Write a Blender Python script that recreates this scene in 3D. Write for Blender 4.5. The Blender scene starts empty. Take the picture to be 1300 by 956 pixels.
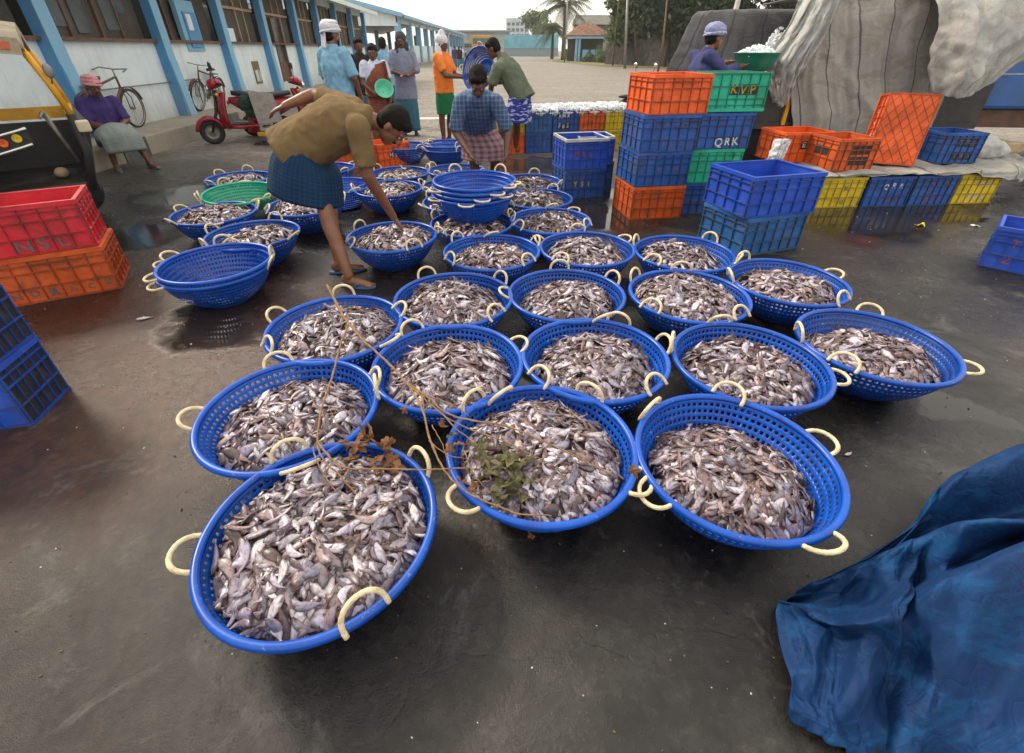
import bpy, bmesh, math, random
import numpy as np
from mathutils import Vector, Matrix, Euler, noise

# ------------------------------------------------------------------ camera, light, exposure
scene = bpy.context.scene
col = scene.collection
PI = math.pi
R_ = math.radians
FPX, CAM_H, PITCH = 578.0, 1.5, math.atan(372 / 578.0)
cam_d = bpy.data.cameras.new('camera')
cam = bpy.data.objects.new('camera', cam_d)
col.objects.link(cam)
cam.location = (0, 0, CAM_H)
cam.rotation_euler = (PI / 2 - PITCH, 0, 0)
cam_d.sensor_fit = 'HORIZONTAL'
cam_d.sensor_width = 36.0
cam_d.lens = 36.0 * FPX / 1300
cam_d.shift_y = -44 / 1300
cam_d.clip_start = 0.02
cam_d.clip_end = 3000
scene.camera = cam

SUN_EL, SUN_AZ = 38, -55          # degrees; azimuth from +Y towards +X
world = bpy.data.worlds.new('World')
scene.world = world
world.use_nodes = True
wn, wl = world.node_tree.nodes, world.node_tree.links
wn.clear()
w_out = wn.new('ShaderNodeOutputWorld')
w_bg = wn.new('ShaderNodeBackground')
w_sky = wn.new('ShaderNodeTexSky')
w_sky.sky_type = 'NISHITA'
w_sky.sun_disc = False
w_sky.sun_elevation = R_(SUN_EL)
w_sky.sun_rotation = R_(SUN_AZ)
w_sky.dust_density = 6.0
w_sky.air_density = 1.2
w_mix = wn.new('ShaderNodeMix')
w_mix.data_type = 'RGBA'
w_mix.inputs[0].default_value = 0.72
wl.new(w_sky.outputs[0], w_mix.inputs[6])
w_mix.inputs[7].default_value = (13.0, 12.1, 10.7, 1)      # high thin overcast
wl.new(w_mix.outputs[2], w_bg.inputs[0])
w_bg.inputs[1].default_value = 0.115
wl.new(w_bg.outputs[0], w_out.inputs[0])

sun_d = bpy.data.lights.new('sun', 'SUN')
sun = bpy.data.objects.new('sun', sun_d)
col.objects.link(sun)
sun_d.energy = 2.2
sun_d.angle = R_(11)
sun_d.color = (1.0, 0.87, 0.70)
sd = Vector((math.sin(R_(SUN_AZ)) * math.cos(R_(SUN_EL)), math.cos(R_(SUN_AZ)) * math.cos(R_(SUN_EL)), math.sin(R_(SUN_EL))))
sun.rotation_euler = (-sd).to_track_quat('-Z', 'Y').to_euler()
sun.location = sd * 30

vs = scene.view_settings
vs.view_transform = 'Standard'
vs.look = 'None'
vs.gamma = 1
vs.use_curve_mapping = False
vs.exposure = 0.38
scene.render.engine = 'CYCLES'
scene.cycles.max_bounces = 6
scene.cycles.use_denoising = True
scene.render.resolution_x, scene.render.resolution_y = 1024, 753

rng = random.Random(7)

# ------------------------------------------------------------------ helpers
def ray(px, py):
    x, y = (px - 650) / FPX, -(py - 434) / FPX
    return (x, math.cos(PITCH) + y * math.sin(PITCH), -math.sin(PITCH) + y * math.cos(PITCH))
def G(px, py, z=0.0):
    """world point at height z seen in direction (px, py)"""
    d = ray(px, py); t = (z - CAM_H) / d[2]
    return Vector((t * d[0], t * d[1], z))
def at(px, py, Y):
    """world point at distance Y seen in direction (px, py)"""
    d = ray(px, py); t = Y / d[1]
    return Vector((t * d[0], Y, CAM_H + t * d[2]))

def tag(o, label=None, cat=None, group=None, kind=None):
    if label: o['label'] = label
    if cat: o['category'] = cat
    if group: o['group'] = group
    if kind: o['kind'] = kind
    return o
def thing(name, label, cat, loc=(0, 0, 0), rz=0.0, group=None, rot=None):
    o = bpy.data.objects.new(name, None)
    col.objects.link(o)
    o.empty_display_size = 0.1
    o.location = loc
    o.rotation_euler = rot if rot else (0, 0, rz)
    return tag(o, label, cat, group)
def link_mesh(name, me, mats, parent=None, loc=None, rot=None):
    o = bpy.data.objects.new(name, me)
    col.objects.link(o)
    if mats is not None:
        if not isinstance(mats, (list, tuple)): mats = [mats]
        if len(me.materials) == 0:
            for m in mats: me.materials.append(m)
    if parent is not None: o.parent = parent
    if loc is not None: o.location = loc
    if rot is not None: o.rotation_euler = rot
    return o
def copy_tree(o, parent=None):
    c = o.copy(); col.objects.link(c); c.parent = parent
    for ch in list(o.children): copy_tree(ch, c)
    return c

def frame(d):
    d = Vector(d).normalized()
    a = Vector((0, 0, 1)) if abs(d.z) < 0.9 else Vector((1, 0, 0))
    u = d.cross(a).normalized()
    return u, d.cross(u).normalized(), d

class MB:
    """collects shapes into one mesh, with uv"""
    def __init__(s): s.v = []; s.f = []; s.m = []; s.uv = []; s.sm = []
    def add(s, vs_, fs, mi=0, uvs=None, smooth=False):
        b = len(s.v); s.v += [tuple(q) for q in vs_]
        for i, f in enumerate(fs):
            s.f.append(tuple(b + k for k in f)); s.m.append(mi); s.sm.append(smooth)
            s.uv.append(uvs[i] if uvs else [(0, 0)] * len(f))
        return s
    def box(s, c, size, rot=None, mi=0, taper=1.0):
        hx, hy, hz = size[0] / 2, size[1] / 2, size[2] / 2
        P = []
        for z in (-1, 1):
            k = taper if z > 0 else 1
            for x, y in ((-1, -1), (1, -1), (1, 1), (-1, 1)): P.append(Vector((x * hx * k, y * hy * k, z * hz)))
        if rot is not None:
            M = rot if isinstance(rot, Matrix) else Euler(rot).to_matrix()
            P = [M @ q for q in P]
        P = [q + Vector(c) for q in P]
        return s.add(P, [(3, 2, 1, 0), (4, 5, 6, 7), (0, 1, 5, 4), (1, 2, 6, 5), (2, 3, 7, 6), (3, 0, 4, 7)], mi)
    def bar(s, a, b, w, h, mi=0, up=(0, 0, 1)):
        a, b = Vector(a), Vector(b); d = (b - a); L = d.length
        if L < 1e-6: return s
        d.normalize(); up = Vector(up)
        if abs(d.dot(up)) > .99: up = Vector((1, 0, 0))
        x = d.cross(up).normalized(); z = x.cross(d).normalized()
        M = Matrix((x, d, z)).transposed()
        return s.box((a + b) / 2, (w, L, h), M, mi)
    def rings(s, R, closed=False, caps=True, mi=0, smooth=True):
        n = len(R[0]); vs_ = [q for r in R for q in r]; fs = []; uvs = []
        m = len(R)
        for i in range(m if closed else m - 1):
            for j in range(n):
                k = (j + 1) % n; i2 = (i + 1) % m
                fs.append((i * n + j, i * n + k, i2 * n + k, i2 * n + j))
                a, b, c, d = j / n, (j + 1) / n, i / (m - 1 if m > 1 else 1), (i + 1) / (m - 1 if m > 1 else 1)
                uvs.append([(a, c), (b, c), (b, d), (a, d)])
        s.add(vs_, fs, mi, uvs, smooth)
        if caps and not closed:
            b = len(s.v) - len(vs_)
            s.f.append(tuple(b + k for k in reversed(range(n)))); s.m.append(mi); s.sm.append(False); s.uv.append([(0, 0)] * n)
            s.f.append(tuple(b + (m - 1) * n + k for k in range(n))); s.m.append(mi); s.sm.append(False); s.uv.append([(0, 0)] * n)
        return s
    def tube(s, pts, r, n=8, mi=0, closed=False, caps=True):
        pts = [Vector(q) for q in pts]
        m = len(pts); rr = r if isinstance(r, (list, tuple)) else [r] * m
        u = None; R = []
        for i in range(m):
            if closed: d = pts[(i + 1) % m] - pts[i - 1]
            else: d = pts[min(i + 1, m - 1)] - pts[max(i - 1, 0)]
            if d.length < 1e-9: d = Vector((0, 0, 1))
            d.normalize()
            if u is None: u = frame(d)[0]
            u = (u - d * u.dot(d))
            if u.length < 1e-6: u = frame(d)[0]
            u.normalize(); w = d.cross(u)
            R.append([pts[i] + (u * math.cos(a) + w * math.sin(a)) * rr[i] for a in [2 * PI * k / n for k in range(n)]])
        return s.rings(R, closed, caps, mi)
    def lathe(s, prof, n=24, c=(0, 0, 0), axis='z', mi=0, smooth=True, closed=False):
        c = Vector(c); R = []
        for r, h in prof:
            ring = []
            for k in range(n):
                a = 2 * PI * k / n; x, y = r * math.cos(a), r * math.sin(a)
                ring.append(c + (Vector((x, y, h)) if axis == 'z' else Vector((h, x, y)) if axis == 'x' else Vector((y, h, x))))
            R.append(ring)
        return s.rings(R, closed, False, mi, smooth)
    def ell(s, c, r, rot=None, n=14, mi=0):
        c = Vector(c); R = []; M = Euler(rot).to_matrix() if rot else Matrix.Identity(3)
        k = max(6, n // 2)
        for i in range(k + 1):
            t = PI * (i + .02 * (1 if i == 0 else -1 if i == k else 0)) / k
            R.append([c + M @ Vector((r[0] * math.sin(t) * math.cos(a), r[1] * math.sin(t) * math.sin(a), -r[2] * math.cos(t))) for a in [2 * PI * q / n for q in range(n)]])
        return s.rings(R, mi=mi)
    def grid(s, fn, nu, nv, mi=0, smooth=True):
        vs_ = [fn(i / nu, j / nv) for j in range(nv + 1) for i in range(nu + 1)]
        fs = []; uvs = []
        for j in range(nv):
            for i in range(nu):
                a = j * (nu + 1) + i
                fs.append((a, a + 1, a + nu + 2, a + nu + 1))
                uvs.append([(i / nu, j / nv), ((i + 1) / nu, j / nv), ((i + 1) / nu, (j + 1) / nv), (i / nu, (j + 1) / nv)])
        return s.add(vs_, fs, mi, uvs, smooth)
    def mesh(s, name):
        me = bpy.data.meshes.new(name)
        me.from_pydata(s.v, [], s.f)
        me.polygons.foreach_set('material_index', s.m)
        me.polygons.foreach_set('use_smooth', s.sm)
        ul = me.uv_layers.new(name='uv')
        flat = [c for f in s.uv for q in f for c in q]
        ul.data.foreach_set('uv', flat)
        me.update()
        return me
    def build(s, name, mats, parent=None, loc=None, rot=None, bevel=0, solid=0):
        o = link_mesh(name, s.mesh(name), mats, parent, loc, rot)
        if solid:
            m = o.modifiers.new('solid', 'SOLIDIFY'); m.thickness = solid; m.offset = 0
        if bevel:
            m = o.modifiers.new('bevel', 'BEVEL'); m.width = bevel; m.segments = 2; m.limit_method = 'ANGLE'
        return o

def apply_mods(o):
    dg = bpy.context.evaluated_depsgraph_get()
    me = bpy.data.meshes.new_from_object(o.evaluated_get(dg))
    o.modifiers.clear()
    o.data = me
    return o
def blob(name, prims, voxel, mats, parent=None, smooth=4, wrinkle=0.0, wscale=9.0, sf=0.5):
    """one continuous skin grown round tapered limbs, rings and ellipsoids"""
    mb = MB()
    for q in prims:
        if q[0] == 'c':            # tapered capsule
            _, a, ra, b, rb = q; a, b = Vector(a), Vector(b)
            d = (b - a); L = max(d.length, 1e-4); d.normalize()
            pts = [a - d * ra * .98, a - d * ra * .8, a - d * ra * .45, a, b, b + d * rb * .45, b + d * rb * .8, b + d * rb * .98]
            mb.tube(pts, [ra * .2, ra * .6, ra * .9, ra, rb, rb * .9, rb * .6, rb * .2], n=14)
        elif q[0] == 'k':          # flat ended cone
            mb.tube([q[1], q[3]], [q[2], q[4]], n=16)
        elif q[0] == 'e': mb.ell(q[1], q[2], q[3] if len(q) > 3 else None, n=20)
        elif q[0] == 'r':          # loft of elliptical rings (c, u, v)
            R = []
            for c, u, v in q[1]:
                c, u, v = Vector(c), Vector(u), Vector(v)
                R.append([c + u * math.cos(t) + v * math.sin(t) for t in [2 * PI * k / 24 for k in range(24)]])
            mb.rings(R)
        elif q[0] == 'b': mb.box(*q[1:])
    o = mb.build(name, mats, parent)
    bm = bmesh.new(); bm.from_mesh(o.data)
    bmesh.ops.recalc_face_normals(bm, faces=bm.faces); bm.to_mesh(o.data); bm.free()
    m = o.modifiers.new('r', 'REMESH'); m.mode = 'VOXEL'; m.voxel_size = voxel; m.use_smooth_shade = True
    if smooth:
        m = o.modifiers.new('s', 'SMOOTH'); m.factor = sf; m.iterations = smooth
    apply_mods(o)
    if wrinkle:
        me = o.data; seed = rng.random() * 50
        for v, nm in zip(me.vertices, [Vector(x.normal) for x in me.vertices]):
            p = Vector((v.co.x * 1.3, v.co.y * 1.3, v.co.z * .55)) * wscale + Vector((seed, 0, 0))
            n1 = noise.noise(p); n2 = 1 - abs(noise.noise(p * .6 + Vector((3, 1, 7)))) * 2
            n3 = 1 - abs(noise.noise(Vector((p.x + p.y, p.z * 2.6, p.y - p.x)) * .9 + Vector((9, 4, 2)))) * 3
            v.co += nm * wrinkle * (n1 * .8 + n2 * .7 + n3 * .45)
    return o

# ------------------------------------------------------------------ materials
def srgb(r, g, b):
    return tuple(((c / 255) / 12.92 if c / 255 <= .04045 else ((c / 255 + .055) / 1.055) ** 2.4) for c in (r, g, b)) + (1,)
def new_mat(name):
    m = bpy.data.materials.new(name); m.use_nodes = True
    nt = m.node_tree; b = nt.nodes['Principled BSDF']
    return m, nt, b
def ramp(nt, src, stops):
    r = nt.nodes.new('ShaderNodeValToRGB'); e = r.color_ramp.elements
    e[0].position, e[0].color = stops[0][0], stops[0][1]
    e[1].position, e[1].color = stops[-1][0], stops[-1][1]
    for p, c in stops[1:-1]:
        q = e.new(p); q.color = c
    nt.links.new(src, r.inputs[0])
    return r.outputs[0]
def g4(v): return (v, v, v, 1)
def tnoise(nt, scale, detail=4, rough=.55, vec=None, dist=0.0):
    n = nt.nodes.new('ShaderNodeTexNoise')
    n.inputs['Scale'].default_value = scale; n.inputs['Detail'].default_value = detail
    n.inputs['Roughness'].default_value = rough; n.inputs['Distortion'].default_value = dist
    if vec is not None: nt.links.new(vec, n.inputs['Vector'])
    return n.outputs[0]
def coord(nt, which='Object', scale=None):
    t = nt.nodes.new('ShaderNodeTexCoord'); o = t.outputs[which]
    if scale:
        mp = nt.nodes.new('ShaderNodeMapping'); mp.inputs['Scale'].default_value = scale
        nt.links.new(o, mp.inputs[0]); o = mp.outputs[0]
    return o
def mixc(nt, fac, a, b, mode='MIX'):
    m = nt.nodes.new('ShaderNodeMix'); m.data_type = 'RGBA'; m.blend_type = mode
    for s, v in ((m.inputs[0], fac), (m.inputs[6], a), (m.inputs[7], b)):
        if hasattr(v, 'is_linked') or hasattr(v, 'links'): nt.links.new(v, s)
        else: s.default_value = v
    return m.outputs[2]
def math_(nt, op, a, b=0.0, clamp=False):
    m = nt.nodes.new('ShaderNodeMath'); m.operation = op; m.use_clamp = clamp
    for s, v in ((m.inputs[0], a), (m.inputs[1], b)):
        if hasattr(v, 'links'): nt.links.new(v, s)
        else: s.default_value = v
    return m.outputs[0]
def bump(nt, b, h, strength=.3, dist=.01):
    n = nt.nodes.new('ShaderNodeBump'); n.inputs['Strength'].default_value = strength; n.inputs['Distance'].default_value = dist
    nt.links.new(h, n.inputs['Height']); nt.links.new(n.outputs[0], b.inputs['Normal'])
def plain(name, c, rough=.5, var=.25, scale=8, metal=0.0, bmp=0.0, bscale=60, dirt=None, dirt_amt=.5, dscale=5, spec=.5, trans=0.0):
    """base colour with uneven tone and optional dirt"""
    m, nt, b = new_mat(name)
    vec = coord(nt)
    n = tnoise(nt, scale, 5, .6, vec)
    dark = tuple(x * (1 - var) for x in c[:3]) + (1,)
    lite = tuple(min(1, x * (1 + var)) for x in c[:3]) + (1,)
    cc = ramp(nt, n, [(.3, dark), (.7, lite)])
    if dirt:
        dn = tnoise(nt, dscale, 7, .72, vec, .4)
        fac = ramp(nt, dn, [(.48, g4(0)), (.66, g4(dirt_amt))])
        cc = mixc(nt, fac, cc, dirt)
        rr = ramp(nt, dn, [(.45, g4(rough)), (.65, g4(min(1, rough + .3)))])
        nt.links.new(rr, b.inputs['Roughness'])
    else: b.inputs['Roughness'].default_value = rough
    nt.links.new(cc, b.inputs['Base Color'])
    b.inputs['Metallic'].default_value = metal
    b.inputs['Specular IOR Level'].default_value = spec
    if trans: b.inputs['Transmission Weight'].default_value = trans
    if bmp: bump(nt, b, tnoise(nt, bscale, 4, .6, vec), bmp)
    return m
M = {}
# ------------------------------------------------------------------ materials of the place
DIRT = (.06, .05, .04, 1)
def ground_mat():
    m, nt, b = new_mat('ground_wet_asphalt')
    vec = coord(nt)
    sep = nt.nodes.new('ShaderNodeSeparateXYZ'); nt.links.new(vec, sep.inputs[0])
    big = tnoise(nt, .33, 6, .62, vec, .6)
    mid = tnoise(nt, 1.7, 7, .68, vec, .5)
    fine = tnoise(nt, 26, 6, .7, vec)
    grit = tnoise(nt, 240, 3, .6, vec)
    # concrete yard starts about eight metres out, dark asphalt in front
    edge = math_(nt, 'ADD', sep.outputs[1], math_(nt, 'MULTIPLY', math_(nt, 'SUBTRACT', big, .5), 7.0))
    mr = nt.nodes.new('ShaderNodeMapRange'); mr.inputs[1].default_value = 5.2; mr.inputs[2].default_value = 10.5; mr.interpolation_type = 'SMOOTHSTEP'
    nt.links.new(edge, mr.inputs[0]); far = mr.outputs[0]
    near_c = ramp(nt, mid, [(.30, (.005, .0045, .004, 1)), (.46, (.0115, .010, .009, 1)), (.59, (.024, .022, .020, 1)), (.75, (.066, .065, .060, 1))])
    stain = ramp(nt, tnoise(nt, .9, 5, .6, coord(nt, 'Object', (1, 1.3, 1)), 1.2), [(.5, g4(0)), (.66, g4(.75))])
    near_c = mixc(nt, math_(nt, 'MULTIPLY', stain, .6), near_c, (.040, .022, .015, 1))
    for (sx, sy, sr) in ((-2.15, 2.15, 1.45), (-2.6, 3.6, .6), (-1.5, 2.4, .35)):
        w1 = nt.nodes.new('ShaderNodeTexNoise'); w1.inputs['Scale'].default_value = 2.0; w1.inputs['Detail'].default_value = 7; w1.inputs['Roughness'].default_value = .7; nt.links.new(vec, w1.inputs['Vector'])
        w2 = nt.nodes.new('ShaderNodeVectorMath'); w2.operation = 'MULTIPLY_ADD'; nt.links.new(w1.outputs[1], w2.inputs[0]); w2.inputs[1].default_value = (1.5, 1.5, 0); nt.links.new(vec, w2.inputs[2])
        w3 = nt.nodes.new('ShaderNodeVectorMath'); w3.operation = 'DISTANCE'; nt.links.new(w2.outputs[0], w3.inputs[0]); w3.inputs[1].default_value = (sx + .75, sy + .75, 0)
        near_c = mixc(nt, ramp(nt, math_(nt, 'DIVIDE', w3.outputs['Value'], sr), [(.6, g4(.88)), (1.0, g4(0))]), near_c, (.045, .0165, .0085, 1))
    pale = ramp(nt, tnoise(nt, 2.6, 8, .75, vec, 1.0), [(.56, g4(0)), (.66, g4(.38))])
    near_c = mixc(nt, pale, near_c, (.12, .125, .12, 1))  # pale patches put grey wet sheen into the colour
    far_c = ramp(nt, mid, [(.25, (.19, .168, .142, 1)), (.5, (.255, .232, .202, 1)), (.75, (.31, .288, .255, 1))])
    far_st = ramp(nt, tnoise(nt, .5, 6, .7, coord(nt, 'Object', (.5, 1.6, 1)), .8), [(.42, g4(0)), (.7, g4(.6))])
    far_c = mixc(nt, far_st, far_c, (.13, .115, .095, 1))
    cc = mixc(nt, far, near_c, far_c)
    gr = ramp(nt, fine, [(.3, g4(.55)), (.7, g4(1.35))])
    m2 = tnoise(nt, 7.5, 10, .82, vec, .4)
    gr = mixc(nt, 1.0, gr, ramp(nt, m2, [(.36, g4(.45)), (.5, g4(.95)), (.66, g4(1.55))]), 'MULTIPLY')
    cc = mixc(nt, 1.0, cc, gr, 'MULTIPLY')
    sp = ramp(nt, grit, [(.70, g4(0)), (.76, g4(.5))])
    cc = mixc(nt, sp, cc, (.22, .2, .18, 1))
    # cracks
    vo = nt.nodes.new('ShaderNodeTexVoronoi'); vo.feature = 'DISTANCE_TO_EDGE'; vo.inputs['Scale'].default_value = .55
    wv = nt.nodes.new('ShaderNodeVectorMath'); wv.operation = 'ADD'
    nz = nt.nodes.new('ShaderNodeTexNoise'); nz.inputs['Scale'].default_value = 2.2; nz.inputs['Detail'].default_value = 6
    nt.links.new(vec, nz.inputs['Vector']); nt.links.new(vec, wv.inputs[0]); nt.links.new(nz.outputs[1], wv.inputs[1]); nt.links.new(wv.outputs[0], vo.inputs['Vector'])
    crk = ramp(nt, vo.outputs[0], [(.0, g4(1)), (.006, g4(0))])
    cc = mixc(nt, math_(nt, 'MULTIPLY', crk, .35), cc, (.01, .008, .007, 1))
    nt.links.new(cc, b.inputs['Base Color'])
    # wetness: a film of water with drier islands, fading out into the dry yard
    wet = ramp(nt, tnoise(nt, .75, 7, .66, vec, .8), [(.48, g4(1)), (.62, g4(0))])
    wetr = mixc(nt, wet, g4(.58), g4(.17))
    wetr = mixc(nt, ramp(nt, fine, [(.35, g4(0)), (.7, g4(.35))]), wetr, g4(.6))
    rr = mixc(nt, far, wetr, g4(.78))
    nt.links.new(rr, b.inputs['Roughness'])
    b.inputs['Specular IOR Level'].default_value = .46
    hh = math_(nt, 'ADD', math_(nt, 'MULTIPLY', fine, .6), math_(nt, 'MULTIPLY', grit, .35)); hh = math_(nt, 'ADD', hh, math_(nt, 'MULTIPLY', m2, .8))
    hh = math_(nt, 'ADD', hh, math_(nt, 'MULTIPLY', mid, 1.4))
    hh = math_(nt, 'SUBTRACT', hh, math_(nt, 'MULTIPLY', crk, .2))
    # standing water in low spots of the yard
    SPOTS = [(-3.9, 5.6, .75), (-3.45, 4.25, .5), (-1.95, 2.75, .33), (1.05, 5.7, .45), (1.02, 4.75, .62), (-1.35, 4.3, .5), (-1.9, 2.5, .30), (3.6, 4.6, .8), (-.95, 3.05, .25),
             (.3, 7.3, .8), (2.2, 1.65, .16), (1.95, 1.2, .14), (-4.6, 9.4, .5), (-2.4, 9.6, .5), (.1, 2.1, .3), (.75, 3.0, .4), (-.6, 1.2, .2), (4.6, 4.9, .5)]
    nd = nt.nodes.new('ShaderNodeTexNoise'); nd.inputs['Scale'].default_value = 2.4; nd.inputs['Detail'].default_value = 6; nt.links.new(vec, nd.inputs['Vector'])
    vs1 = nt.nodes.new('ShaderNodeVectorMath'); vs1.operation = 'MULTIPLY_ADD'; nt.links.new(nd.outputs[1], vs1.inputs[0]); vs1.inputs[1].default_value = (.9, .9, 0); 
    vs1.inputs[2].default_value = (-.45, -.45, 0)
    vs2 = nt.nodes.new('ShaderNodeVectorMath'); vs2.operation = 'ADD'; nt.links.new(vs1.outputs[0], vs2.inputs[0]); nt.links.new(vec, vs2.inputs[1])
    acc = None
    for (sx, sy, sr) in SPOTS:
        dn = nt.nodes.new('ShaderNodeVectorMath'); dn.operation = 'DISTANCE'; nt.links.new(vs2.outputs[0], dn.inputs[0]); dn.inputs[1].default_value = (sx, sy, 0)
        q = math_(nt, 'DIVIDE', dn.outputs['Value'], sr)
        acc = q if acc is None else math_(nt, 'MINIMUM', acc, q)
    pud = ramp(nt, acc, [(.55, g4(1)), (.85, g4(.45)), (1.08, g4(0))])
    damp = ramp(nt, acc, [(.9, g4(.85)), (1.0, g4(0))])
    cc = mixc(nt, math_(nt, 'MULTIPLY', pud, .8), cc, (.022, .019, .016, 1))
    nt.links.new(cc, b.inputs['Base Color'])
    rr = mixc(nt, pud, rr, g4(.05))
    nt.links.new(rr, b.inputs['Roughness'])
    bn = nt.nodes.new('ShaderNodeBump'); bn.inputs['Distance'].default_value = .016
    nt.links.new(math_(nt, 'SUBTRACT', .40, math_(nt, 'MULTIPLY', pud, .385)), bn.inputs['Strength'])
    nt.links.new(hh, bn.inputs['Height']); nt.links.new(bn.outputs[0], b.inputs['Normal'])
    return m
M['ground'] = ground_mat()
def puddle_mat():
    m, nt, b = new_mat('puddle_water')
    vec = coord(nt)
    nt.links.new(ramp(nt, tnoise(nt, 3, 5, .6, vec), [(.3, (.018, .016, .014, 1)), (.7, (.04, .036, .03, 1))]), b.inputs['Base Color'])
    b.inputs['Roughness'].default_value = .035
    b.inputs['Coat Weight'].default_value = .6; b.inputs['Coat Roughness'].default_value = .02
    bump(nt, b, tnoise(nt, 9, 3, .5, vec), .05, .01)
    return m
M['puddle'] = puddle_mat()

def wall_mat(name, c, dirt=(.30, .27, .22, 1), low=.5):
    m, nt, b = new_mat(name)
    vec = coord(nt); sep = nt.nodes.new('ShaderNodeSeparateXYZ'); nt.links.new(vec, sep.inputs[0])
    n = tnoise(nt, 1.4, 8, .68, vec, .5)
    cc = ramp(nt, n, [(.3, tuple(x * .84 for x in c[:3]) + (1,)), (.65, c)])
    stz = tnoise(nt, 1.0, 6, .7, coord(nt, 'Object', (3.5, 3.5, .5)))
    st = ramp(nt, stz, [(.5, g4(0)), (.72, g4(.35))])
    cc = mixc(nt, st, cc, dirt)
    mr = nt.nodes.new('ShaderNodeMapRange'); mr.inputs[1].default_value = .85; mr.inputs[2].default_value = .25
    nt.links.new(math_(nt, 'ADD', sep.outputs[2], math_(nt, 'MULTIPLY', math_(nt, 'SUBTRACT', n, .5), 1.2)), mr.inputs[0])
    cc = mixc(nt, math_(nt, 'MULTIPLY', mr.outputs[0], low), cc, dirt)
    nt.links.new(cc, b.inputs['Base Color']); b.inputs['Roughness'].default_value = .8
    bump(nt, b, tnoise(nt, 22, 5, .65, vec), .25, .008)
    return m
M['wall'] = wall_mat('limewash_pale_blue', (.70, .80, .84, 1))
M['trim'] = wall_mat('pillar_blue_paint', (.22, .46, .66, 1), low=.25)
M['trim2'] = wall_mat('deeper_blue_trim', (.08, .29, .57, 1), low=.15)
M['plinth'] = wall_mat('plinth_cream_cement', (.50, .46, .38, 1), dirt=(.16, .13, .10, 1), low=.55)
M['kerb_dark'] = plain('kerb_black_paint', (.07, .075, .08, 1), .7, .3, 6, dirt=(.3, .28, .25, 1), dirt_amt=.4)
M['roof'] = plain('roof_sheet', (.34, .36, .37, 1), .6, .2, 2, dirt=(.2, .16, .12, 1))
def slat_mat():
    m, nt, b = new_mat('grimy_louvre_screen')
    vec = coord(nt)
    w = nt.nodes.new('ShaderNodeTexWave'); w.inputs['Scale'].default_value = 6.5; w.bands_direction = 'Y'
    w.inputs['Distortion'].default_value = .25; nt.links.new(vec, w.inputs['Vector'])
    n = tnoise(nt, 2, 6, .7, vec)
    a = ramp(nt, w.outputs[1], [(.2, (.028, .022, .018, 1)), (.8, (.075, .06, .048, 1))])
    cc = mixc(nt, ramp(nt, n, [(.45, g4(0)), (.7, g4(.5))]), a, (.13, .115, .1, 1))
    nt.links.new(cc, b.inputs['Base Color']); b.inputs['Roughness'].default_value = .55
    bump(nt, b, w.outputs[1], .5, .02)
    return m
M['slat'] = slat_mat()
M['brownwood'] = plain('brown_timber', (.12, .06, .04, 1), .65, .35, 8)
M['tanwood'] = plain('tan_timber', (.36, .27, .16, 1), .65, .3, 8)
M['glassdark'] = plain('dusty_window_glass', (.10, .115, .12, 1), .22, .4, 2)

def basket_mat(name, c, c2):
    m, nt, b = new_mat(name)
    vec = coord(nt)
    oi = nt.nodes.new('ShaderNodeObjectInfo')
    n = tnoise(nt, 6, 6, .65, vec)
    cc = ramp(nt, n, [(.3, c), (.7, c2)])
    hv = nt.nodes.new('ShaderNodeHueSaturation'); nt.links.new(cc, hv.inputs['Color'])
    nt.links.new(math_(nt, 'ADD', math_(nt, 'MULTIPLY', oi.outputs['Random'], .35), .82), hv.inputs['Value'])
    sc = ramp(nt, tnoise(nt, 34, 7, .78, vec, .5), [(.61, g4(0)), (.68, g4(.6))])
    cc = mixc(nt, sc, hv.outputs[0], (.42, .52, .75, 1))
    dd = ramp(nt, tnoise(nt, 7, 7, .75, vec, .8), [(.54, g4(0)), (.72, g4(.6))])
    cc = mixc(nt, dd, cc, (.035, .025, .03, 1))
    nt.links.new(cc, b.inputs['Base Color'])
    nt.links.new(ramp(nt, n, [(.3, g4(.24)), (.7, g4(.42))]), b.inputs['Roughness'])
    b.inputs['Subsurface Weight'].default_value = 0.0
    bump(nt, b, tnoise(nt, 45, 4, .6, vec), .12, .004)
    return m
M['bk_blue'] = basket_mat('wet_blue_plastic', (.0, .046, .33, 1), (.001, .092, .52, 1))
M['bk_green'] = basket_mat('wet_green_plastic', (.0, .25, .15, 1), (.005, .36, .22, 1))
M['bk_white'] = basket_mat('stained_white_plastic', (.42, .44, .40, 1), (.62, .62, .56, 1))
M['rope'] = plain('cream_rope', (.78, .66, .44, 1), .75, .22, 30, bmp=.5, bscale=190, dirt=(.25, .17, .09, 1), dirt_amt=.5, dscale=20)

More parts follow.
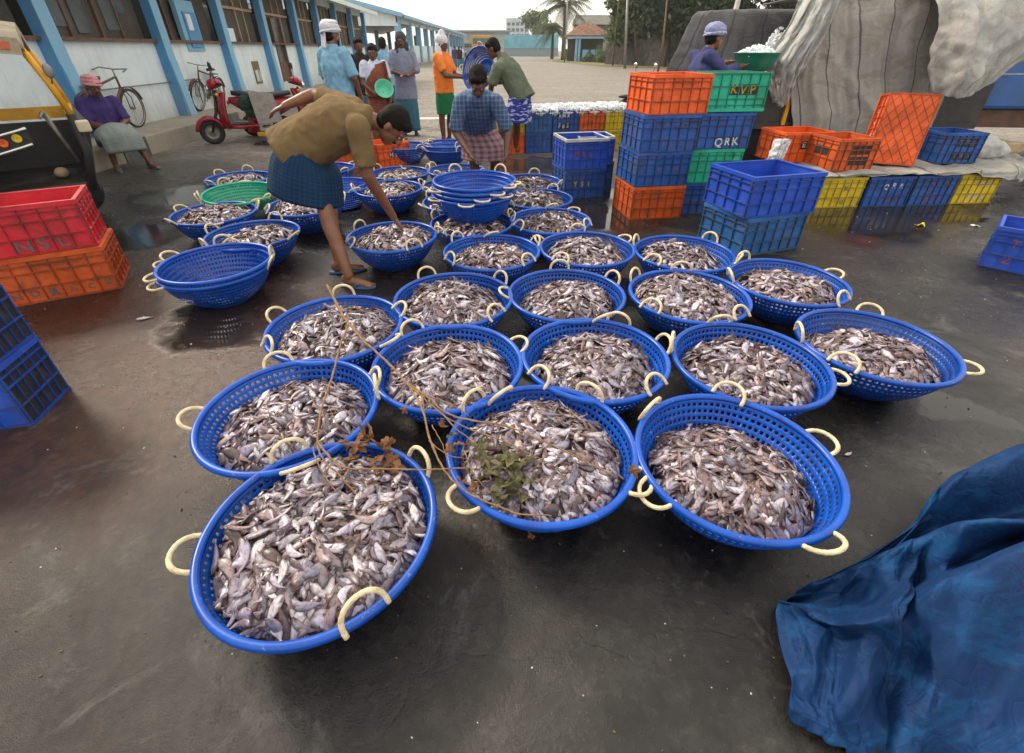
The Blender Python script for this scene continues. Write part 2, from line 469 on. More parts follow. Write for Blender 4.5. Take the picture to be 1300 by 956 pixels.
def crate_mat(name, c, grime=(.05, .04, .035, 1), amt=.55, fade=None):
    m, nt, b = new_mat(name)
    vec = coord(nt); oi = nt.nodes.new('ShaderNodeObjectInfo')
    vm = nt.nodes.new('ShaderNodeVectorMath'); vm.operation = 'ADD'
    nt.links.new(vec, vm.inputs[0]); cm = nt.nodes.new('ShaderNodeCombineXYZ')
    nt.links.new(math_(nt, 'MULTIPLY', oi.outputs['Random'], 37.0), cm.inputs[0]); nt.links.new(cm.outputs[0], vm.inputs[1])
    v2 = vm.outputs[0]
    n = tnoise(nt, 4, 6, .65, v2)
    f = fade or tuple(min(1, x * 1.25 + .02) for x in c[:3]) + (1,)
    cc = ramp(nt, n, [(.3, tuple(x * .75 for x in c[:3]) + (1,)), (.5, c), (.72, f)])
    d1 = tnoise(nt, 5.5, 8, .75, v2, .7)
    cc = mixc(nt, ramp(nt, d1, [(.47, g4(0)), (.66, g4(amt))]), cc, grime)
    sc = ramp(nt, tnoise(nt, 1, 8, .8, coord(nt, 'Object', (60, 60, 14))), [(.62, g4(0)), (.7, g4(.45))])
    cc = mixc(nt, sc, cc, tuple(min(1, x * .6 + .25) for x in c[:3]) + (1,))
    nt.links.new(cc, b.inputs['Base Color'])
    nt.links.new(ramp(nt, d1, [(.4, g4(.42)), (.65, g4(.75))]), b.inputs['Roughness'])
    bump(nt, b, tnoise(nt, 30, 5, .6, v2), .2, .004)
    return m
M['cr_blue'] = crate_mat('crate_blue', (.012, .085, .36, 1))
M['cr_blue2'] = crate_mat('crate_bright_blue', (.012, .075, .50, 1), amt=.3)
M['cr_teal'] = crate_mat('crate_faded_blue', (.016, .11, .34, 1), grime=(.06, .065, .06, 1), amt=.55)
M['cr_orange'] = crate_mat('crate_orange', (.80, .115, .012, 1), grime=(.16, .05, .02, 1), amt=.45)
M['cr_orange2'] = crate_mat('crate_dirty_orange', (.62, .10, .012, 1), grime=(.09, .04, .02, 1), amt=.6)
M['cr_green'] = crate_mat('crate_green', (.008, .42, .26, 1), grime=(.03, .08, .04, 1), amt=.4)
M['cr_yellow'] = crate_mat('crate_yellow', (.62, .46, .015, 1), grime=(.16, .12, .02, 1), amt=.5)
M['cr_red'] = crate_mat('crate_red', (.62, .018, .035, 1), grime=(.12, .03, .03, 1), amt=.5)
RIB = {}
for k_, c_ in (('cr_blue', (.010, .055, .20, 1)), ('cr_blue2', (.010, .06, .34, 1)), ('cr_teal', (.02, .08, .20, 1)), ('cr_orange', (.50, .075, .012, 1)), ('cr_orange2', (.36, .06, .012, 1)), ('cr_green', (.008, .24, .15, 1)), ('cr_yellow', (.38, .27, .02, 1)), ('cr_red', (.40, .016, .025, 1))):
    RIB[k_] = crate_mat('dark_rib_' + k_[3:], c_, grime=(.045, .035, .03, 1), amt=.75)  # ribs in a darker tone of each crate colour, with extra grime
M['paint_white'] = plain('worn_white_lettering', (.62, .62, .62, 1), .7, .2, 20, dirt=(.2, .2, .25, 1), dirt_amt=.7, dscale=30)
M['paint_grey'] = plain('faded_grey_lettering', (.17, .11, .11, 1), .8, .3, 20)
M['paint_red'] = plain('faded_red_lettering', (.22, .07, .08, 1), .8, .3, 20)
M['paint_faded'] = plain('faded_blue_lettering', (.10, .10, .22, 1), .8, .3, 20)
M['paint_yellow'] = plain('worn_yellow_lettering', (.50, .38, .03, 1), .7, .3, 20)
M['paint_smear'] = plain('smeared_yellow_lettering', (.42, .30, .03, 1), .7, .4, 40, dirt=(.03, .03, .02, 1), dirt_amt=.9, dscale=45)
M['paint_black'] = plain('black_paint_patch', (.018, .018, .02, 1), .6, .4, 25, dirt=(.12, .1, .1, 1), dirt_amt=.3, dscale=18)
M['black'] = plain('black_rubber', (.014, .014, .015, 1), .6, .3, 12)
M['blackpaint'] = plain('black_enamel', (.012, .012, .014, 1), .35, .3, 5, dirt=(.09, .08, .07, 1), dirt_amt=.35)
M['chrome'] = plain('chromed_steel', (.62, .62, .60, 1), .25, .15, 10, metal=.9)
M['steel'] = plain('dull_steel', (.25, .24, .22, 1), .5, .3, 10, metal=.5)
M['autoyellow'] = plain('auto_yellow_paint', (.72, .36, .015, 1), .4, .2, 5, dirt=(.15, .08, .03, 1), dirt_amt=.4)
M['scooter_red'] = plain('scooter_maroon_paint', (.28, .006, .020, 1), .22, .15, 4, dirt=(.14, .07, .06, 1), dirt_amt=.25)
M['canvas'] = plain('auto_canvas_roof', (.38, .33, .24, 1), .85, .25, 6, dirt=(.1, .08, .06, 1))
M['board'] = plain('grey_worn_board', (.17, .155, .14, 1), .75, .25, 6, dirt=(.07, .06, .05, 1))
M['ice'] = plain('crushed_ice', (.80, .84, .88, 1), .28, .12, 30, bmp=.8, bscale=70)
M['white_cloth'] = plain('white_cotton', (.62, .62, .66, 1), .9, .14, 12, bmp=.3, bscale=90)
M['pink_cloth'] = plain('pink_checked_towel', (.55, .24, .27, 1), .9, .25, 25, bmp=.3, bscale=90)
M['hair'] = plain('black_hair', (.008, .006, .005, 1), .75, .4, 60, bmp=.8, bscale=160, spec=.2)
M['hair_grey'] = M['hair']
def skin_mat(name, c):
    m, nt, b = new_mat(name); vec = coord(nt)
    n = tnoise(nt, 14, 5, .6, vec)
    nt.links.new(ramp(nt, n, [(.3, tuple(x * .78 for x in c[:3]) + (1,)), (.7, tuple(x * 1.15 for x in c[:3]) + (1,))]), b.inputs['Base Color'])
    b.inputs['Roughness'].default_value = .42
    b.inputs['Subsurface Weight'].default_value = .08; b.inputs['Subsurface Radius'].default_value = (.02, .008, .005)
    bump(nt, b, tnoise(nt, 120, 3, .6, vec), .15, .003)
    return m
M['skin'] = skin_mat('brown_skin', (.21, .088, .048, 1))
M['skin_dark'] = skin_mat('dark_brown_skin', (.125, .053, .031, 1))
M['eye'] = plain('eye_white', (.30, .26, .22, 1), .5, .05, spec=.2)
M['flipflop'] = plain('blue_flip_flop', (.03, .14, .26, 1), .6, .3, 10)
def cloth(name, c, c2=None, kind='plain', scale=(20, 20), amt=1.0, rough=.9, width=.35):
    """cotton: plain or woven check / stripes on the cloth's own uv"""
    m, nt, b = new_mat(name)
    vec = coord(nt); n = tnoise(nt, 7, 6, .65, vec)
    base = ramp(nt, n, [(.3, tuple(x * .75 for x in c[:3]) + (1,)), (.7, tuple(min(1, x * 1.15) for x in c[:3]) + (1,))])
    if c2 and kind in ('check', 'stripe', 'plaid3d'):
        src = coord(nt, 'UV') if kind != 'plaid3d' else vec
        sep = nt.nodes.new('ShaderNodeSeparateXYZ'); nt.links.new(src, sep.inputs[0])
        outs = []
        for k, ax in enumerate((0, 1) if kind != 'plaid3d' else (0, 2)):
            s = scale[k]
            if s <= 0: continue
            fr = math_(nt, 'FRACT', math_(nt, 'MULTIPLY', sep.outputs[ax], s))
            outs.append(math_(nt, 'LESS_THAN', fr, width))
        f = outs[0] if len(outs) == 1 else math_(nt, 'MULTIPLY', math_(nt, 'ADD', outs[0], outs[1]), .5)
        base = mixc(nt, math_(nt, 'MULTIPLY', f, amt), base, c2)
    elif c2 and kind == 'blotch':
        bn = tnoise(nt, 1, 3, .5, coord(nt, 'UV', (scale[0], scale[1], 1)), .4)
        base = mixc(nt, ramp(nt, bn, [(.52, g4(0)), (.56, g4(amt))]), base, c2)
    elif c2 and kind == 'dots':
        vo = nt.nodes.new('ShaderNodeTexVoronoi'); vo.inputs['Scale'].default_value = 1
        nt.links.new(coord(nt, 'UV', (scale[0], scale[1], 1)), vo.inputs['Vector'])
        base = mixc(nt, ramp(nt, vo.outputs[0], [(.22, g4(amt)), (.34, g4(0))]), base, c2)
    nt.links.new(base, b.inputs['Base Color']); b.inputs['Roughness'].default_value = rough
    b.inputs['Specular IOR Level'].default_value = .25
    h = math_(nt, 'ADD', math_(nt, 'MULTIPLY', tnoise(nt, 16, 5, .6, vec), 1.0), math_(nt, 'MULTIPLY', tnoise(nt, 240, 2, .5, vec), .15))
    bump(nt, b, h, .45, .012)
    return m
M['sh_tan'] = cloth('tan_shirt', (.18, .120, .055, 1))
M['sh_purple'] = cloth('purple_shirt', (.055, .035, .16, 1))
M['sh_lblue'] = cloth('light_blue_shirt', (.20, .40, .56, 1))
M['sh_grey'] = cloth('grey_blue_shirt', (.21, .24, .34, 1))
M['sh_orange'] = cloth('orange_shirt', (.80, .22, .04, 1))
M['sh_check'] = cloth('blue_checked_shirt', (.06, .11, .22, 1), (.20, .27, .38, 1), 'plaid3d', (26, 24), .7, width=.3)
M['sh_olive'] = cloth('olive_green_shirt', (.125, .15, .105, 1))
M['sh_navy'] = cloth('navy_shirt', (.055, .06, .17, 1))
M['sh_black'] = cloth('black_shirt', (.02, .018, .02, 1))
M['sh_white'] = cloth('white_blouse', (.55, .58, .72, 1))
M['sari'] = cloth('rust_patterned_sari', (.21, .062, .04, 1), (.36, .16, .11, 1), 'dots', (40, 34), .6)
M['lg_blue'] = cloth('dark_blue_checked_lungi', (.008, .030, .085, 1), (.02, .11, .15, 1), 'check', (46, 22), .4, width=.25)
M['lg_green'] = cloth('green_lungi', (.008, .14, .055, 1), (.02, .26, .1, 1), 'dots', (40, 20), .35)
M['lg_seat'] = cloth('faded_checked_lungi', (.20, .27, .27, 1), (.42, .25, .17, 1), 'check', (26, 20), .55, width=.22)
M['lg_plaid'] = cloth('red_white_checked_lungi', (.30, .24, .26, 1), (.16, .03, .05, 1), 'check', (18, 8), .85, width=.45)
M['lg_white'] = cloth('blue_white_printed_lungi', (.03, .04, .26, 1), (.42, .46, .64, 1), 'blotch', (9, 14), .9)
M['lg_teal'] = cloth('teal_blue_lungi', (.035, .13, .20, 1))
M['hood'] = cloth('dark_grey_hood', (.045, .06, .075, 1))
M['turban_blue'] = cloth('pale_striped_headscarf', (.42, .45, .66, 1), (.16, .18, .36, 1), 'stripe', (0, 14), .6, width=.25)
M['burlap'] = cloth('grey_tarpaulin', (.27, .265, .25, 1), rough=.85)
# ------------------------------------------------------------------ setting
gm = MB()
gm.grid(lambda u, v: (-320 + 640 * u, -30 + 450 * v, 0), 8, 12, smooth=False)
tag(gm.build('ground', M['ground']), kind='structure')

# white strip across the yard
lm = MB()
def strip(a, b, w, z=.004):
    a, b = Vector(a), Vector(b); d = (b - a).normalized(); n = Vector((-d.y, d.x, 0)) * w / 2
    lm.add([(a - n)[:2] + (z,), (b - n)[:2] + (z,), (b + n)[:2] + (z,), (a + n)[:2] + (z,)], [(0, 1, 2, 3)])
strip(G(430, 152), G(572, 150), .38)
tag(lm.build('white_strip', plain('patchy_white_strip', (.62, .6, .56, 1), .7, .2, 4, dirt=(.3, .27, .23, 1), dirt_amt=.6)), kind='structure')

# ---- long market hall on the left.  local y runs along its wall
KW = .0655; BANG = math.atan(KW)
hall = thing('market_hall', 'long low white and blue market hall with dark louvred openings', 'building', (-6.45, 0, 0), BANG)
Y0, Y1, EAVE = -3.0, 31.6, 3.25
pts = [-.55, 2.35, 5.25, 8.15, 11.05, 13.85, 16.6, 19.55, 22.3, 25.2, 28.3, 31.45]
wall = MB()
D = .22
def wbox(y0, y1, z0, z1, x=-D / 2, t=D, mi=0, mb=wall): mb.box((x, (y0 + y1) / 2, (z0 + z1) / 2), (t, y1 - y0, z1 - z0), mi=mi)
door2 = (17.45, 18.35)
wbox(Y0, door2[0], .1, 1.62); wbox(door2[1], Y1, .1, 1.62); wbox(door2[0], door2[1], .1, .58)
wbox(Y0, Y1, 3.02, 3.35)
wall.box((-7.9, (Y0 + Y1) / 2, 1.7), (.2, Y1 - Y0, 3.3))
wall.box((-4, Y1 - .1, 1.7), (7.6, .2, 3.3)); wall.box((-4, Y0 + .1, 1.7), (7.6, .2, 3.3))
wbox(13.95, 14.55, 1.6, 1.95, x=.02, t=.1)
wall.build('wall', M['wall'], hall)
MB().box((.02, (Y0 + Y1) / 2, 1.635), (.14, Y1 - Y0, .05)).build('sill', M['brownwood'], hall)
rf = MB()
rf.rings([[(x, Y0 - .4, z + dz) for x, z, dz in ((.85, 3.22, 0), (-4, 4.7, 0), (-8.9, 3.22, 0), (-8.9, 3.22, .07), (-4, 4.7, .07), (.85, 3.22, .07))],
          [(x, Y1 + .5, z + dz) for x, z, dz in ((.85, 3.22, 0), (-4, 4.7, 0), (-8.9, 3.22, 0), (-8.9, 3.22, .07), (-4, 4.7, .07), (.85, 3.22, .07))]], smooth=False)
rfo = rf.build('roof', M['roof'], hall)
MB().box((.84, (Y0 + Y1) / 2, 3.16), (.05, Y1 - Y0 + .8, .16)).build('fascia', M['wall'], rfo)
for i in range(len(pts) + 0):
    y = pts[i]
    p = MB()
    p.box((.09, y, 1.65), (.18, .25, 3.1), mi=0)
    p.box((.09, y - .131, 1.65), (.182, .012, 3.1), mi=1)  # near side face in a deeper blue than the front
    p.rings([[(.182, y - .12, .1), (.26, y - .12, .1), (.26, y + .12, .1), (.182, y + .12, .1)], [(.182, y - .12, 1.3), (.19, y - .12, 1.3), (.19, y + .12, 1.3), (.182, y + .12, 1.3)]], smooth=False)
    p.build('pillar', [M['trim'], M['trim2']], hall)
for i in range(len(pts) - 1):
    a, b = pts[i] + .16, pts[i + 1] - .16
    w = MB(); w.box((-.16, (a + b) / 2, 2.34), (.05, b - a, 1.36))
    wo = w.build('window', M['slat'], hall)
    fr = MB(); tn = i >= 5
    n = 4
    for k in range(1, n): fr.box((-.115, a + (b - a) * k / n + (.1 if k == 2 else 0), 2.34), (.04, .05, 1.36))
    if tn:
        fr.box((-.11, (a + b) / 2, 2.42), (.06, b - a, .06)); 
    fr.build('frame', M['tanwood'] if tn else M['brownwood'], wo)
    if i == 3:
        gp = MB()
        for c_, w_, z0, z1 in ((a + .55, .34, 1.80, 2.35), (a + .98, .3, 1.72, 2.7), (a + 1.75, .34, 1.78, 2.25), (a + 2.1, .24, 2.05, 2.5)):
            gp.box((-.122, c_, (z0 + z1) / 2), (.02, w_, z1 - z0))
        gp.build('pane', M['glassdark'], wo)
# blue hatch door in the fourth bay
d1 = MB(); d1.box((-.02, 12.48, 1.93), (.1, .74, .94), mi=0); d1.box((.045, 12.52, 1.86), (.03, .50, .66), mi=1)
d1o = d1.build('door', [M['trim'], M['trim2']], hall)
MB().box((.068, 12.42, 2.0), (.015, .2, .3)).build('pane', M['wall'], d1o)
d2 = MB(); d2.box((-.06, 17.9, .86), (.08, .86, .54), mi=0)
for yy in (17.5, 18.3): d2.box((-.02, yy, 1.45), (.09, .08, 1.75), mi=0)
d2.box((-.07, 17.9, 1.72), (.02, .78, 1.18), mi=1)
d2.build('door', [M['brownwood'], M['glassdark']], hall)

# notice on the wall
nt_ = thing('poster', 'small brown bordered poster on the white hall wall', 'poster', (-6.45, 0, 0), BANG)
MB().box((.012, 15.5, .92), (.018, .44, .56)).build('backing', plain('poster_brown', (.17, .12, .07, 1), .6), nt_)
pp = MB()
for yy, ww, z0, z1, mi in ((15.42, .16, .70, .98, 0), (15.56, .12, .68, 1.0, 1), (15.65, .07, .72, .95, 2)): pp.box((.026, yy, (z0 + z1) / 2), (.006, ww, z1 - z0), mi=mi)
pp.build('picture', [plain('poster_white', (.6, .6, .62, 1), .5), plain('poster_grey', (.3, .32, .4, 1), .5), plain('poster_yellow', (.6, .45, .05, 1), .5)], nt_)
pr = MB()
pr.tube([(.06, 8.2, .91), (.06, 11.0, .92), (.06, 11.9, .93), (.06, 11.9, .45)], .012, 6)
pi_ = pr.build('water_pipe', M['steel'], None, loc=(-6.45, 0, 0), rot=(0, 0, BANG)); tag(pi_, 'thin metal pipe running low along the hall wall', 'pipe')

# plinth the hall stands on
pl = MB()
pl.box((.44, (Y0 + Y1) / 2, .14), (1.0, Y1 - Y0, .30))
pl.box((-4, (Y0 + Y1) / 2, .02), (7.8, Y1 - Y0, .25))
plo = pl.build('plinth', M['plinth'], None, loc=(-6.45, 0, 0), rot=(0, 0, BANG), bevel=.02); tag(plo, kind='structure')
kb = MB()
for yy in (1.2, 4.4, 7.75, 11.2): kb.box((.948, yy, .147), (.02, .62, .294))
kbo = kb.build('kerb', M['kerb_dark'], None, loc=(-6.45, 0, 0), rot=(0, 0, BANG)); tag(kbo, kind='structure')

# ---- open shed beyond
shed = thing('open_shed', 'long open sided blue shed with rows of columns in the distance', 'building', (-11.0, 53, 0), 0)
S = MB(); SL = 69
S.rings([[(.7, -.6, 4.15), (-8.6, -.6, 6.25), (-18, -.6, 4.15), (-18, -.6, 4.25), (-8.6, -.6, 6.37), (.7, -.6, 4.27)],
         [(.7, SL, 4.15), (-8.6, SL, 6.25), (-18, SL, 4.15), (-18, SL, 4.25), (-8.6, SL, 6.37), (.7, SL, 4.27)]], smooth=False)
so = S.build('roof', M['roof'], shed)
bt = MB(); bt.bar((.75, -.66, 4.16), (-8.6, -.66, 6.27), .06, .34); bt.bar((-8.6, -.66, 6.27), (-18, -.66, 4.16), .06, .34); bt.box((.76, SL / 2, 4.1), (.06, SL, .26))
bt.build('roof_edge', M['trim'], so)
gb = MB(); gb.add([(.1, 0, 3.35), (.1, 0, 4.1), (-8.6, 0, 6.2), (-17.6, 0, 4.1), (-17.6, 0, 3.35)], [(0, 1, 2, 3, 4)])
gb.box((.05, SL / 2, 3.85), (.2, SL, .5))
gb.build('gable', M['wall'], shed)
for k in range(13):
    y = .3 + 5.6 * k
    MB().box((0, y, 1.9), (.55, .55, 3.8)).build('column', M['trim'], shed)
    if k < 12:
        MB().box((.02, y + 2.9, .95), (.2, 3.9 if k % 3 else 3.0, 1.7)).build('half_wall', M['wall'], shed)
for k in range(1, 4): MB().box((-4.6 * k, .2, 1.9), (.5, .5, 3.8)).build('column', M['trim'], shed)
iw = MB(); iw.box((-17, SL / 2, 1.2), (.2, SL, 2.0)); 
iw.build('rear_wall', M['wall'], shed)
for k in range(8): MB().box((-9, 4 + 8 * k, 1.9), (.5, .5, 3.8)).build('column', M['trim'], shed)
MB().box((-8.6, SL / 2, .07), (18, SL, .14)).build('floor_slab', M['plinth'], shed)

# ---- far end of the yard
fb = thing('blue_sheet_fence', 'long pale blue corrugated sheet fence at the far end of the yard', 'fence', (0, 0, 0))
a, b = at(640, 55, 130), at(709, 55, 122)
f_ = MB(); N = 60
for i in range(N):
    p, q = a.lerp(b, i / N), a.lerp(b, (i + 1) / N)
    f_.box(((p.x + q.x) / 2, (p.y + q.y) / 2 + (.06 if i % 2 else 0), 2.9), ((q.x - p.x) * .98, .1, 2.6))
f_.build('sheeting', plain('pale_blue_sheet', (.16, .42, .52, 1), .6, .25, .5), fb)
MB().bar((a.x, a.y + .3, .8), (b.x, b.y + .3, .8), .3, 1.6).build('low_wall', plain('low_wall_grey', (.2, .26, .28, 1), .8), fb)
tw = thing('tower_block', 'pale blue grey office block far off above the fence', 'building', (0, 0, 0))
c0 = at(657, 40, 230); MB().box((c0.x, 230, 6), (9.4, 8, 12)).build('wall', plain('pale_block', (.42, .52, .56, 1), .6, .15, .3), tw)
wd = MB()
for i in range(5):
    for j in range(4): wd.box((c0.x - 3.6 + 1.8 * i, 225.96, 4 + 2 * j), (1.2, .1, 1.1))
wd.build('window', M['glassdark'], tw)
tw2 = thing('high_tower', 'pinkish tower block rising behind the trees', 'building', (0, 0, 0))
c0 = at(803, 10, 200); MB().box((c0.x, 200, 12), (5.6, 6, 24)).build('wall', plain('pink_block', (.5, .36, .3, 1), .7, .15, .3), tw2)
wb = MB()
for j in range(10): wb.box((c0.x, 196.97, 3 + 2.1 * j), (4.4, .08, 1.0))
wb.build('window', M['glassdark'], tw2)
gs = thing('grey_warehouse', 'low grey warehouse past the end of the open shed', 'building', (0, 0, 0))
a = at(588, 56, 140); b = at(642, 56, 140)
MB().box(((a.x + b.x) / 2 - 1, 140, 2.6), (b.x - a.x + 4, 3, 5.2)).build('wall', plain('grey_wall', (.34, .38, .38, 1), .8, .2, .4), gs)
MB().box(((a.x + b.x) / 2 - 1, 139.6, 5.3), (b.x - a.x + 5, 4.4, .3)).build('roof', M['roof'], gs)

# tiled hut and the long roof behind it
def tile_mat():
    m, nt, bb = new_mat('clay_tiles')
    vec = coord(nt)
    n = tnoise(nt, 2.6, 6, .75, vec); w = nt.nodes.new('ShaderNodeTexWave'); w.inputs['Scale'].default_value = 2.2; nt.links.new(vec, w.inputs[0])
    nt.links.new(mixc(nt, math_(nt, 'MULTIPLY', w.outputs[1], .35), ramp(nt, n, [(.3, (.10, .045, .03, 1)), (.52, (.24, .12, .08, 1)), (.75, (.42, .27, .19, 1))]), (.05, .03, .025, 1)), bb.inputs['Base Color'])
    bb.inputs['Roughness'].default_value = .85
    return m
M['tile'] = tile_mat()
hut = thing('tiled_hut', 'small open hut with clay tile roof and blue posts beyond the yard', 'hut', (0, 0, 0))
HY = 75
l, r = at(722, 46, HY), at(770, 46, HY); ap = at(747, 29, HY); cx = (l.x + r.x) / 2; hw = (r.x - l.x) / 2
t_ = MB(); t_.add([(l.x - .4, HY - 2.4, l.z), (r.x + .4, HY - 2.4, l.z), (ap.x + .4, HY, ap.z), (ap.x - .8, HY, ap.z), (l.x - .4, HY + 2.4, l.z), (r.x + .4, HY + 2.4, l.z)],
                  [(0, 1, 2, 3), (1, 5, 2), (5, 4, 3, 2), (4, 0, 3)])
t_.build('roof', M['tile'], hut, solid=.12)
MB().box((cx, HY - 2.3, l.z - .15), (2 * hw + .6, .1, .3)).build('roof_edge', M['trim'], hut)
for x in (l.x + .9, l.x + 1.3, r.x - .1): MB().box((x, HY - 2, l.z / 2), (.28, .28, l.z)).build('post', M['trim'], hut)
MB().box((cx + 1, HY - 2, .75), (3.6, .15, 1.3)).build('low_wall', M['trim'], hut)
MB().box((cx, HY + 1.9, l.z / 2 - .1), (2 * hw - .2, .2, l.z - .3)).build('wall', plain('hut_dark_wall', (.09, .075, .06, 1), .9), hut)
lr = thing('tiled_house', 'long low house with weathered tiled roof behind the hut', 'house', (0, 0, 0))
l, r = at(724, 33, 95), at(784, 33, 95); t0 = at(750, 19, 95)
q_ = MB(); q_.add([(l.x, 92, l.z), (r.x, 92, l.z), (r.x - 1, 97, t0.z), (l.x + 1, 97, t0.z)], [(0, 1, 2, 3)]); q_.build('roof', plain('mossy_tile_roof', (.13, .13, .11, 1), .9, .3, .8), lr, solid=.2)
MB().box(((l.x + r.x) / 2, 95, l.z / 2), (r.x - l.x - 1, 2, l.z)).build('wall', plain('house_cream_wall', (.5, .42, .34, 1), .8, .2, .6), lr)

# rough stone boundary wall
def stone_mat():
    m, nt, bb = new_mat('dark_rubble_stone'); vec = coord(nt)
    vo = nt.nodes.new('ShaderNodeTexVoronoi'); vo.inputs['Scale'].default_value = 2.6; nt.links.new(vec, vo.inputs[0])
    n = tnoise(nt, 3, 6, .7, vec)
    nt.links.new(mixc(nt, n, ramp(nt, vo.outputs[1], [(.2, (.03, .028, .025, 1)), (.8, (.11, .10, .09, 1))]), (.02, .018, .016, 1)), bb.inputs['Base Color'])
    bb.inputs['Roughness'].default_value = .9; bump(nt, bb, vo.outputs[0], .8, .08); return m
M['stone'] = stone_mat()
sw = MB(); a = at(772, 60, 62); b = at(1010, 60, 40)
nseg = 26
for i in range(nseg):
    p, q = a.lerp(b, i / nseg), a.lerp(b, (i + 1) / nseg); h = 2.55 + .2 * math.sin(i * 1.7) - (.5 if i < 2 else 0)
    sw.bar((p.x, p.y, h / 2), (q.x, q.y, h / 2), .5, h)
tag(sw.build('stone_wall', M['stone']), 'rough dark rubble stone wall below the big trees', 'wall')

# ---- foliage
def leaf_mat(name, c, c2):
    m, nt, bb = new_mat(name)
    gi = nt.nodes.new('ShaderNodeNewGeometry'); vec = coord(nt)
    n = tnoise(nt, .9, 4, .6, vec)
    f = math_(nt, 'ADD', math_(nt, 'MULTIPLY', gi.outputs['Random Per Island'], .5), math_(nt, 'MULTIPLY', n, .6))
    nt.links.new(ramp(nt, f, [(.2, c), (.85, c2)]), bb.inputs['Base Color'])
    bb.inputs['Roughness'].default_value = .6
    tr = nt.nodes.new('ShaderNodeBsdfTranslucent'); mx = nt.nodes.new('ShaderNodeMixShader'); mx.inputs[0].default_value = .3
    tr.inputs[0].default_value = c2
    nt.links.new(bb.outputs[0], mx.inputs[1]); nt.links.new(tr.outputs[0], mx.inputs[2])
    nt.links.new(mx.outputs[0], nt.nodes['Material Output'].inputs[0])
    return m
M['leaf_dark'] = leaf_mat('dark_leaves', (.010, .022, .008, 1), (.04, .07, .02, 1))
M['leaf_mid'] = leaf_mat('mid_green_leaves', (.03, .06, .015, 1), (.10, .16, .04, 1))
M['leaf_pale'] = leaf_mat('pale_green_leaves', (.06, .09, .04, 1), (.14, .19, .09, 1))
M['bark'] = plain('bark', (.09, .07, .05, 1), .9, .3, 10, bmp=.6, bscale=20)
def leaves_mesh(name, centers, radii, n, size, seed, flat=.8):
    r = np.random.default_rng(seed)
    centers = np.array(centers, float); radii = np.array(radii, float)
    pr_ = radii ** 2; idx = r.choice(len(centers), n, p=pr_ / pr_.sum())
    d = r.normal(size=(n, 3)); d /= np.linalg.norm(d, axis=1)[:, None]
    rad = radii[idx] * (r.random(n) ** .45) * (1 + .18 * r.normal(size=n))
    c = centers[idx] + d * rad[:, None] * np.array([1, 1, flat])
    a = r.normal(size=(n, 3)); a /= np.linalg.norm(a, axis=1)[:, None]
    b = np.cross(a, r.normal(size=(n, 3))); b /= np.linalg.norm(b, axis=1)[:, None]
    s = size * (.6 + .8 * r.random(n))[:, None]
    V = np.empty((n, 4, 3)); V[:, 0] = c - a * s; V[:, 1] = c + b * s * .45; V[:, 2] = c + a * s; V[:, 3] = c - b * s * .45
    me = bpy.data.meshes.new(name); me.vertices.add(n * 4); me.vertices.foreach_set('co', V.reshape(-1))
    me.loops.add(n * 4); me.loops.foreach_set('vertex_index', np.arange(n * 4))
    me.polygons.add(n); me.polygons.foreach_set('loop_start', np.arange(n) * 4); me.polygons.foreach_set('loop_total', np.full(n, 4))
    me.update(); me.validate(); return me
def tree(label, x, y, h, w, mat_, seed, n=4000, size=.22, trunk_r=.2, name='tree', group=None, low=.25):
    t = thing(name, label, 'tree', (x, y, 0), 0, group)
    r = random.Random(seed); tk = MB()
    top = Vector((r.uniform(-.3, .3), r.uniform(-.3, .3), h * .55))
    tk.tube([(0, 0, -.05), (.05, .02, h * .2), (top.x * .6, top.y * .6, h * .4), top], [trunk_r, trunk_r * .8, trunk_r * .6, trunk_r * .35], 10)
    C = []; Rr = []
    for k in range(11):
        a = r.uniform(0, 2 * PI); zz = r.uniform(low, .92) * h; k_ = math.sin(PI * min(1, max(.12, (zz / h - low + .15) / (1.1 - low)))) 
        e = Vector((math.cos(a) * w * .42 * k_ * r.uniform(.3, 1), math.sin(a) * w * .42 * k_ * r.uniform(.3, 1), zz))
        s0 = Vector((top.x * .5, top.y * .5, min(h * .5, zz * .7)))
        tk.tube([s0, s0.lerp(e, .5) + Vector((0, 0, .1 * h * .2)), e], [trunk_r * .4, trunk_r * .22, trunk_r * .06], 6)
        for q in range(3):
            C.append(e + Vector((r.gauss(0, .1), r.gauss(0, .1), r.gauss(0, .06))) * w); Rr.append(w * r.uniform(.09, .2))
    tk.build('trunk', M['bark'], t)
    link_mesh('crown', leaves_mesh('crown', C, Rr, n, size, seed), mat_, t)
    return t
GT = 'large dark trees along the boundary wall'
tree('tall dark tree at the left of the row behind the stone wall', at(806, 40, 58).x, 58, 8.0, 6, M['leaf_mid'], 3, 6000, .26, group=GT, low=.3)
tree('broad dark tree overhanging the stone wall and thin bare stem', at(850, 40, 52).x, 52, 10.5, 11, M['leaf_dark'], 4, 11000, .26, group=GT, low=.2)
tree('dense dark tree directly behind the truck man', at(900, 40, 50).x, 50, 12, 12, M['leaf_dark'], 5, 13000, .26, group=GT, low=.15)
tree('dense dark tree behind the slanting pale pole', at(975, 40, 46).x, 46, 12, 12, M['leaf_dark'], 6, 12000, .26, group=GT, low=.15)
tree('dark tree showing past the top of the grey tarpaulin', at(1060, 40, 44).x, 44, 12, 12, M['leaf_dark'], 8, 8000, .26, group=GT, low=.2)
tree('faint rounded tree beside the pale office block', at(676, 45, 150).x, 150, 9.5, 12, M['leaf_pale'], 9, 3000, .5)
tree('small hazy tree between fence and palm', at(694, 48, 140).x, 140, 6.5, 9, M['leaf_pale'], 10, 2000, .5)
tree('bushy green tree over the low house and the hut roof', at(792, 40, 88).x, 88, 6.8, 7, M['leaf_mid'], 12, 5000, .28, low=.1)
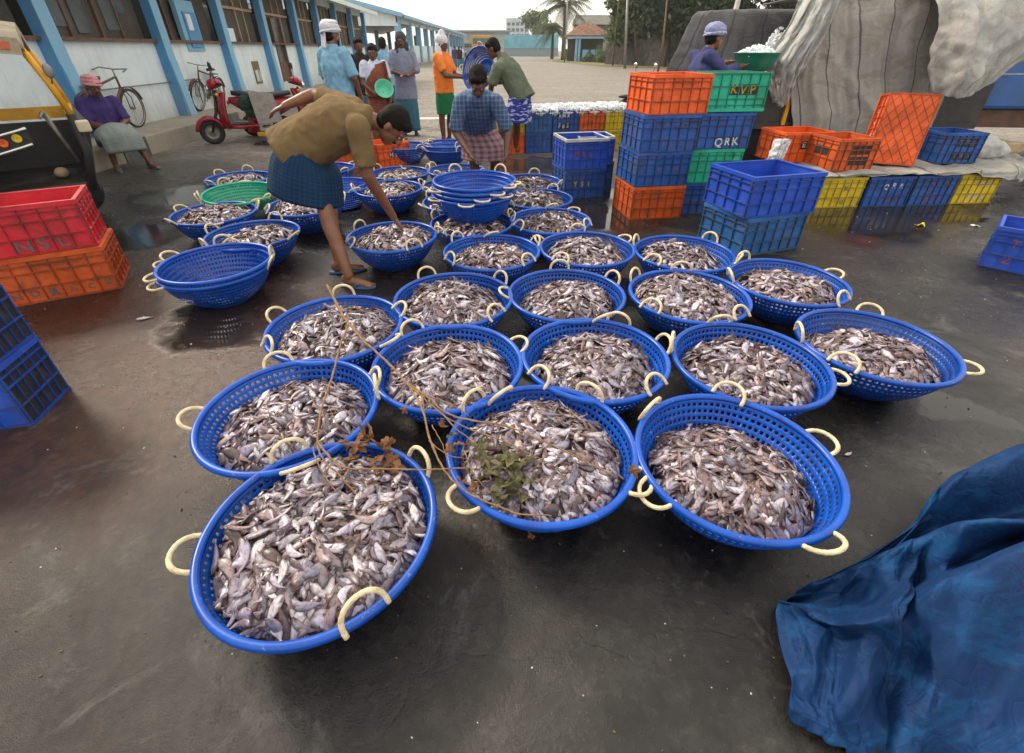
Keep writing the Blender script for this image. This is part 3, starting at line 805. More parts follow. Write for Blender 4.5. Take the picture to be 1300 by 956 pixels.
tr_s = MB(); p0 = at(838, 72, 38); tr_s.tube([(p0.x, 38, 0), (p0.x + .05, 38, 2), (p0.x - .1, 38, 4.4)], [.08, .07, .05], 8)
tag(tr_s.build('bare_tree_stem', M['brownwood']), 'thin brown bare stem standing before the stone wall', 'tree')

M['leaf_palm'] = leaf_mat('palm_leaves', (.015, .028, .008, 1), (.05, .075, .02, 1))
def palm(label, x, y, h, seed, lean=0.0, L=3.4, nf=17):
    t = thing('palm_tree', label, 'palm', (x, y, 0)); r = random.Random(seed)
    mb = MB(); mb.tube([(lean * k * k, 0, h * k) for k in [i / 6 for i in range(7)]], [.30 - .12 * i / 6 for i in range(7)], 9)
    mb.build('trunk', M['bark'], t)
    fr = MB()
    for k in range(nf):
        az = 2 * PI * k / nf + r.uniform(-.2, .2); el = r.uniform(-.3, 1.15); ll = L * r.uniform(.8, 1.1)
        d = Vector((math.cos(az), math.sin(az), 0)); P = []
        for i in range(9):
            s = i / 8; P.append(Vector((lean, 0, h)) + d * ll * s * math.cos(el * (1 - s * .5)) + Vector((0, 0, ll * (math.sin(el) * s - .75 * s * s))))
        fr.tube(P, [.035 - .003 * i for i in range(9)], 4)
        side = Vector((-d.y, d.x, 0))
        for i in range(1, 9):
            for j in range(3):
                s = (i - j / 3) / 8; q = P[i - 1].lerp(P[i], 1 - j / 3)
                w = .95 * math.sin(PI * min(.95, s * .8 + .12)) * L / 3.4
                for sg in (-1, 1):
                    tip = q + side * sg * w + (P[i] - P[i - 1]).normalized() * w * .55 + Vector((0, 0, -w * r.uniform(.35, .8)))
                    n_ = (P[i] - P[i - 1]).normalized() * .07
                    fr.add([q - n_, q + n_, tip], [(0, 1, 2)])
    fr.build('crown', M['leaf_palm'], t)
pp_ = at(717, 20, 85); palm('tall coconut palm standing beside the tiled hut', pp_.x, 85, at(717, 8, 85).z, 21, L=4.4, nf=20)
pp_ = at(702, 40, 92); palm('shorter coconut palm left of the tall one', pp_.x, 92, at(702, 36, 92).z, 22, L=3.2)

def poles():
    for lab, px0, px1, Y, r, ptop in (('thin dark leaning utility pole left of the thick one', 780, 787, 55, .07, -14), ('thick grey utility pole in front of the trees', 796, 797.5, 48, .13, -18), ('thin slanting stay pole right of the thick one', 812, 803, 50, .06, -12)):
        b_ = at(px0, 62, Y); t_ = at(px1, ptop, Y); mb = MB()
        mb.tube([(b_.x, Y, 0), (t_.x, Y, t_.z)], [r, r * .7], 10)
        tag(mb.build('utility_pole', M['steel'] if r > .1 else M['brownwood']), lab, 'pole')
    b_ = at(936, 40, 12); t_ = at(945, -30, 12); mb = MB()
    mb.tube([(b_.x - .25, 12, 0), (t_.x, 12, t_.z)], [.06, .05], 10)
    tag(mb.build('mast', plain('pale_mast_paint', (.42, .40, .37, 1), .7)), 'pale slanting mast rising behind the grey covered truck', 'mast')
    b_ = at(718, 50, 70); mb = MB(); mb.tube([(b_.x, 70, 0), (b_.x, 70, 9)], .09, 8)
    tag(mb.build('lamp_post', M['steel']), 'slim dark post standing in front of the palm', 'post')
poles()

# verge with weeds in front of hut and wall
vg = MB(); V0 = [(745, 84, 0), (712, 75, 0), (724, 70, 0), (850, 78, 0), (1010, 88, 0), (1010, 96, 0), (860, 92, 0)]
VP = [G(700, 78), G(715, 72.5), G(1000, 80), G(1000, 93), G(840, 87), G(760, 84)]
vg.add([(q.x, q.y, .02) for q in VP], [(5, 4, 3, 2, 1, 0)])
tag(vg.build('grass_verge', plain('verge_grass', (.16, .15, .05, 1), .9, .4, 1.2)), kind='structure')
r_ = np.random.default_rng(5); C = []; RR = []
for k in range(150):
    t = r_.random(); a, b = G(722, 77), G(812, 81); q = a.lerp(b, t); w = .9 if t < .6 else .35
    C.append((q.x + r_.normal() * .8, q.y + r_.normal() * 2.5, .25 + r_.random() * w)); RR.append(.35 + .4 * r_.random())
tag(link_mesh('weeds', leaves_mesh('weeds', C, RR, 9000, .16, 77), M['leaf_mid']), 'green weeds and grass growing along the verge', 'weeds', kind='stuff')

# vehicles far off
def far_truck(label, x, y, w, h, c, name='lorry'):
    t = thing(name, label, name, (x, y, 0))
    MB().box((0, 0, h * .62), (w, 3.2, h * .62)).build('body', plain('far_paint_' + name + str(int(y)), c, .5, .2, 1), t, bevel=.08)
    MB().box((0, -1.62, h * .72), (w * .84, .04, h * .22)).build('windscreen', M['glassdark'], t)
    for s in (-1, 1):
        MB().lathe([(.02, -.14), (.42, -.14), (.45, 0), (.42, .14), (.02, .14)], 14, (s * w * .38, -1.1, .45), 'x').build('wheel', M['black'], t)
        MB().box((s * w * .36, -1.63, h * .38), (.3, .04, .2)).build('headlight', M['ice'], t)
a = at(612, 52, 92); far_truck('yellow and brown bus parked at the far end of the yard', a.x, 92, 3.4, 3.6, (.5, .27, .05, 1), 'bus')
a = at(598, 56, 104); far_truck('small grey lorry parked beyond the long shed', a.x, 104, 2.6, 2.8, (.3, .33, .36, 1), 'lorry')
# ------------------------------------------------------------------ baskets
BR, BH = .35, .242
PROF = [(.165, .004), (.20, .022), (.235, .050), (.262, .078), (.284, .106), (.302, .134), (.317, .162), (.329, .190), (.339, .218), (.344, .232)]
def basket_shell_mesh():
    mb = MB(); N = 84; T = .004
    # solid foot disc
    mb.rings([[(r * math.cos(2 * PI * k / N), r * math.sin(2 * PI * k / N), z) for k in range(N)] for r, z in ((.001, .006), (.06, .006), (.12, .005), (.165, .004))], caps=False)
    mb.rings([[(r * math.cos(2 * PI * k / N), r * math.sin(2 * PI * k / N), z) for k in range(N)] for r, z in ((.10, .0005), (.165, -.0005), (.172, .006))], caps=False)
    for i in range(len(PROF) - 1):
        (r0, z0), (r1, z1) = PROF[i], PROF[i + 1]
        solid = i in (0, 8)
        off = (i % 2) * .5 if 0 else 0
        for k in range(N):
            a0, a1 = 2 * PI * (k + off) / N, 2 * PI * (k + 1 + off) / N
            c = [Vector((r0 * math.cos(a0), r0 * math.sin(a0), z0)), Vector((r0 * math.cos(a1), r0 * math.sin(a1), z0)),
                 Vector((r1 * math.cos(a1), r1 * math.sin(a1), z1)), Vector((r1 * math.cos(a0), r1 * math.sin(a0), z1))]
            if solid: mb.add(c, [(0, 1, 2, 3)], smooth=True); continue
            m_ = sum(c, Vector()) / 4
            u, v = (c[1] - c[0] + c[2] - c[3]) * .25, (c[3] - c[0] + c[2] - c[1]) * .25
            h = [m_ - u * .54 - v * .46, m_ + u * .54 - v * .46, m_ + u * .54 + v * .46, m_ - u * .54 + v * .46]
            mb.add(c + h, [(0, 1, 5, 4), (1, 2, 6, 5), (2, 3, 7, 6), (3, 0, 4, 7)], smooth=True)
    # vertical moulding ribs inside the rim band
    me = mb.mesh('basket_shell')
    bm = bmesh.new(); bm.from_mesh(me); bmesh.ops.remove_doubles(bm, verts=bm.verts, dist=.0002); bm.to_mesh(me); bm.free()
    o = bpy.data.objects.new('tmp', me); col.objects.link(o)
    m = o.modifiers.new('s', 'SOLIDIFY'); m.thickness = T; m.offset = 0
    apply_mods(o); me = o.data; bpy.data.objects.remove(o)
    return me
def rim_mesh():
    mb = MB(); pr_ = [(.336, .226), (.337, .236), (.342, .2425), (.350, .245), (.358, .2425), (.362, .235), (.362, .224), (.356, .2185), (.352, .222), (.350, .232)]
    pr_ = pr_ + [(.344, .228)]
    N = 84; R = []
    for k in range(N):
        a = 2 * PI * k / N; w = 1 + .004 * math.sin(3 * a + 1)
        R.append([(r * w * math.cos(a), r * w * math.sin(a), z) for r, z in pr_])
    mb.rings(R, closed=True); return mb.mesh('rim')
def handle_mesh():
    """rope loop through two holes of the rim; local origin on the rim, x outwards, y along the rim"""
    mb = MB(); P = []; n = 26
    for i in range(n + 1):
        t = i / n; a = PI * t
        P.append((.004 + .012 * math.sin(a), -.062 * math.cos(a) * (1 + .10 * math.sin(a)), -.012 + .076 * math.sin(a) ** .8))
    mb.tube(P, [.0078 * (1 + .07 * math.sin(i * 2.6)) for i in range(n + 1)], 8)
    
    return mb.mesh('handle')
SHELL, RIM, HAND = basket_shell_mesh(), rim_mesh(), handle_mesh()
def basket(x, y, z, label, rz=0.0, hang=None, mat_='bk_blue', tilt=(0, 0), group='round fishing baskets set out on the wet ground', seed=0, s=1.0, nh=4):
    t = thing('basket', label, 'basket', (x, y, z), 0, group, rot=(tilt[0], tilt[1], rz)); t.scale = (s, s, s)
    for nm, me in (('basket_shell', SHELL), ('rim', RIM)):
        o = link_mesh(nm, me, None, t)
        if not me.materials: me.materials.append(M['bk_blue'])
        o.material_slots[0].link = 'OBJECT'; o.material_slots[0].material = M[mat_]
    r = random.Random(seed * 13 + 5)
    angs = hang if hang is not None else [45 + 90 * k + r.uniform(-12, 12) for k in range(nh)]
    for a in angs:
        fl = None
        if isinstance(a, tuple): a, fl = a
        aa = R_(a) - rz
        if fl is None: fl = r.choice([-20, 15, 35, 60, 25])
        o = link_mesh('handle', HAND, M['rope'], t)
        M_ = Matrix.Translation(((BR + .002) * math.cos(aa), (BR + .002) * math.sin(aa), .238)) @ Matrix.Rotation(aa, 4, 'Z') @ Matrix.Rotation(R_(fl), 4, 'Y') @ Matrix.Rotation(R_(r.uniform(-8, 8)), 4, 'X')
        o.matrix_local = M_
    return t

# ------------------------------------------------------------------ fish
NST = 9
def fish_arrays(rnd, n, lod=0):
    """n separate little fish lying along +x: returns verts (n, V, 3), colours (n, V, 3), faces (F,4)"""
    S = NST if lod == 0 else 6; K = 8 if lod == 0 else 6
    t = np.linspace(0, 1, S)
    w = np.interp(t, [0, .06, .18, .35, .55, .75, .88, .94, 1], [.20, .60, .95, 1.0, .84, .48, .18, .22, .75])
    th = np.interp(t, [0, .06, .18, .35, .55, .75, .88, .94, 1], [.25, .7, 1.0, 1.0, .85, .5, .22, .10, .05])
    L = rnd.uniform(.060, .112, n); W = L * rnd.uniform(.13, .205, n); H = W * rnd.uniform(.26, .44, n)
    bend = rnd.normal(0, .75, n); bendz = rnd.normal(0, .5, n)
    curl = rnd.random(n) < .12; bend[curl] *= 2.4
    ang = np.arange(K) * 2 * np.pi / K
    V = np.zeros((n, S, K, 3)); C = np.zeros((n, S, K, 3))
    x = (t - .5)
    for i in range(S):
        cx = L * x[i]
        cyb = bend * L * (x[i] ** 2) * .9; czb = bendz * L * x[i] ** 2 * .6
        sl = bend * x[i] * 1.8
        yy = np.outer(W * w[i], np.cos(ang)); zz = np.outer(H * th[i], np.sin(ang))
        V[:, i, :, 0] = (cx * (1 - .12 * np.abs(bend)))[:, None] - yy * np.sin(sl)[:, None]
        V[:, i, :, 1] = cyb[:, None] + yy * np.cos(sl)[:, None]
        V[:, i, :, 2] = czb[:, None] + zz
    pal = np.array([[.56, .53, .60], [.44, .41, .49], [.26, .24, .27], [.64, .61, .63], [.13, .10, .105], [.42, .34, .33], [.22, .23, .30], [.08, .06, .06], [.50, .50, .57], [.24, .17, .16], [.74, .71, .72], [.17, .15, .17]])
    base = pal[rnd.integers(0, len(pal), n)] * rnd.uniform(.75, 1.15, n)[:, None]
    brown = np.array([.155, .075, .06]); dark = np.array([.06, .045, .045])
    side = rnd.choice([-1, 1], n)
    edge = np.clip(np.cos(ang)[None, :] * side[:, None], 0, 1) ** 1.6          # darker back edge
    edge2 = np.clip(-np.cos(ang)[None, :] * side[:, None], 0, 1) ** 4
    for i in range(S):
        tail = np.interp(t[i], [0, .07, .2, .7, .9, 1], [.75, .25, 0, .1, .55, .8])
        m = np.clip(edge * .62 + tail, 0, 1)[:, :, None]
        tgt = brown * .6 + dark * .4
        c = base[:, None, :] * (1 - m) + tgt[None, None, :] * m
        c = c * (1 - .5 * edge2[:, :, None]) + np.array([.33, .17, .15]) * .5 * edge2[:, :, None]
        if i == 1 and K == 8: c[:, 1] = c[:, 1] * .12; c[:, 3] = c[:, 3] * .3
        c = c * np.array([.99, 1.0, 1.07])
        C[:, i] = c * 1.12 * rnd.uniform(.82, 1.15, (n, K))[:, :, None]
    F = []
    for i in range(S - 1):
        for j in range(K):
            k = (j + 1) % K; F.append((i * K + j, i * K + k, (i + 1) * K + k, (i + 1) * K + j))
    F.append(tuple(range(K))[::-1] + () if 0 else (3 * K // 4, K // 2, K // 4, 0)) if 0 else None
    nose = [(0, j + 1, j + 2, j + 2) for j in range(0, 0)]
    # cap the ends with quads
    b0 = 0; b1 = (S - 1) * K
    if K == 8:
        for b_, rev in ((b0, True), (b1, False)):
            q = [(b_, b_ + 1, b_ + 2, b_ + 3), (b_, b_ + 3, b_ + 4, b_ + 7), (b_ + 4, b_ + 5, b_ + 6, b_ + 7)]
            F += [f[::-1] if rev else f for f in q]
    else:
        for b_, rev in ((b0, True), (b1, False)):
            q = [(b_, b_ + 1, b_ + 2, b_ + 3), (b_, b_ + 3, b_ + 4, b_ + 5)]
            F += [f[::-1] if rev else f for f in q]
    return V.reshape(n, S * K, 3), C.reshape(n, S * K, 3), np.array(F)
def raw_mesh(name, V, C, F):
    me = bpy.data.meshes.new(name); me.vertices.add(len(V)); me.vertices.foreach_set('co', V.astype(np.float32).reshape(-1))
    nf = len(F); k = F.shape[1]
    me.loops.add(nf * k); me.loops.foreach_set('vertex_index', F.reshape(-1).astype(np.int32))
    me.polygons.add(nf); me.polygons.foreach_set('loop_start', np.arange(nf, dtype=np.int32) * k); me.polygons.foreach_set('loop_total', np.full(nf, k, dtype=np.int32))
    me.polygons.foreach_set('use_smooth', np.ones(nf, bool))
    ca = me.color_attributes.new('tint', 'FLOAT_COLOR', 'POINT')
    ca.data.foreach_set('color', np.concatenate([C, np.ones((len(C), 1))], 1).astype(np.float32).reshape(-1))
    me.update(); return me
def fish_mat():
    m, nt, b = new_mat('wet_fish_skin')
    at_ = nt.nodes.new('ShaderNodeAttribute'); at_.attribute_name = 'tint'; vec = coord(nt)
    n = tnoise(nt, 70, 5, .65, vec)
    sp = ramp(nt, n, [(.36, (.55, .45, .42, 1)), (.52, g4(1.0)), (.75, (1.16, 1.14, 1.16, 1))])
    cc = mixc(nt, 1.0, at_.outputs['Color'], sp, 'MULTIPLY')
    bl = ramp(nt, tnoise(nt, 22, 4, .6, vec), [(.62, g4(0)), (.74, g4(.5))])
    cc = mixc(nt, bl, cc, (.16, .055, .045, 1))
    nt.links.new(cc, b.inputs['Base Color'])
    nt.links.new(ramp(nt, n, [(.35, g4(.42)), (.7, g4(.24))]), b.inputs['Roughness'])
    b.inputs['Specular IOR Level'].default_value = .6
    bump(nt, b, tnoise(nt, 160, 4, .6, vec), .25, .002)
    return m
M['fish'] = fish_mat()
M['fishbed'] = plain('shaded_fish_below', (.04, .028, .026, 1), .5, .4, 40, bmp=.7, bscale=80)  # shade between fish and behind basket holes put into this dark colour
nrng = np.random.default_rng(11)
class Heap:
    def __init__(s, x, y, z, rad, lvl, peak, off=(0, 0), seed=0):
        s.x, s.y, s.z, s.rad, s.lvl, s.peak, s.off, s.seed = x, y, z, rad, lvl, peak, off, seed
    def h(s, X, Y):
        """height of the heap's surface at local X, Y (arrays)"""
        ox, oy = s.off[0] * s.rad, s.off[1] * s.rad
        d = np.sqrt((X - ox) ** 2 + (Y - oy) ** 2) / s.rad
        e = np.sqrt(X ** 2 + Y ** 2) / s.rad
        b = s.lvl + s.peak * np.clip(1 - d ** 2 * .8, 0, 1) - .045 * np.clip(e, 0, 1.1) ** 6
        a = s.seed * 1.7
        b = b + .010 * np.sin(X * 19 + a) * np.cos(Y * 17 + a * 2) + .006 * np.sin(X * 41 + Y * 37 + a)
        return b
def rot_axis_np(n, V, yaw, nx, ny, roll, pitch):
    """orient fish: roll about x, pitch about y, yaw, then lean with the slope"""
    c, s = np.cos(roll)[:, None], np.sin(roll)[:, None]
    x, y, z = V[..., 0], V[..., 1], V[..., 2]
    y, z = y * c - z * s, y * s + z * c
    c, s = np.cos(pitch)[:, None], np.sin(pitch)[:, None]
    x, z = x * c + z * s, -x * s + z * c
    c, s = np.cos(yaw)[:, None], np.sin(yaw)[:, None]
    x, y = x * c - y * s, x * s + y * c
    z = z + x * nx[:, None] + y * ny[:, None]
    return np.stack([x, y, z], -1)
def scatter(hp, n, layer=(-.022, .010), rmax=1.0, swirl=None):
    r = np.sqrt(nrng.random(n)) * hp.rad * rmax; a = nrng.random(n) * 2 * np.pi
    X, Y = r * np.cos(a), r * np.sin(a)
    e = .01; z = hp.h(X, Y)
    nx = (hp.h(X + e, Y) - z) / e; ny = (hp.h(X, Y + e) - z) / e
    z = z + nrng.uniform(layer[0], layer[1], n)
    # neighbouring fish lie roughly alike: smooth direction field plus scatter
    fld = 2.2 * np.sin(X * 9 + hp.seed) + 2.0 * np.cos(Y * 8 + hp.seed * 2.3)
    yaw = fld + nrng.normal(0, .75, n)
    return X, Y, z, yaw, nx, ny, nrng.normal(0, .38, n), nrng.normal(0, .20, n)
stuffV, stuffC, stuffF = [], [], []
stuffn = 0
bedV = MB()
def fill(hp, n, lod=0, layer=(-.026, .008)):
    global stuffn
    X, Y, z, yaw, nx, ny, roll, pitch = scatter(hp, n, layer)
    V, C, F = fish_arrays(nrng, n, lod)
    V = rot_axis_np(n, V, yaw, nx, ny, roll, pitch)
    V += np.stack([X, Y, z], -1)[:, None, :]
    rr = np.sqrt((V[..., 0]) ** 2 + V[..., 1] ** 2); lim = np.interp(V[..., 2], [p[1] for p in PROF], [p[0] for p in PROF]) - .006
    k = np.minimum(1, lim / np.maximum(rr, 1e-6)); V[..., 0] *= k; V[..., 1] *= k
    V += np.array([hp.x, hp.y, hp.z])
    vc = V.shape[1]
    Fa = (F[None] + (np.arange(n) * vc)[:, None, None] + stuffn).reshape(-1, 4)
    stuffV.append(V.reshape(-1, 3)); stuffC.append(C.reshape(-1, 3)); stuffF.append(Fa); stuffn += n * vc
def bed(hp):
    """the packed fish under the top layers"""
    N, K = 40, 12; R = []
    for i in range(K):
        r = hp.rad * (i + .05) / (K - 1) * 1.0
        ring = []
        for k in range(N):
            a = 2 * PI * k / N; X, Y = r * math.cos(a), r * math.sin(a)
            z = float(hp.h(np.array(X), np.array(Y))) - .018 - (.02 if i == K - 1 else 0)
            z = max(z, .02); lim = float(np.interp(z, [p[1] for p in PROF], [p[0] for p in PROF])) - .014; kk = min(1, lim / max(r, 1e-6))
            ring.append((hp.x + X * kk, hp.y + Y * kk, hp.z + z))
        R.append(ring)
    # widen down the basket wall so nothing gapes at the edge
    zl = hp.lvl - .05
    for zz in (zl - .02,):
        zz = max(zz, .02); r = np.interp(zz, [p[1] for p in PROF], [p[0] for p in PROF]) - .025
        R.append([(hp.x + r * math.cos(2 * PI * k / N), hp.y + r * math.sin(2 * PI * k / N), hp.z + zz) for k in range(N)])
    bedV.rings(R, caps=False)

BASKETS = [
 # x, y, rz, level, peak, off, n, handles(az, flop), label
 (-.603, .899, .3, .175, .060, (.05, .0), 0, [(196, 62), (127, 5), (42, 12), (-52, -38)], 'nearest blue basket, heaped with fish under dry brown leaves'),
 (.113, 1.244, .8, .158, .050, (-.05, .1), 640, [(140, 0), (52, -5), (222, 75), (-28, 85)], 'blue fish basket with green leaves and twigs lying over its left side'),
 (.821, 1.181, 1.4, .120, .060, (-.15, -.25), 600, [(135, -25), (205, 95), (12, 70), (-70, 55)], 'blue fish basket with dark stained rope handles and a notched rim, nearest the crumpled tarpaulin'),
 (-.929, 1.450, .2, .130, .060, (.1, .0), 560, [(190, 55), (120, 35), (-62, 40), (20, -10)], 'blue fish basket directly behind the nearest one, thin twig crossing it'),
 (-.305, 1.777, .9, .135, .055, (.0, .1), 480, [(128, 20), (205, -45), (25, 55), (-45, 20)], 'blue fish basket with twigs over its left rim, behind the leaf covered one'),
 (.405, 1.843, .4, .125, .065, (.1, .25), 480, [(60, -15), (215, -50), (-48, -55), (12, 15)], 'blue fish basket right behind the one with green leaves'),
 (1.145, 1.797, 1.1, .140, .050, (.0, .0), 480, [(158, 0), (92, -35), (232, -60), (-20, 80)], 'blue fish basket behind the notched rim one, its handle sticking out to the right'),
 (1.853, 1.954, .7, .120, .065, (.1, -.2), 460, [(168, 0), (60, 45), (215, -60), (-35, 75)], 'rightmost blue fish basket, standing apart over a clear strip of ground'),
 (-.960, 2.127, .5, .150, .060, (.05, .1), 440, [(165, 35), (100, 5), (222, -40), (-25, 50)], 'blue fish basket by the top of the long bare stick'),
 (-.353, 2.461, .1, .145, .070, (-.2, .1), 420, [(125, 15), (212, -60), (40, 15), (-40, -50)], 'blue fish basket in front of the brown shirted man\'s basket, fish piled to its left'),
 (.336, 2.517, .6, .125, .075, (.1, .0), 420, [(30, 15), (92, -5), (-62, 30), (180, 55)], 'blue fish basket under the middle of the rows with a small rounded pile'),
 (1.083, 2.506, .3, .175, .060, (-.1, .1), 460, [(140, 10), (80, -20), (215, -55), (-55, -50)], 'fullest blue fish basket, heaped level with its rim at the left'),
 (1.788, 2.702, 1.0, .140, .055, (.1, .0), 420, [(115, 0), (15, 60), (175, 10), (-60, -40)], 'blue fish basket right of the fullest one, in front of the two stacked blue crates'),
 (-.151, 3.213, .3, .130, .070, (.05, -.05), 340, [(140, 10), (215, -35), (25, 20), (-40, -45)], 'blue fish basket directly in front of the stack of four empty baskets'),
 (.566, 3.278, .2, .140, .070, (-.05, .1), 340, [(95, -10), (160, 40), (30, 60), (230, -55)], 'blue fish basket right of the one below the empty stack, dark fish on top'),
 (1.270, 3.192, .9, .140, .070, (-.25, .1), 340, [(150, 5), (40, 5), (215, -60), (-30, 20)], 'blue fish basket in front of the tall crate stack, a fish tail above its rim'),
 (-.962, 3.540, .4, .165, .050, (.1, .1), 320, [(150, -5), (20, 10), (215, -60), (-50, -40)], 'blue basket of fish that the brown shirted man reaches into'),
 (-.347, 3.865, .5, .165, .030, (0, 0), 240, [(155, 15), (20, 20), (230, 10), (-60, 40)], 'blue fish basket carrying the stack of empty baskets'),
 (.336, 3.942, .2, .145, .075, (.1, .1), 260, [(160, 20), (50, 65), (215, -50), (-30, -40)], 'blue fish basket right of the empty stack, partly wet rim'),
 (.252, 4.640, .3, .160, .080, (-.2, .1), 220, [(60, 20), (150, 20), (-70, 30), (220, 10)], 'blue fish basket behind the one right of the empty stack, piled high'),
 (-.520, 4.520, .9, .165, .050, (0, 0), 220, [(150, 5), (210, 50), (60, 10), (-60, 20)], 'blue fish basket half hidden left of the empty stack, brownish fish'),
 (.205, 5.330, .8, .150, .060, (0, 0), 160, [(80, 10), (170, 30), (-30, 20), (250, 10)], 'blue fish basket at the foot of the blue crates lettered MSL'),
 (-1.363, 5.760, .2, .150, .050, (0, .1), 160, [(30, 10), (-75, 20), (150, 10), (210, 10)], 'blue fish basket in front of the orange crate lettered CFH'),
 (-1.327, 5.020, .6, .165, .055, (.1, 0), 200, [(100, 5), (10, 20), (-70, 30), (190, 10)], 'blue fish basket just behind the reaching man\'s bent arm'),
 (-.690, 5.900, .6, .12, .03, (0, 0), 120, [(150, 20), (60, 0), (240, 10), (-30, 20)], 'blue basket with a few fish below the checked shirt man\'s hands'),
 (-.640, 5.130, .1, .155, .05, (0, 0), 150, [(170, 20), (70, 0), (-60, 10), (230, 20)], 'blue fish basket touching the left side of the empty stack'),
 (-2.106, 3.583, .4, .150, .060, (.25, .05), 300, [(85, 10), (170, 20), (232, 5), (-10, 40)], 'blue fish basket behind the two nested empty baskets at left'),
 (-2.735, 4.153, .2, .175, .045, (0, 0), 280, [(165, 45), (30, 20), (-60, 70), (240, 30)], 'blue fish basket standing in front of the green one, brimful'),
 (-3.185, 5.491, .3, .165, .040, (0, 0), 180, [(150, 30), (100, -5), (20, 5), (250, 20)], 'farthest left blue fish basket, behind the green one'),
 (-1.985, 4.400, .7, .170, .055, (0, 0), 280, [(215, -50), (130, 10), (-40, 80), (40, 20)], 'blue fish basket half hidden by the brown shirted man\'s leg'),
]
heaps = []
for i, (x, y, rz, lvl, pk, off, n, hh, lab) in enumerate(BASKETS):
    lvl += .030; pk += .018; n = int(n * 1.3)
    basket(x, y, 0, lab, rz, hh, seed=i)
    rad = np.interp(lvl, [p[1] for p in PROF], [p[0] for p in PROF]) - .010
    hp = Heap(x, y, 0, float(rad), lvl, pk, off, i * .77)
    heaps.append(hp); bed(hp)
    if n: fill(hp, n, 0 if y < 3 else 1)
# the nearest basket: lower fish join the mass, the 300 on top are each their own
fill(heaps[0], 900, 0, (-.034, -.004))
X, Y, z, yaw, nx, ny, roll, pitch = scatter(heaps[0], 300, (-.008, .014), .97)
protoV, protoC, F0 = fish_arrays(nrng, 40, 0)
PM = [raw_mesh('fish', protoV[i], protoC[i], F0) for i in range(40)]
for me in PM: me.materials.append(M['fish'])
for i in range(300):
    o = bpy.data.objects.new('fish', PM[i % 40]); col.objects.link(o)
    nrm = Vector((-nx[i], -ny[i], 1)).normalized()
    q = Vector((0, 0, 1)).rotation_difference(nrm).to_matrix().to_4x4()
    o.matrix_world = Matrix.Translation((heaps[0].x + X[i], heaps[0].y + Y[i], z[i])) @ q @ Matrix.Rotation(yaw[i], 4, 'Z') @ Matrix.Rotation(pitch[i], 4, 'Y') @ Matrix.Rotation(roll[i], 4, 'X')
    o.scale = (1.04, 1.04, 1.04)
    tag(o, 'small silvery fish on top of the heap in the nearest basket', 'fish', 'small fish on top of the nearest heap')
# empty baskets
basket(-2.045, 2.925, .0, 'lower of the two nested empty blue baskets at left', .2, [(178, 60), (8, 20), (235, 85), (100, 0)], seed=40)
basket(-2.035, 2.930, .035, 'upper of the two nested empty blue baskets at left', .5, [(168, 50), (18, -10), (222, 88), (110, -5)], seed=41)
for k, lab in enumerate(('bottom', 'second from bottom', 'third from bottom', 'top')):
    basket(-.335 + .004 * k, 4.02 + .01 * k, .215 + .034 * k, '%s basket of the four empty blue ones stacked on fish' % lab, .3 * k,
           [(150 - 9 * k, 60 if k < 3 else 10), (35 + 6 * k, 60 if k < 3 else 5), (-95 + 20 * k, 80), (-50 + 10 * k if k % 2 else 215, 75)], seed=50 + k, group='four empty baskets stacked up')
basket(-2.78, 4.72, 0, 'stained white basket nested outside the green one', .3, [(-20, 20), (-40, 40), (110, 0), (200, 20)], 'bk_white', seed=60, s=1.0)
basket(-2.77, 4.73, .035, 'empty green basket nested in a white one', .5, [(215, -5), (-10, 30), (140, 0), (60, 0)], 'bk_green', tilt=(R_(4), 0), seed=61)
basket(-1.90, 5.15, 0, 'empty blue basket seen between the reaching man\'s lungi and arm', .5, seed=62)
basket(-2.35, 6.0, 0, 'empty blue basket far back behind the reaching man\'s legs', .5, seed=66)
basket(-1.00, 7.40, 0, 'lower of two nested empty baskets left of the checked shirt man', .5, seed=63)
basket(-1.00, 7.42, .06, 'upper of two nested empty baskets left of the checked shirt man', .9, seed=64)
basket(-1.65, 7.60, 0, 'small looking empty blue basket behind the orange crate lettered CFH', .2, seed=65)
fill(Heap(-1.0, 7.42, .06, .27, .10, .02, (0, 0), 3), 60, 1)
allV, allC, allF = np.concatenate(stuffV), np.concatenate(stuffC), np.concatenate(stuffF)
fo = link_mesh('fish_heap', raw_mesh('fish_heap', allV, allC, allF), M['fish'])
tag(fo, 'heaps of small silvery brown fish filling the baskets', 'fish', kind='stuff')
tag(bedV.build('fish_layer', M['fishbed']), 'packed fish deeper in the baskets, shade between them put into the colour', 'fish', kind='stuff')
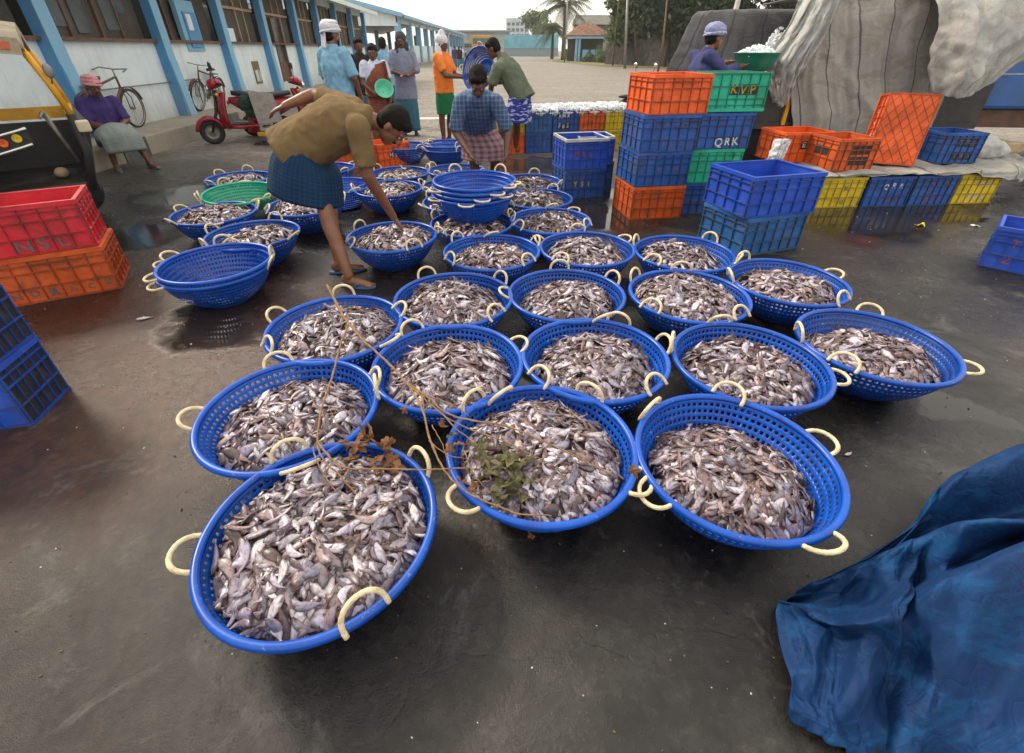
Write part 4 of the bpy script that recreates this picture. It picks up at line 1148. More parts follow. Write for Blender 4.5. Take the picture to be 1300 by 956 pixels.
# ------------------------------------------------------------------ plastic crates
CL, CW, CH = .56, .44, .325
def crate_meshes(lattice_ends=False):
    b = MB(); T = .005; ix, iy = CL / 2 - .014, CW / 2 - .014
    b.box((0, 0, .012), (2 * ix, 2 * iy, .012))
    for s in (-1, 1): b.box((0, s * iy, CH / 2), (2 * ix + T, T, CH - .012))
    for s in (-1, 1):
        if lattice_ends:
            for z0, z1 in ((.004, .03), (.155, .17), (.29, CH - .008)): b.box((s * ix, 0, (z0 + z1) / 2), (T, 2 * iy, z1 - z0))
        else: b.box((s * ix, 0, CH / 2), (T, 2 * iy, CH - .012))
    # ribs: bands and uprights standing 12 mm proud
    for z, h in ((.006, .012), (.110, .007), (.214, .007), (.268, .006)):
        for s in (-1, 1):
            b.box((0, s * (iy + .0085), z), (2 * ix + .026, .013, h), mi=1)
            b.box((s * (ix + .0085), 0, z), (.013, 2 * iy, h), mi=1)
    nx, ny = 6, 4
    for k in range(nx + 1):
        x = -ix + 2 * ix * k / nx
        for s in (-1, 1): b.box((x, s * (iy + .0078), CH / 2), (.006 if 0 < k < nx else .010, .0116, CH - .014), mi=1)
    for k in range(ny + 1):
        y = -iy + 2 * iy * k / ny
        for s in (-1, 1): b.box((s * (ix + .0078), y, CH / 2), (.0116, .006 if 0 < k < ny else .010, CH - .0143), mi=1)
    if lattice_ends:
        for k in range(9):
            y = -iy + 2 * iy * (k + .0) / 8
            for s in (-1, 1): b.box((s * ix, y, CH / 2 + .001), (.007, .008, CH - .02))
        for z in (.07, .235, .262): 
            for s in (-1, 1): b.box((s * ix, 0, z), (.0055, 2 * iy - .002, .008))
    # underside diamond ribs
    for k in range(-6, 7):
        for sg in (-1, 1):
            pts_ = []
            c = k * .085
            a, e = Vector((-ix, c - ix * sg * .8, 0)), Vector((ix, c + ix * sg * .8, 0))
            lo, hi = -iy, iy; t0, t1 = 0.0, 1.0; dy = e.y - a.y
            ta, tb = (lo - a.y) / dy, (hi - a.y) / dy
            t0, t1 = max(0, min(ta, tb)), min(1, max(ta, tb))
            if t1 - t0 > .05: b.bar(a.lerp(e, t0) + Vector((0, 0, .003 if sg > 0 else .0035)), a.lerp(e, t1) + Vector((0, 0, .003 if sg > 0 else .0035)), .005, .008 if sg > 0 else .0072, mi=1)
    r = MB(); ox, oy = CL / 2, CW / 2; wd = .022
    for s in (-1, 1):
        r.box((0, s * (oy - wd / 2), CH - .004), (CL, wd, .008)); r.box((s * (ox - wd / 2), 0, CH - .0043), (wd, CW - 2 * wd, .008))
        r.box((0, s * (oy - .002), CH - .018), (CL, .004, .022)); r.box((s * (ox - .002), 0, CH - .018), (.004, CW - .008, .0218))
    return b.mesh('crate_body'), r.mesh('rim')
CB, CRM = crate_meshes(); CBL, _ = crate_meshes(True)
def text_mesh(txt, size):
    cu = bpy.data.curves.new('t', 'FONT'); cu.body = txt; cu.size = size; cu.align_x = 'CENTER'; cu.align_y = 'CENTER'; cu.extrude = .0006
    cu.offset = size * .02
    o = bpy.data.objects.new('t', cu); col.objects.link(o)
    dg = bpy.context.evaluated_depsgraph_get()
    me = bpy.data.meshes.new_from_object(o.evaluated_get(dg)); bpy.data.objects.remove(o); return me
def lettering(t, side, rows, mat_, patch=None, size=.062, flip=False):
    """side: 'front' (-y), 'left' (-x), 'right' (+x), 'back'.  rows: (string, z, first cell)"""
    bm = bmesh.new()
    n = 6 if side in ('front', 'back') else 4; full = (CL if n == 6 else CW) - .028; cell = full / n
    pm = MB(); j = random.Random(len(rows[0][0]) * 7 + int(t.location.x * 100))
    for txt, z, c0 in rows:
        for i, ch in enumerate(txt):
            x = -full / 2 + (c0 + i + .5) * cell
            if patch: pm.box((x, 0, z), (cell * .86, .002, .088))
            if ch == ' ': continue
            me = text_mesh(ch, size * j.uniform(1.0, 1.25)); me.transform(Matrix.Translation((x + j.uniform(-.004, .004), -.0022, z + j.uniform(-.006, .006))) @ Matrix.Rotation(PI / 2, 4, 'X') @ Matrix.Rotation((PI if flip else 0) + j.uniform(-.12, .12), 4, 'Z'))
            bm.from_mesh(me)
    me = bpy.data.meshes.new('lettering'); bm.to_mesh(me); bm.free()
    d = (CW / 2 - .014 + .004) if n == 6 else (CL / 2 - .014 + .004)
    rz = {'front': 0, 'right': PI / 2, 'back': PI, 'left': -PI / 2}[side]
    Mx = Matrix.Rotation(rz, 4, 'Z') @ Matrix.Translation((0, -d, 0))
    o = link_mesh('lettering', me, mat_, t); o.matrix_local = Mx
    if patch:
        q = pm.build('painted_patch', M['paint_black'], t); q.matrix_local = Mx
def crate(x, y, z, ang, mat_, label, sx=1, sy=1, lattice=False, rot=None, group='stacked plastic fish crates', rimc=None):
    t = thing('crate', label, 'crate', (x, y, z), R_(ang), group, rot=rot); t.scale = (sx, sy, 1)
    o = link_mesh('crate_body', CBL if lattice else CB, None, t)
    for nm, me in (('', o.data), ('', CRM)):
        while len(me.materials) < (2 if me is o.data else 1): me.materials.append(M['cr_blue'])
    o.material_slots[0].link = 'OBJECT'; o.material_slots[0].material = M[mat_]
    o.material_slots[1].link = 'OBJECT'; o.material_slots[1].material = RIB[mat_]
    r = link_mesh('rim', CRM, None, t); r.material_slots[0].link = 'OBJECT'; r.material_slots[0].material = M[rimc or mat_]
    return t
def corner(cx, cy, ang, sx=1, sy=1, right=False):
    """centre of a crate whose front left (or front right) bottom corner is at cx, cy"""
    a = R_(ang); lx, ly = CL / 2 * sx * (-1 if right else 1), CW / 2 * sy
    return cx + lx * math.cos(a) - ly * math.sin(a), cy + lx * math.sin(a) + ly * math.cos(a)
ZS = .328
# tall stack, front
x, y = corner(1.23, 4.68, 9, 1.0, 1.25)
crate(x, y, 0, 9, 'cr_orange2', 'dirty orange crate at the bottom of the tallest stack', 1, 1.25)
c = crate(x, y + .01, ZS, 9.5, 'cr_blue', 'blue crate resting on the dirty orange one', 1, 1.25)
lettering(c, 'front', [('PFM', .16, 2)], M['paint_faded'])
c = crate(x + .01, y, 2 * ZS, 8, 'cr_blue', 'blue crate with faded ARM lettering under the top orange crate', 1.02, 1.25)
lettering(c, 'front', [('ARM', .24, 2), ('FDM', .06, 2)], M['paint_faded'])
c = crate(x + .04, y, 3 * ZS, 12, 'cr_orange', 'bright orange crate on top of the tallest stack', 1.06, 1.2)
# second stack
x, y = corner(1.80, 4.86, 6)
crate(x, y, 0, 6, 'cr_blue', 'blue crate at the foot of the stack topped by green')
crate(x, y, ZS, 5, 'cr_green', 'green crate sandwiched between two blue crates')
c = crate(x + .02, y, 2 * ZS, 7, 'cr_blue', 'blue crate with white QRK handwriting'); lettering(c, 'front', [('QRK', .06, 2)], M['paint_white'], size=.085)
c = crate(x + .05, y, 4 * ZS + .004, 0, 'cr_green', 'upside down green crate with smudged KVP lettering', 1.08, 1.05, rot=(PI, 0, R_(8)))
lettering(c, 'back', [('PVK', .14, 1)], M['paint_smear'], patch=True, size=.085, flip=True)
# low stack with pale rim
x, y = corner(.62, 5.45, 14, .90, 1.15)
c = crate(x, y, 0, 14, 'cr_blue', 'lower blue crate with yellow YSI letters', .90, 1.15); lettering(c, 'front', [('YSI', .16, 1)], M['paint_yellow'], size=.07)
c = crate(x, y, ZS, 12, 'cr_blue2', 'blue pale rimmed crate with faded MSL letters, second crate up', .92, 1.18, rimc='bk_white'); lettering(c, 'front', [('MSL', .16, 1)], M['paint_red'], size=.07)
crate(x + .22, y + .38, .0, 8, 'cr_blue', 'blue crate hidden behind the MSL stack, lower one', .8, .9)
crate(x + .20, y + .36, ZS - .04, 8, 'cr_blue2', 'blue crate with white edge peeping out behind the MSL stack', .8, .9, rimc='bk_white')
# front blue pair
x, y = corner(1.94, 3.66, 20, 1.18, 1.25)
crate(x, y, 0, 20, 'cr_teal', 'weathered dull blue crate under a brighter one beside the baskets', 1.18, 1.25)
c = crate(x + .01, y + .02, ZS, 15, 'cr_blue2', 'bright blue crate on the weathered dull blue one', 1.26, 1.3)
# row under and on the grey sheet
A6 = 6
x, y = corner(3.38, 5.09, A6, .93)
c = crate(x, y, 0, A6, 'cr_yellow', 'left yellow crate under the grey sheet, beside the bright blue stack', .93); lettering(c, 'front', [('X', .21, 3), ('U', .06, 3)], M['paint_grey'])
x, y = corner(3.92, 5.13, A6, .97)
c = crate(x, y, 0, A6, 'cr_blue', 'blue crate lettered QRR next to the left yellow one', .97); lettering(c, 'front', [('QRR', .22, 2), ], M['paint_white']); lettering(c, 'front', [('IAR', .07, 2)], M['paint_red'])
x, y = corner(4.48, 5.19, A6, .93)
c = crate(x, y, 0, A6, 'cr_blue', 'blue crate with reddish PFD letters under the sheet', .93); lettering(c, 'front', [('PFD', .22, 2), ('KZK', .07, 2)], M['paint_red'])
x, y = corner(5.02, 5.26, A6 - 2, .90)
c = crate(x, y, 0, A6 - 2, 'cr_yellow', 'yellow crate at the right end of the row under the sheet', .90); lettering(c, 'front', [('TMU', .22, 2), ('FUN', .07, 2)], M['paint_white'])
for k, (cx_, cc_) in enumerate(((3.5, 'cr_blue'), (4.08, 'cr_yellow'), (4.66, 'cr_blue'), (5.24, 'cr_blue'))):
    crate(cx_ + .28, 5.98 + .03 * k, 0, 3, cc_, '%s crate in the hidden second row below the sheet, %s' % (('blue', 'yellow', 'blue', 'blue')[k], ('behind left yellow', 'behind QRR', 'behind PFD', 'behind right yellow')[k]), 1.0)
x, y = corner(3.72, 5.80, 8, 1.1, 1.1, right=True)
c = crate(x, y - .12, .375, 8, 'cr_orange', 'orange crate with white EHR letters on black patches', 1.1, 1.1); lettering(c, 'front', [('EHR', .19, 2)], M['paint_white'], patch=True, size=.075)
x, y = corner(3.47, 5.17, 7, .85, 1.1)
c = crate(x, y, .375, 7, 'cr_orange2', 'orange crate with a blacked out panel left of the tilted one', .85, 1.1); lettering(c, 'front', [('   ', .21, 2), ('   ', .10, 2)], M['paint_black'], patch=True); lettering(c, 'left', [('  ', .18, 1)], M['paint_black'], patch=True)
x, y = corner(4.94, 5.58, 4, .82, 1.05)
c = crate(x, y, .375, 4, 'cr_blue', 'blue crate with TPS letters at the right of the tilted one', .9, 1.05); lettering(c, 'front', [('TPS', .22, 2), ('TBS', .08, 2)], M['paint_grey'], patch=True, size=.07)
# the crate stood on end, its underside to the camera
xl = Vector((.07, .12, .985)).normalized(); zz = Vector((.35, .94, 0)); zz = (zz - xl * zz.dot(xl)).normalized(); yl = zz.cross(xl)
c = crate(4.33, 5.52, .745, 0, 'cr_orange', 'big orange crate tilted up on its end, ribbed underside showing', 1.28, 1.08)
c.rotation_euler = Matrix((xl, yl, zz)).transposed().to_euler()
lettering(c, 'front', [('UPEEP', .20, 0), ('EP', .10, 1)], M['paint_white'], size=.05)
# right edge
x, y = corner(3.84, 3.51, -46)
c = crate(x, y, 0, -46, 'cr_blue2', 'blue crate with brown scrawled letters alone at the right edge', 1, 1, group='single crates'); lettering(c, 'front', [('TZL', .21, 1), ('Z', .08, 1)], M['paint_red'], size=.08)
# left pair
al = R_(29.4); ux, uy = math.cos(al), math.sin(al); LL, WW = 1.15, 1.05
cx = -2.90 - ux * CL * LL / 2 - uy * CW * WW / 2; cy = 3.07 - uy * CL * LL / 2 + ux * CW * WW / 2
c = crate(cx, cy, 0, 29.4, 'cr_orange2', 'orange latticed crate under the red one at left', LL, WW, True); lettering(c, 'front', [('NDR', .06, 0)], M['paint_grey']); lettering(c, 'front', [('BACK', .06, 2)], M['paint_grey'], size=.05)
c = crate(cx - .03, cy - .0, ZS, 31, 'cr_red', 'red latticed crate with NSL letters on the orange one', LL, WW, True); lettering(c, 'front', [('NSL', .06, 2)], M['paint_grey'], size=.09)
# bottom left dark pair
al = R_(102); ang = math.degrees(math.atan2(1.886 - 1.616, -2.319 + 2.261))
cxx, cyy = corner(-2.26, 1.60, ang, .52, 1.1)
for k, lab in enumerate(('lower blue crate with grimy black panels at the left edge', 'upper blue crate with grimy black panels at the left edge')):
    c = crate(cxx, cyy, k * ZS, ang, 'cr_blue2', lab, .52, 1.1)
    pm = MB(); full = CL - .028
    for i in range(6):
        for z0, z1 in ((.014, .105), (.115, .209), (.219, .30)): pm.box((-full / 2 + (i + .5) * full / 6, -(CW / 2 - .014 + .0045), (z0 + z1) / 2), (full / 6 - .012, .002, z1 - z0))
    pm.build('grimy_panel', M['paint_black'], c)
# small orange crates in the middle
x, y = corner(-1.97, 7.10, 40, .95)
c = crate(x, y, 0, 40, 'cr_orange', 'orange crate with CFH letters among the far baskets', .95); lettering(c, 'front', [('HFC', .17, 2)], M['paint_white'], patch=True, size=.085, flip=True)
crate(-2.42, 7.25, 0, 20, 'cr_orange2', 'orange crate seen behind the brown shirted man\'s belly', .9)
# row of crates topped with ice, at the back
RA = math.degrees(math.atan2(.44, 1.81)); a = R_(RA); bx, by = -.69, 8.0
cols = [('cr_yellow', 'cr_yellow'), ('cr_orange', 'cr_yellow'), ('cr_blue', 'cr_teal'), ('cr_blue', 'cr_blue'), ('cr_blue', 'cr_orange2'), ('cr_yellow', 'cr_yellow')]
nm = {'cr_yellow': 'yellow', 'cr_orange': 'orange', 'cr_orange2': 'dull orange', 'cr_blue': 'blue', 'cr_teal': 'faded blue'}
wh = ['far left end of the iced row', 'behind the green shirted man', 'right beside the green shirted man', 'in the middle of the iced row', 'fifth column of the iced row', 'right end of the iced row']
row = []
for k in range(6):
    d = k * .47 + .23; px_, py_ = bx + d * math.cos(a) - .2 * math.sin(a), by + d * math.sin(a) + .2 * math.cos(a)
    crate(px_, py_, 0, RA, cols[k][0], '%s bottom crate at the %s' % (nm[cols[k][0]], wh[k]), .82, .9, group='crates in the iced row at the back')
    if k:
        c = crate(px_, py_, ZS, RA, cols[k][1], '%s top crate holding ice at the %s' % (nm[cols[k][1]], wh[k]), .82, .9, group='crates in the iced row at the back')
        if k == 3: lettering(c, 'front', [('AMA', .23, 1), ('FBS', .08, 1)], M['paint_white'], patch=True, size=.085)
        if k == 1: lettering(c, 'front', [('S', .16, 3)], M['paint_white'], patch=True, size=.09)
        row.append((px_, py_))
def ice_heap(name, label, pts_, z, rx, ry, h, seed, n=500, cell=.03):
    r = random.Random(seed); mb = MB()
    for (px_, py_) in pts_:
        for i in range(n):
            X, Y = r.uniform(-1, 1), r.uniform(-1, 1)
            if X * X + Y * Y > 1.2: continue
            zz_ = z + h * (1 - .6 * (X * X + Y * Y)) * r.uniform(.3, 1); s = r.uniform(.4, 1.4) * cell
            mb.box((px_ + X * rx, py_ + Y * ry, zz_), (s, s * r.uniform(.5, 1), s * r.uniform(.4, .9)), (r.random() * 3, r.random() * 3, r.random() * 3))
        mb.ell((px_, py_, z - .02), (rx, ry, h * .8 + .02), n=16)
    return tag(mb.build(name, M['ice']), label, 'ice', kind='stuff')
ice_heap('crushed_ice', 'crushed white ice heaped in the row of crates', row + [((row[i][0] + row[i + 1][0]) / 2, (row[i][1] + row[i + 1][1]) / 2) for i in range(4)], .63, .27, .20, .10, 3, 420, .04)

# ------------------------------------------------------------------ tarpaulins
def tarp_mat(name, c, dirt, lines=0, rough=.75, cr=.5, spec=.3):
    m, nt, b = new_mat(name); vec = coord(nt); uv = coord(nt, 'UV')
    n = tnoise(nt, 3, 8, .72, vec, .6)
    cc = ramp(nt, n, [(.3, tuple(x * .72 for x in c[:3]) + (1,)), (.55, c), (.75, tuple(min(1, x * 1.3) for x in c[:3]) + (1,))])
    cc = mixc(nt, ramp(nt, tnoise(nt, 1.6, 8, .75, coord(nt, 'Object', (1.0, 3.2, 2.6)), 1.4), [(.50, g4(0)), (.60, g4(.75))]), cc, dirt)
    if lines:
        sep = nt.nodes.new('ShaderNodeSeparateXYZ'); nt.links.new(uv, sep.inputs[0])
        w = math_(nt, 'ADD', math_(nt, 'MULTIPLY', sep.outputs[0], lines), math_(nt, 'MULTIPLY', tnoise(nt, 2.2, 4, .6, uv), .35))
        fr = math_(nt, 'ABSOLUTE', math_(nt, 'SUBTRACT', math_(nt, 'FRACT', w), .5))
        cc = mixc(nt, ramp(nt, fr, [(.012, g4(.85)), (.03, g4(0))]), cc, (.05, .045, .05, 1))
    nt.links.new(cc, b.inputs['Base Color']); b.inputs['Roughness'].default_value = rough
    b.inputs['Specular IOR Level'].default_value = spec
    cre = nt.nodes.new('ShaderNodeTexVoronoi'); cre.feature = 'DISTANCE_TO_EDGE'; cre.inputs['Scale'].default_value = 4
    va = nt.nodes.new('ShaderNodeVectorMath'); va.operation = 'ADD'; nz = nt.nodes.new('ShaderNodeTexNoise'); nz.inputs['Scale'].default_value = 4; nz.inputs['Detail'].default_value = 6
    nt.links.new(vec, nz.inputs['Vector']); nt.links.new(vec, va.inputs[0]); nt.links.new(nz.outputs[1], va.inputs[1]); nt.links.new(va.outputs[0], cre.inputs['Vector'])
    h = math_(nt, 'ADD', math_(nt, 'MULTIPLY', ramp(nt, cre.outputs[0], [(0, g4(0)), (.08, g4(1))]), .18), math_(nt, 'MULTIPLY', tnoise(nt, 5, 5, .5, vec, 1.5), .8))
    h = math_(nt, 'ADD', h, math_(nt, 'MULTIPLY', tnoise(nt, 120, 3, .6, vec), .12))
    fc = ramp(nt, cre.outputs[0], [(0, g4(.14)), (.02, g4(0))])
    cc = mixc(nt, fc, cc, tuple(min(1, x * 2.2 + .02) for x in c[:3]) + (1,)); nt.links.new(cc, b.inputs['Base Color'])
    bump(nt, b, h, cr, .03)
    return m
M['tarp_grey'] = tarp_mat('grey_woven_tarpaulin', (.33, .325, .305, 1), (.23, .215, .185, 1), lines=6, cr=.22)
M['tarp_dark'] = tarp_mat('dark_grey_woven_tarpaulin', (.13, .13, .135, 1), (.08, .075, .07, 1), lines=5)
M['tarp_pale'] = tarp_mat('pale_grey_tarpaulin', (.44, .45, .44, 1), (.31, .29, .26, 1), cr=.25)
M['tarp_mid'] = tarp_mat('pale_beige_grey_tarpaulin', (.40, .40, .385, 1), (.29, .265, .23, 1), cr=.22)
M['tarp_blue'] = tarp_mat('crumpled_blue_tarpaulin', (.004, .032, .118, 1), (.005, .065, .19, 1), rough=.68, cr=.3, spec=.22)
def cr_(P, t):
    n = len(P) - 1; x = t * n; i = min(int(x), n - 1); f = x - i
    a, b = P[i], P[i + 1]; p0 = P[i - 1] if i > 0 else a * 2 - b; p3 = P[i + 2] if i + 2 <= n else b * 2 - a
    return .5 * ((2 * a) + (b - p0) * f + (2 * p0 - 5 * a + 4 * b - p3) * f * f + (3 * a - p0 - 3 * b + p3) * f ** 3)
def sheet(name, rows, mat_, label, cat, nu=70, nv=50, fold=.03, ff=9, wr=.015, seed=0, d=Vector((0, -1, .1)), thick=.006, frame_=None, ws=5, nc=26, ca=1.0, vert=.6):
    rc = random.Random(seed * 7 + 3); CR = []
    for _ in range(nc):
        a = rc.gauss(PI / 2, .35) if rc.random() < vert else rc.uniform(0, PI)
        CR.append((rc.random(), rc.random(), math.cos(a), math.sin(a), rc.uniform(.04, .16), rc.uniform(.25, .9), rc.choice((-1, 1, 1)) * rc.uniform(.006, .022) * ca))
    rows = [[Vector(q) for q in r] for r in rows]
    def fn(u, v):
        P = cr_([cr_(r, u) for r in rows], v)
        s = Vector((u * ff + seed, v * 1.3 + seed, 0))
        k = fold * (noise.noise(s) + .5 * noise.noise(s * 2.3)) * 2
        q = P * ws + Vector((seed * 3, 0, 0))
        dd = Vector((u * 5 + v * 3.5, v * 2.2 - u * 1.2, seed)) * (ws / 5)
        k2 = wr * (1.6 * (1 - abs(noise.noise(dd)) * 4) + .9 * (1 - abs(noise.noise(dd * 2.3 + Vector((5, 2, 1)))) * 3) + .5 * noise.noise(q) + .25 * noise.noise(q * 3))
        wu, wv_ = u + .03 * noise.noise(Vector((u * 4, v * 4, seed + 3))), v + .03 * noise.noise(Vector((u * 4, v * 4, seed + 9)))
        kc = 0.0
        for (cu, cv, dx, dy, w_, L_, am) in CR:
            du, dv = wu - cu, wv_ - cv; al_ = du * dx + dv * dy; pe = abs(-du * dy + dv * dx)
            if pe < w_ and abs(al_) < L_: kc += am * (1 - pe / w_) * (1 - (al_ / L_) ** 2)
        k2 = k2 * .35 + kc
        edge = .02 * noise.noise(Vector((u * 13, v * 13, seed)))
        return P + d * (k + k2) + Vector((edge, 0, edge if v > .97 or v < .03 else 0))
    mb = MB(); mb.grid(fn, nu, nv)
    o = mb.build(name, mat_, solid=thick)
    return tag(o, label, cat)
def px3(L): return [G(x, y, z) for x, y, z in L]
sheet('blue_tarpaulin', [px3(r) for r in (
    [(1001, 915, 0), (1080, 960, 0), (1180, 1010, 0), (1420, 1100, 0)],
    [(997, 860, .03), (1080, 900, .05), (1180, 940, .06), (1420, 1030, .08)],
    [(980, 777, .03), (1092, 818, .09), (1200, 860, .12), (1420, 940, .13)],
    [(990, 766, .07), (1106, 790, .19), (1200, 745, .25), (1420, 655, .32)],
    [(1000, 762, .05), (1112, 748, .10), (1220, 716, .13), (1420, 650, .2)],
    [(1012, 752, .06), (1115, 706, .15), (1235, 664, .27), (1420, 690, .36)],
    [(1040, 738, .01), (1118, 704, .03), (1190, 676, .05), (1420, 630, .20)],
    [(1168, 684, .02), (1184, 640, .13), (1226, 598, .27), (1420, 535, .38)],
    [(1172, 680, .0), (1192, 628, .0), (1262, 588, .0), (1420, 515, .0)])],
    M['tarp_blue'], 'crumpled dark blue plastic tarpaulin heaped in the bottom right corner', 'tarpaulin', 210, 240, .005, 7, .011, 2, Vector((-.2, -.3, .9)), .003, ws=9, nc=90, ca=1.5, vert=.0)
# grey sheet lying over the crate row
sheet('ground_sheet', [
    [(3.30, 5.07, .33), (4.2, 5.13, .345), (5.0, 5.20, .33), (5.66, 5.26, .25), (5.95, 5.5, .22)],
    [(3.32, 5.14, .358), (4.2, 5.22, .36), (5.0, 5.3, .36), (5.75, 5.42, .36), (6.25, 5.75, .33)],
    [(3.34, 5.9, .358), (4.2, 6.0, .36), (5.0, 6.1, .36), (5.95, 6.1, .37), (6.55, 6.25, .33)],
    [(3.36, 6.6, .358), (4.2, 6.7, .36), (5.0, 6.8, .36), (6.1, 6.8, .38), (6.9, 6.9, .30)]],
    M['tarp_grey'], 'pale grey sheet spread over the low crate row, hem hanging in front', 'sheet', 140, 60, .016, 16, .007, 5, Vector((0, -.5, .8)), .002)
wd = MB(); wd.box((6.25, 6.5, .42), (.7, .5, .12), (0, 0, .2)); tag(wd.build('wooden_block', M['tanwood'], bevel=.01), 'weathered wooden block lying at the end of the sheet', 'wood block')
pb = MB(); 
tag(blob('plastic_bag', [('e', (5.75, 6.0, .48), (.22, .18, .14)), ('e', (5.95, 6.05, .44), (.18, .16, .10))], .02, M['tarp_pale'], wrinkle=.02, wscale=14), 'pale crumpled plastic bag beside the crate lettered TPS', 'bag')


sheet('torn_plastic', [
    [(2.80, 5.26, .69), (2.88, 5.22, .70), (2.96, 5.24, .69)],
    [(2.77, 5.20, .58), (2.85, 5.17, .58), (2.93, 5.19, .58)],
    [(2.74, 5.19, .46), (2.82, 5.15, .45), (2.90, 5.18, .46)],
    [(2.76, 5.18, .36), (2.80, 5.15, .32), (2.86, 5.17, .35)]], M['white_cloth'], 'torn white plastic hanging between green crate and orange crate', 'plastic sheet', 30, 40, .03, 9, .012, 21, thick=.002, nc=14)
# covered lorry at the right
lorry = thing('cargo_lorry', 'dark sided open lorry bed with yellow rail holding ice under tarpaulins', 'lorry', (0, 0, 0))
b = MB(); b.box((4.7, 7.75, .60), (3.5, 1.6, .08)); b.box((4.7, 7.0, .86), (3.5, .05, .5)); b.box((4.7, 8.55, .86), (3.5, .05, .5)); b.box((2.97, 7.78, .86), (.05, 1.5, .5))
b.build('cargo_bed', plain('dark_lorry_panel', (.035, .035, .037, 1), .6, .3, 4, dirt=(.12, .11, .1, 1)), lorry)
b = MB(); b.box((4.0, 6.97, 1.13), (2.1, .07, .05))
for x in (3.0, 3.75, 4.5): b.box((x, 6.955, .86), (.05, .05, .5))
b.build('rail', M['autoyellow'], lorry)
for x in (3.5, 5.7):
    for y in (7.2, 8.4):
        w = MB(); w.lathe([(.02, -.1), (.2, -.1), (.33, -.09), (.36, -.05), (.36, .05), (.33, .09), (.2, .1), (.02, .1)], 22, (x, y, .36), 'y'); w.build('wheel', M['black'], lorry)
b = MB(); b.box((4.7, 7.75, .45), (3.4, .5, .16)); b.build('chassis', M['blackpaint'], lorry)
sheet('dark_tarpaulin', [
    [(2.95, 8.5, 1.96), (3.5, 8.5, 1.99), (4.4, 8.5, 1.98), (5.2, 8.5, 1.95)],
    [(2.72, 8.35, 1.93), (3.45, 8.3, 1.95), (4.3, 8.3, 1.94), (5.1, 8.3, 1.9)],
    [(2.50, 8.25, 1.5), (3.40, 8.2, 1.5), (4.25, 8.2, 1.5), (5.1, 8.2, 1.5)],
    [(2.33, 8.15, 1.1), (3.35, 8.1, 1.05), (4.2, 8.1, 1.05), (5.1, 8.1, 1.05)],
    [(2.30, 8.1, .5), (3.35, 8.05, .5), (4.2, 8.05, .5), (5.1, 8.05, .5)]], M['tarp_dark'], 'dark grey stitched tarpaulin stretched behind the man carrying ice', 'tarpaulin', 80, 50, .03, 8, .012, 3)
sheet('grey_tarpaulin', [
    [(3.55, 8.0, 2.03), (4.1, 8.0, 2.05), (4.9, 8.0, 2.04), (5.7, 8.0, 2.02)],
    [(3.52, 7.08, 2.02), (4.1, 7.02, 2.05), (4.9, 7.0, 2.02), (5.6, 7.0, 2.02)],
    [(3.52, 6.96, 1.90), (4.12, 6.90, 1.92), (4.92, 6.88, 1.92), (5.6, 6.92, 1.92)],
    [(3.55, 6.92, 1.30), (4.3, 6.86, 1.3), (5.05, 6.84, 1.3), (5.65, 6.90, 1.3)],
    [(3.80, 6.90, .80), (4.5, 6.80, .8), (5.2, 6.80, .8), (5.75, 6.88, .8)],
    [(3.92, 6.88, .38), (4.6, 6.78, .38), (5.25, 6.78, .38), (5.80, 6.86, .40)]], M['tarp_grey'], 'big grey stitched tarpaulin hanging over the lorry side behind the crates', 'tarpaulin', 150, 100, .030, 11, .010, 7, nc=45, ca=1.5)
sheet('torn_tarpaulin', [
    [(3.62, 7.0, 2.12), (3.75, 6.8, 2.16), (3.95, 6.8, 2.16)],
    [(3.45, 6.9, 1.75), (3.62, 6.66, 1.72), (3.85, 6.74, 1.7)],
    [(3.26, 6.85, 1.42), (3.45, 6.62, 1.38), (3.72, 6.70, 1.4)],
    [(3.30, 6.85, 1.22), (3.46, 6.64, 1.10), (3.62, 6.70, 1.2)],
    [(3.48, 6.82, .92), (3.55, 6.68, .86), (3.60, 6.74, .95)]], M['tarp_pale'], 'frayed torn corner of tarpaulin hanging left of the big grey one', 'tarpaulin', 50, 60, .06, 14, .015, 9)
sheet('pale_tarpaulin', [
    [(4.75, 7.2, 2.3), (5.3, 7.0, 2.3), (6.0, 7.0, 2.25), (6.9, 7.1, 2.2)],
    [(4.85, 6.6, 2.05), (5.3, 6.5, 2.08), (5.9, 6.5, 2.0), (6.6, 6.6, 1.95)],
    [(4.95, 6.42, 1.75), (5.35, 6.25, 1.75), (5.85, 6.28, 1.72), (6.45, 6.4, 1.75)],
    [(4.98, 6.40, 1.38), (5.35, 6.15, 1.36), (5.75, 6.2, 1.42), (6.2, 6.35, 1.52)],
    [(5.12, 6.38, 1.06), (5.32, 6.2, 1.0), (5.60, 6.22, 1.08), (6.0, 6.38, 1.36)]], M['tarp_mid'], 'pale crumpled tarpaulin bulging over the top of the blue truck', 'tarpaulin', 130, 110, .035, 8, .014, 11, ws=4, nc=45, ca=1.6, vert=.3)
sheet('white_tarpaulin', [
    [(3.7, 8.1, 2.12), (5.0, 8.1, 2.14), (6.2, 8.1, 2.14)],
    [(3.8, 7.2, 2.12), (4.9, 7.1, 2.14), (6.2, 6.8, 2.2)],
    [(4.0, 6.98, 2.06), (4.9, 6.92, 2.03), (5.9, 6.55, 2.06)]], M['white_cloth'], 'whitish sheet folded along the top of the tarpaulins', 'sheet', 60, 30, .05, 7, .02, 13)
ice_heap('ice_load', 'white crushed ice piled on the lorry under the tarpaulin', [(3.75, 7.35), (3.55, 7.25)], 1.2, .22, .25, .55, 8, 900, .035)
ice_heap('ice_spill', 'crushed ice spilling over the yellow rail', [(3.45, 7.1)], 1.12, .25, .15, .12, 9, 500, .03)
bt = thing('blue_truck', 'blue truck body with pale stripe partly covered by the pale tarpaulin', 'truck', (0, 0, 0))
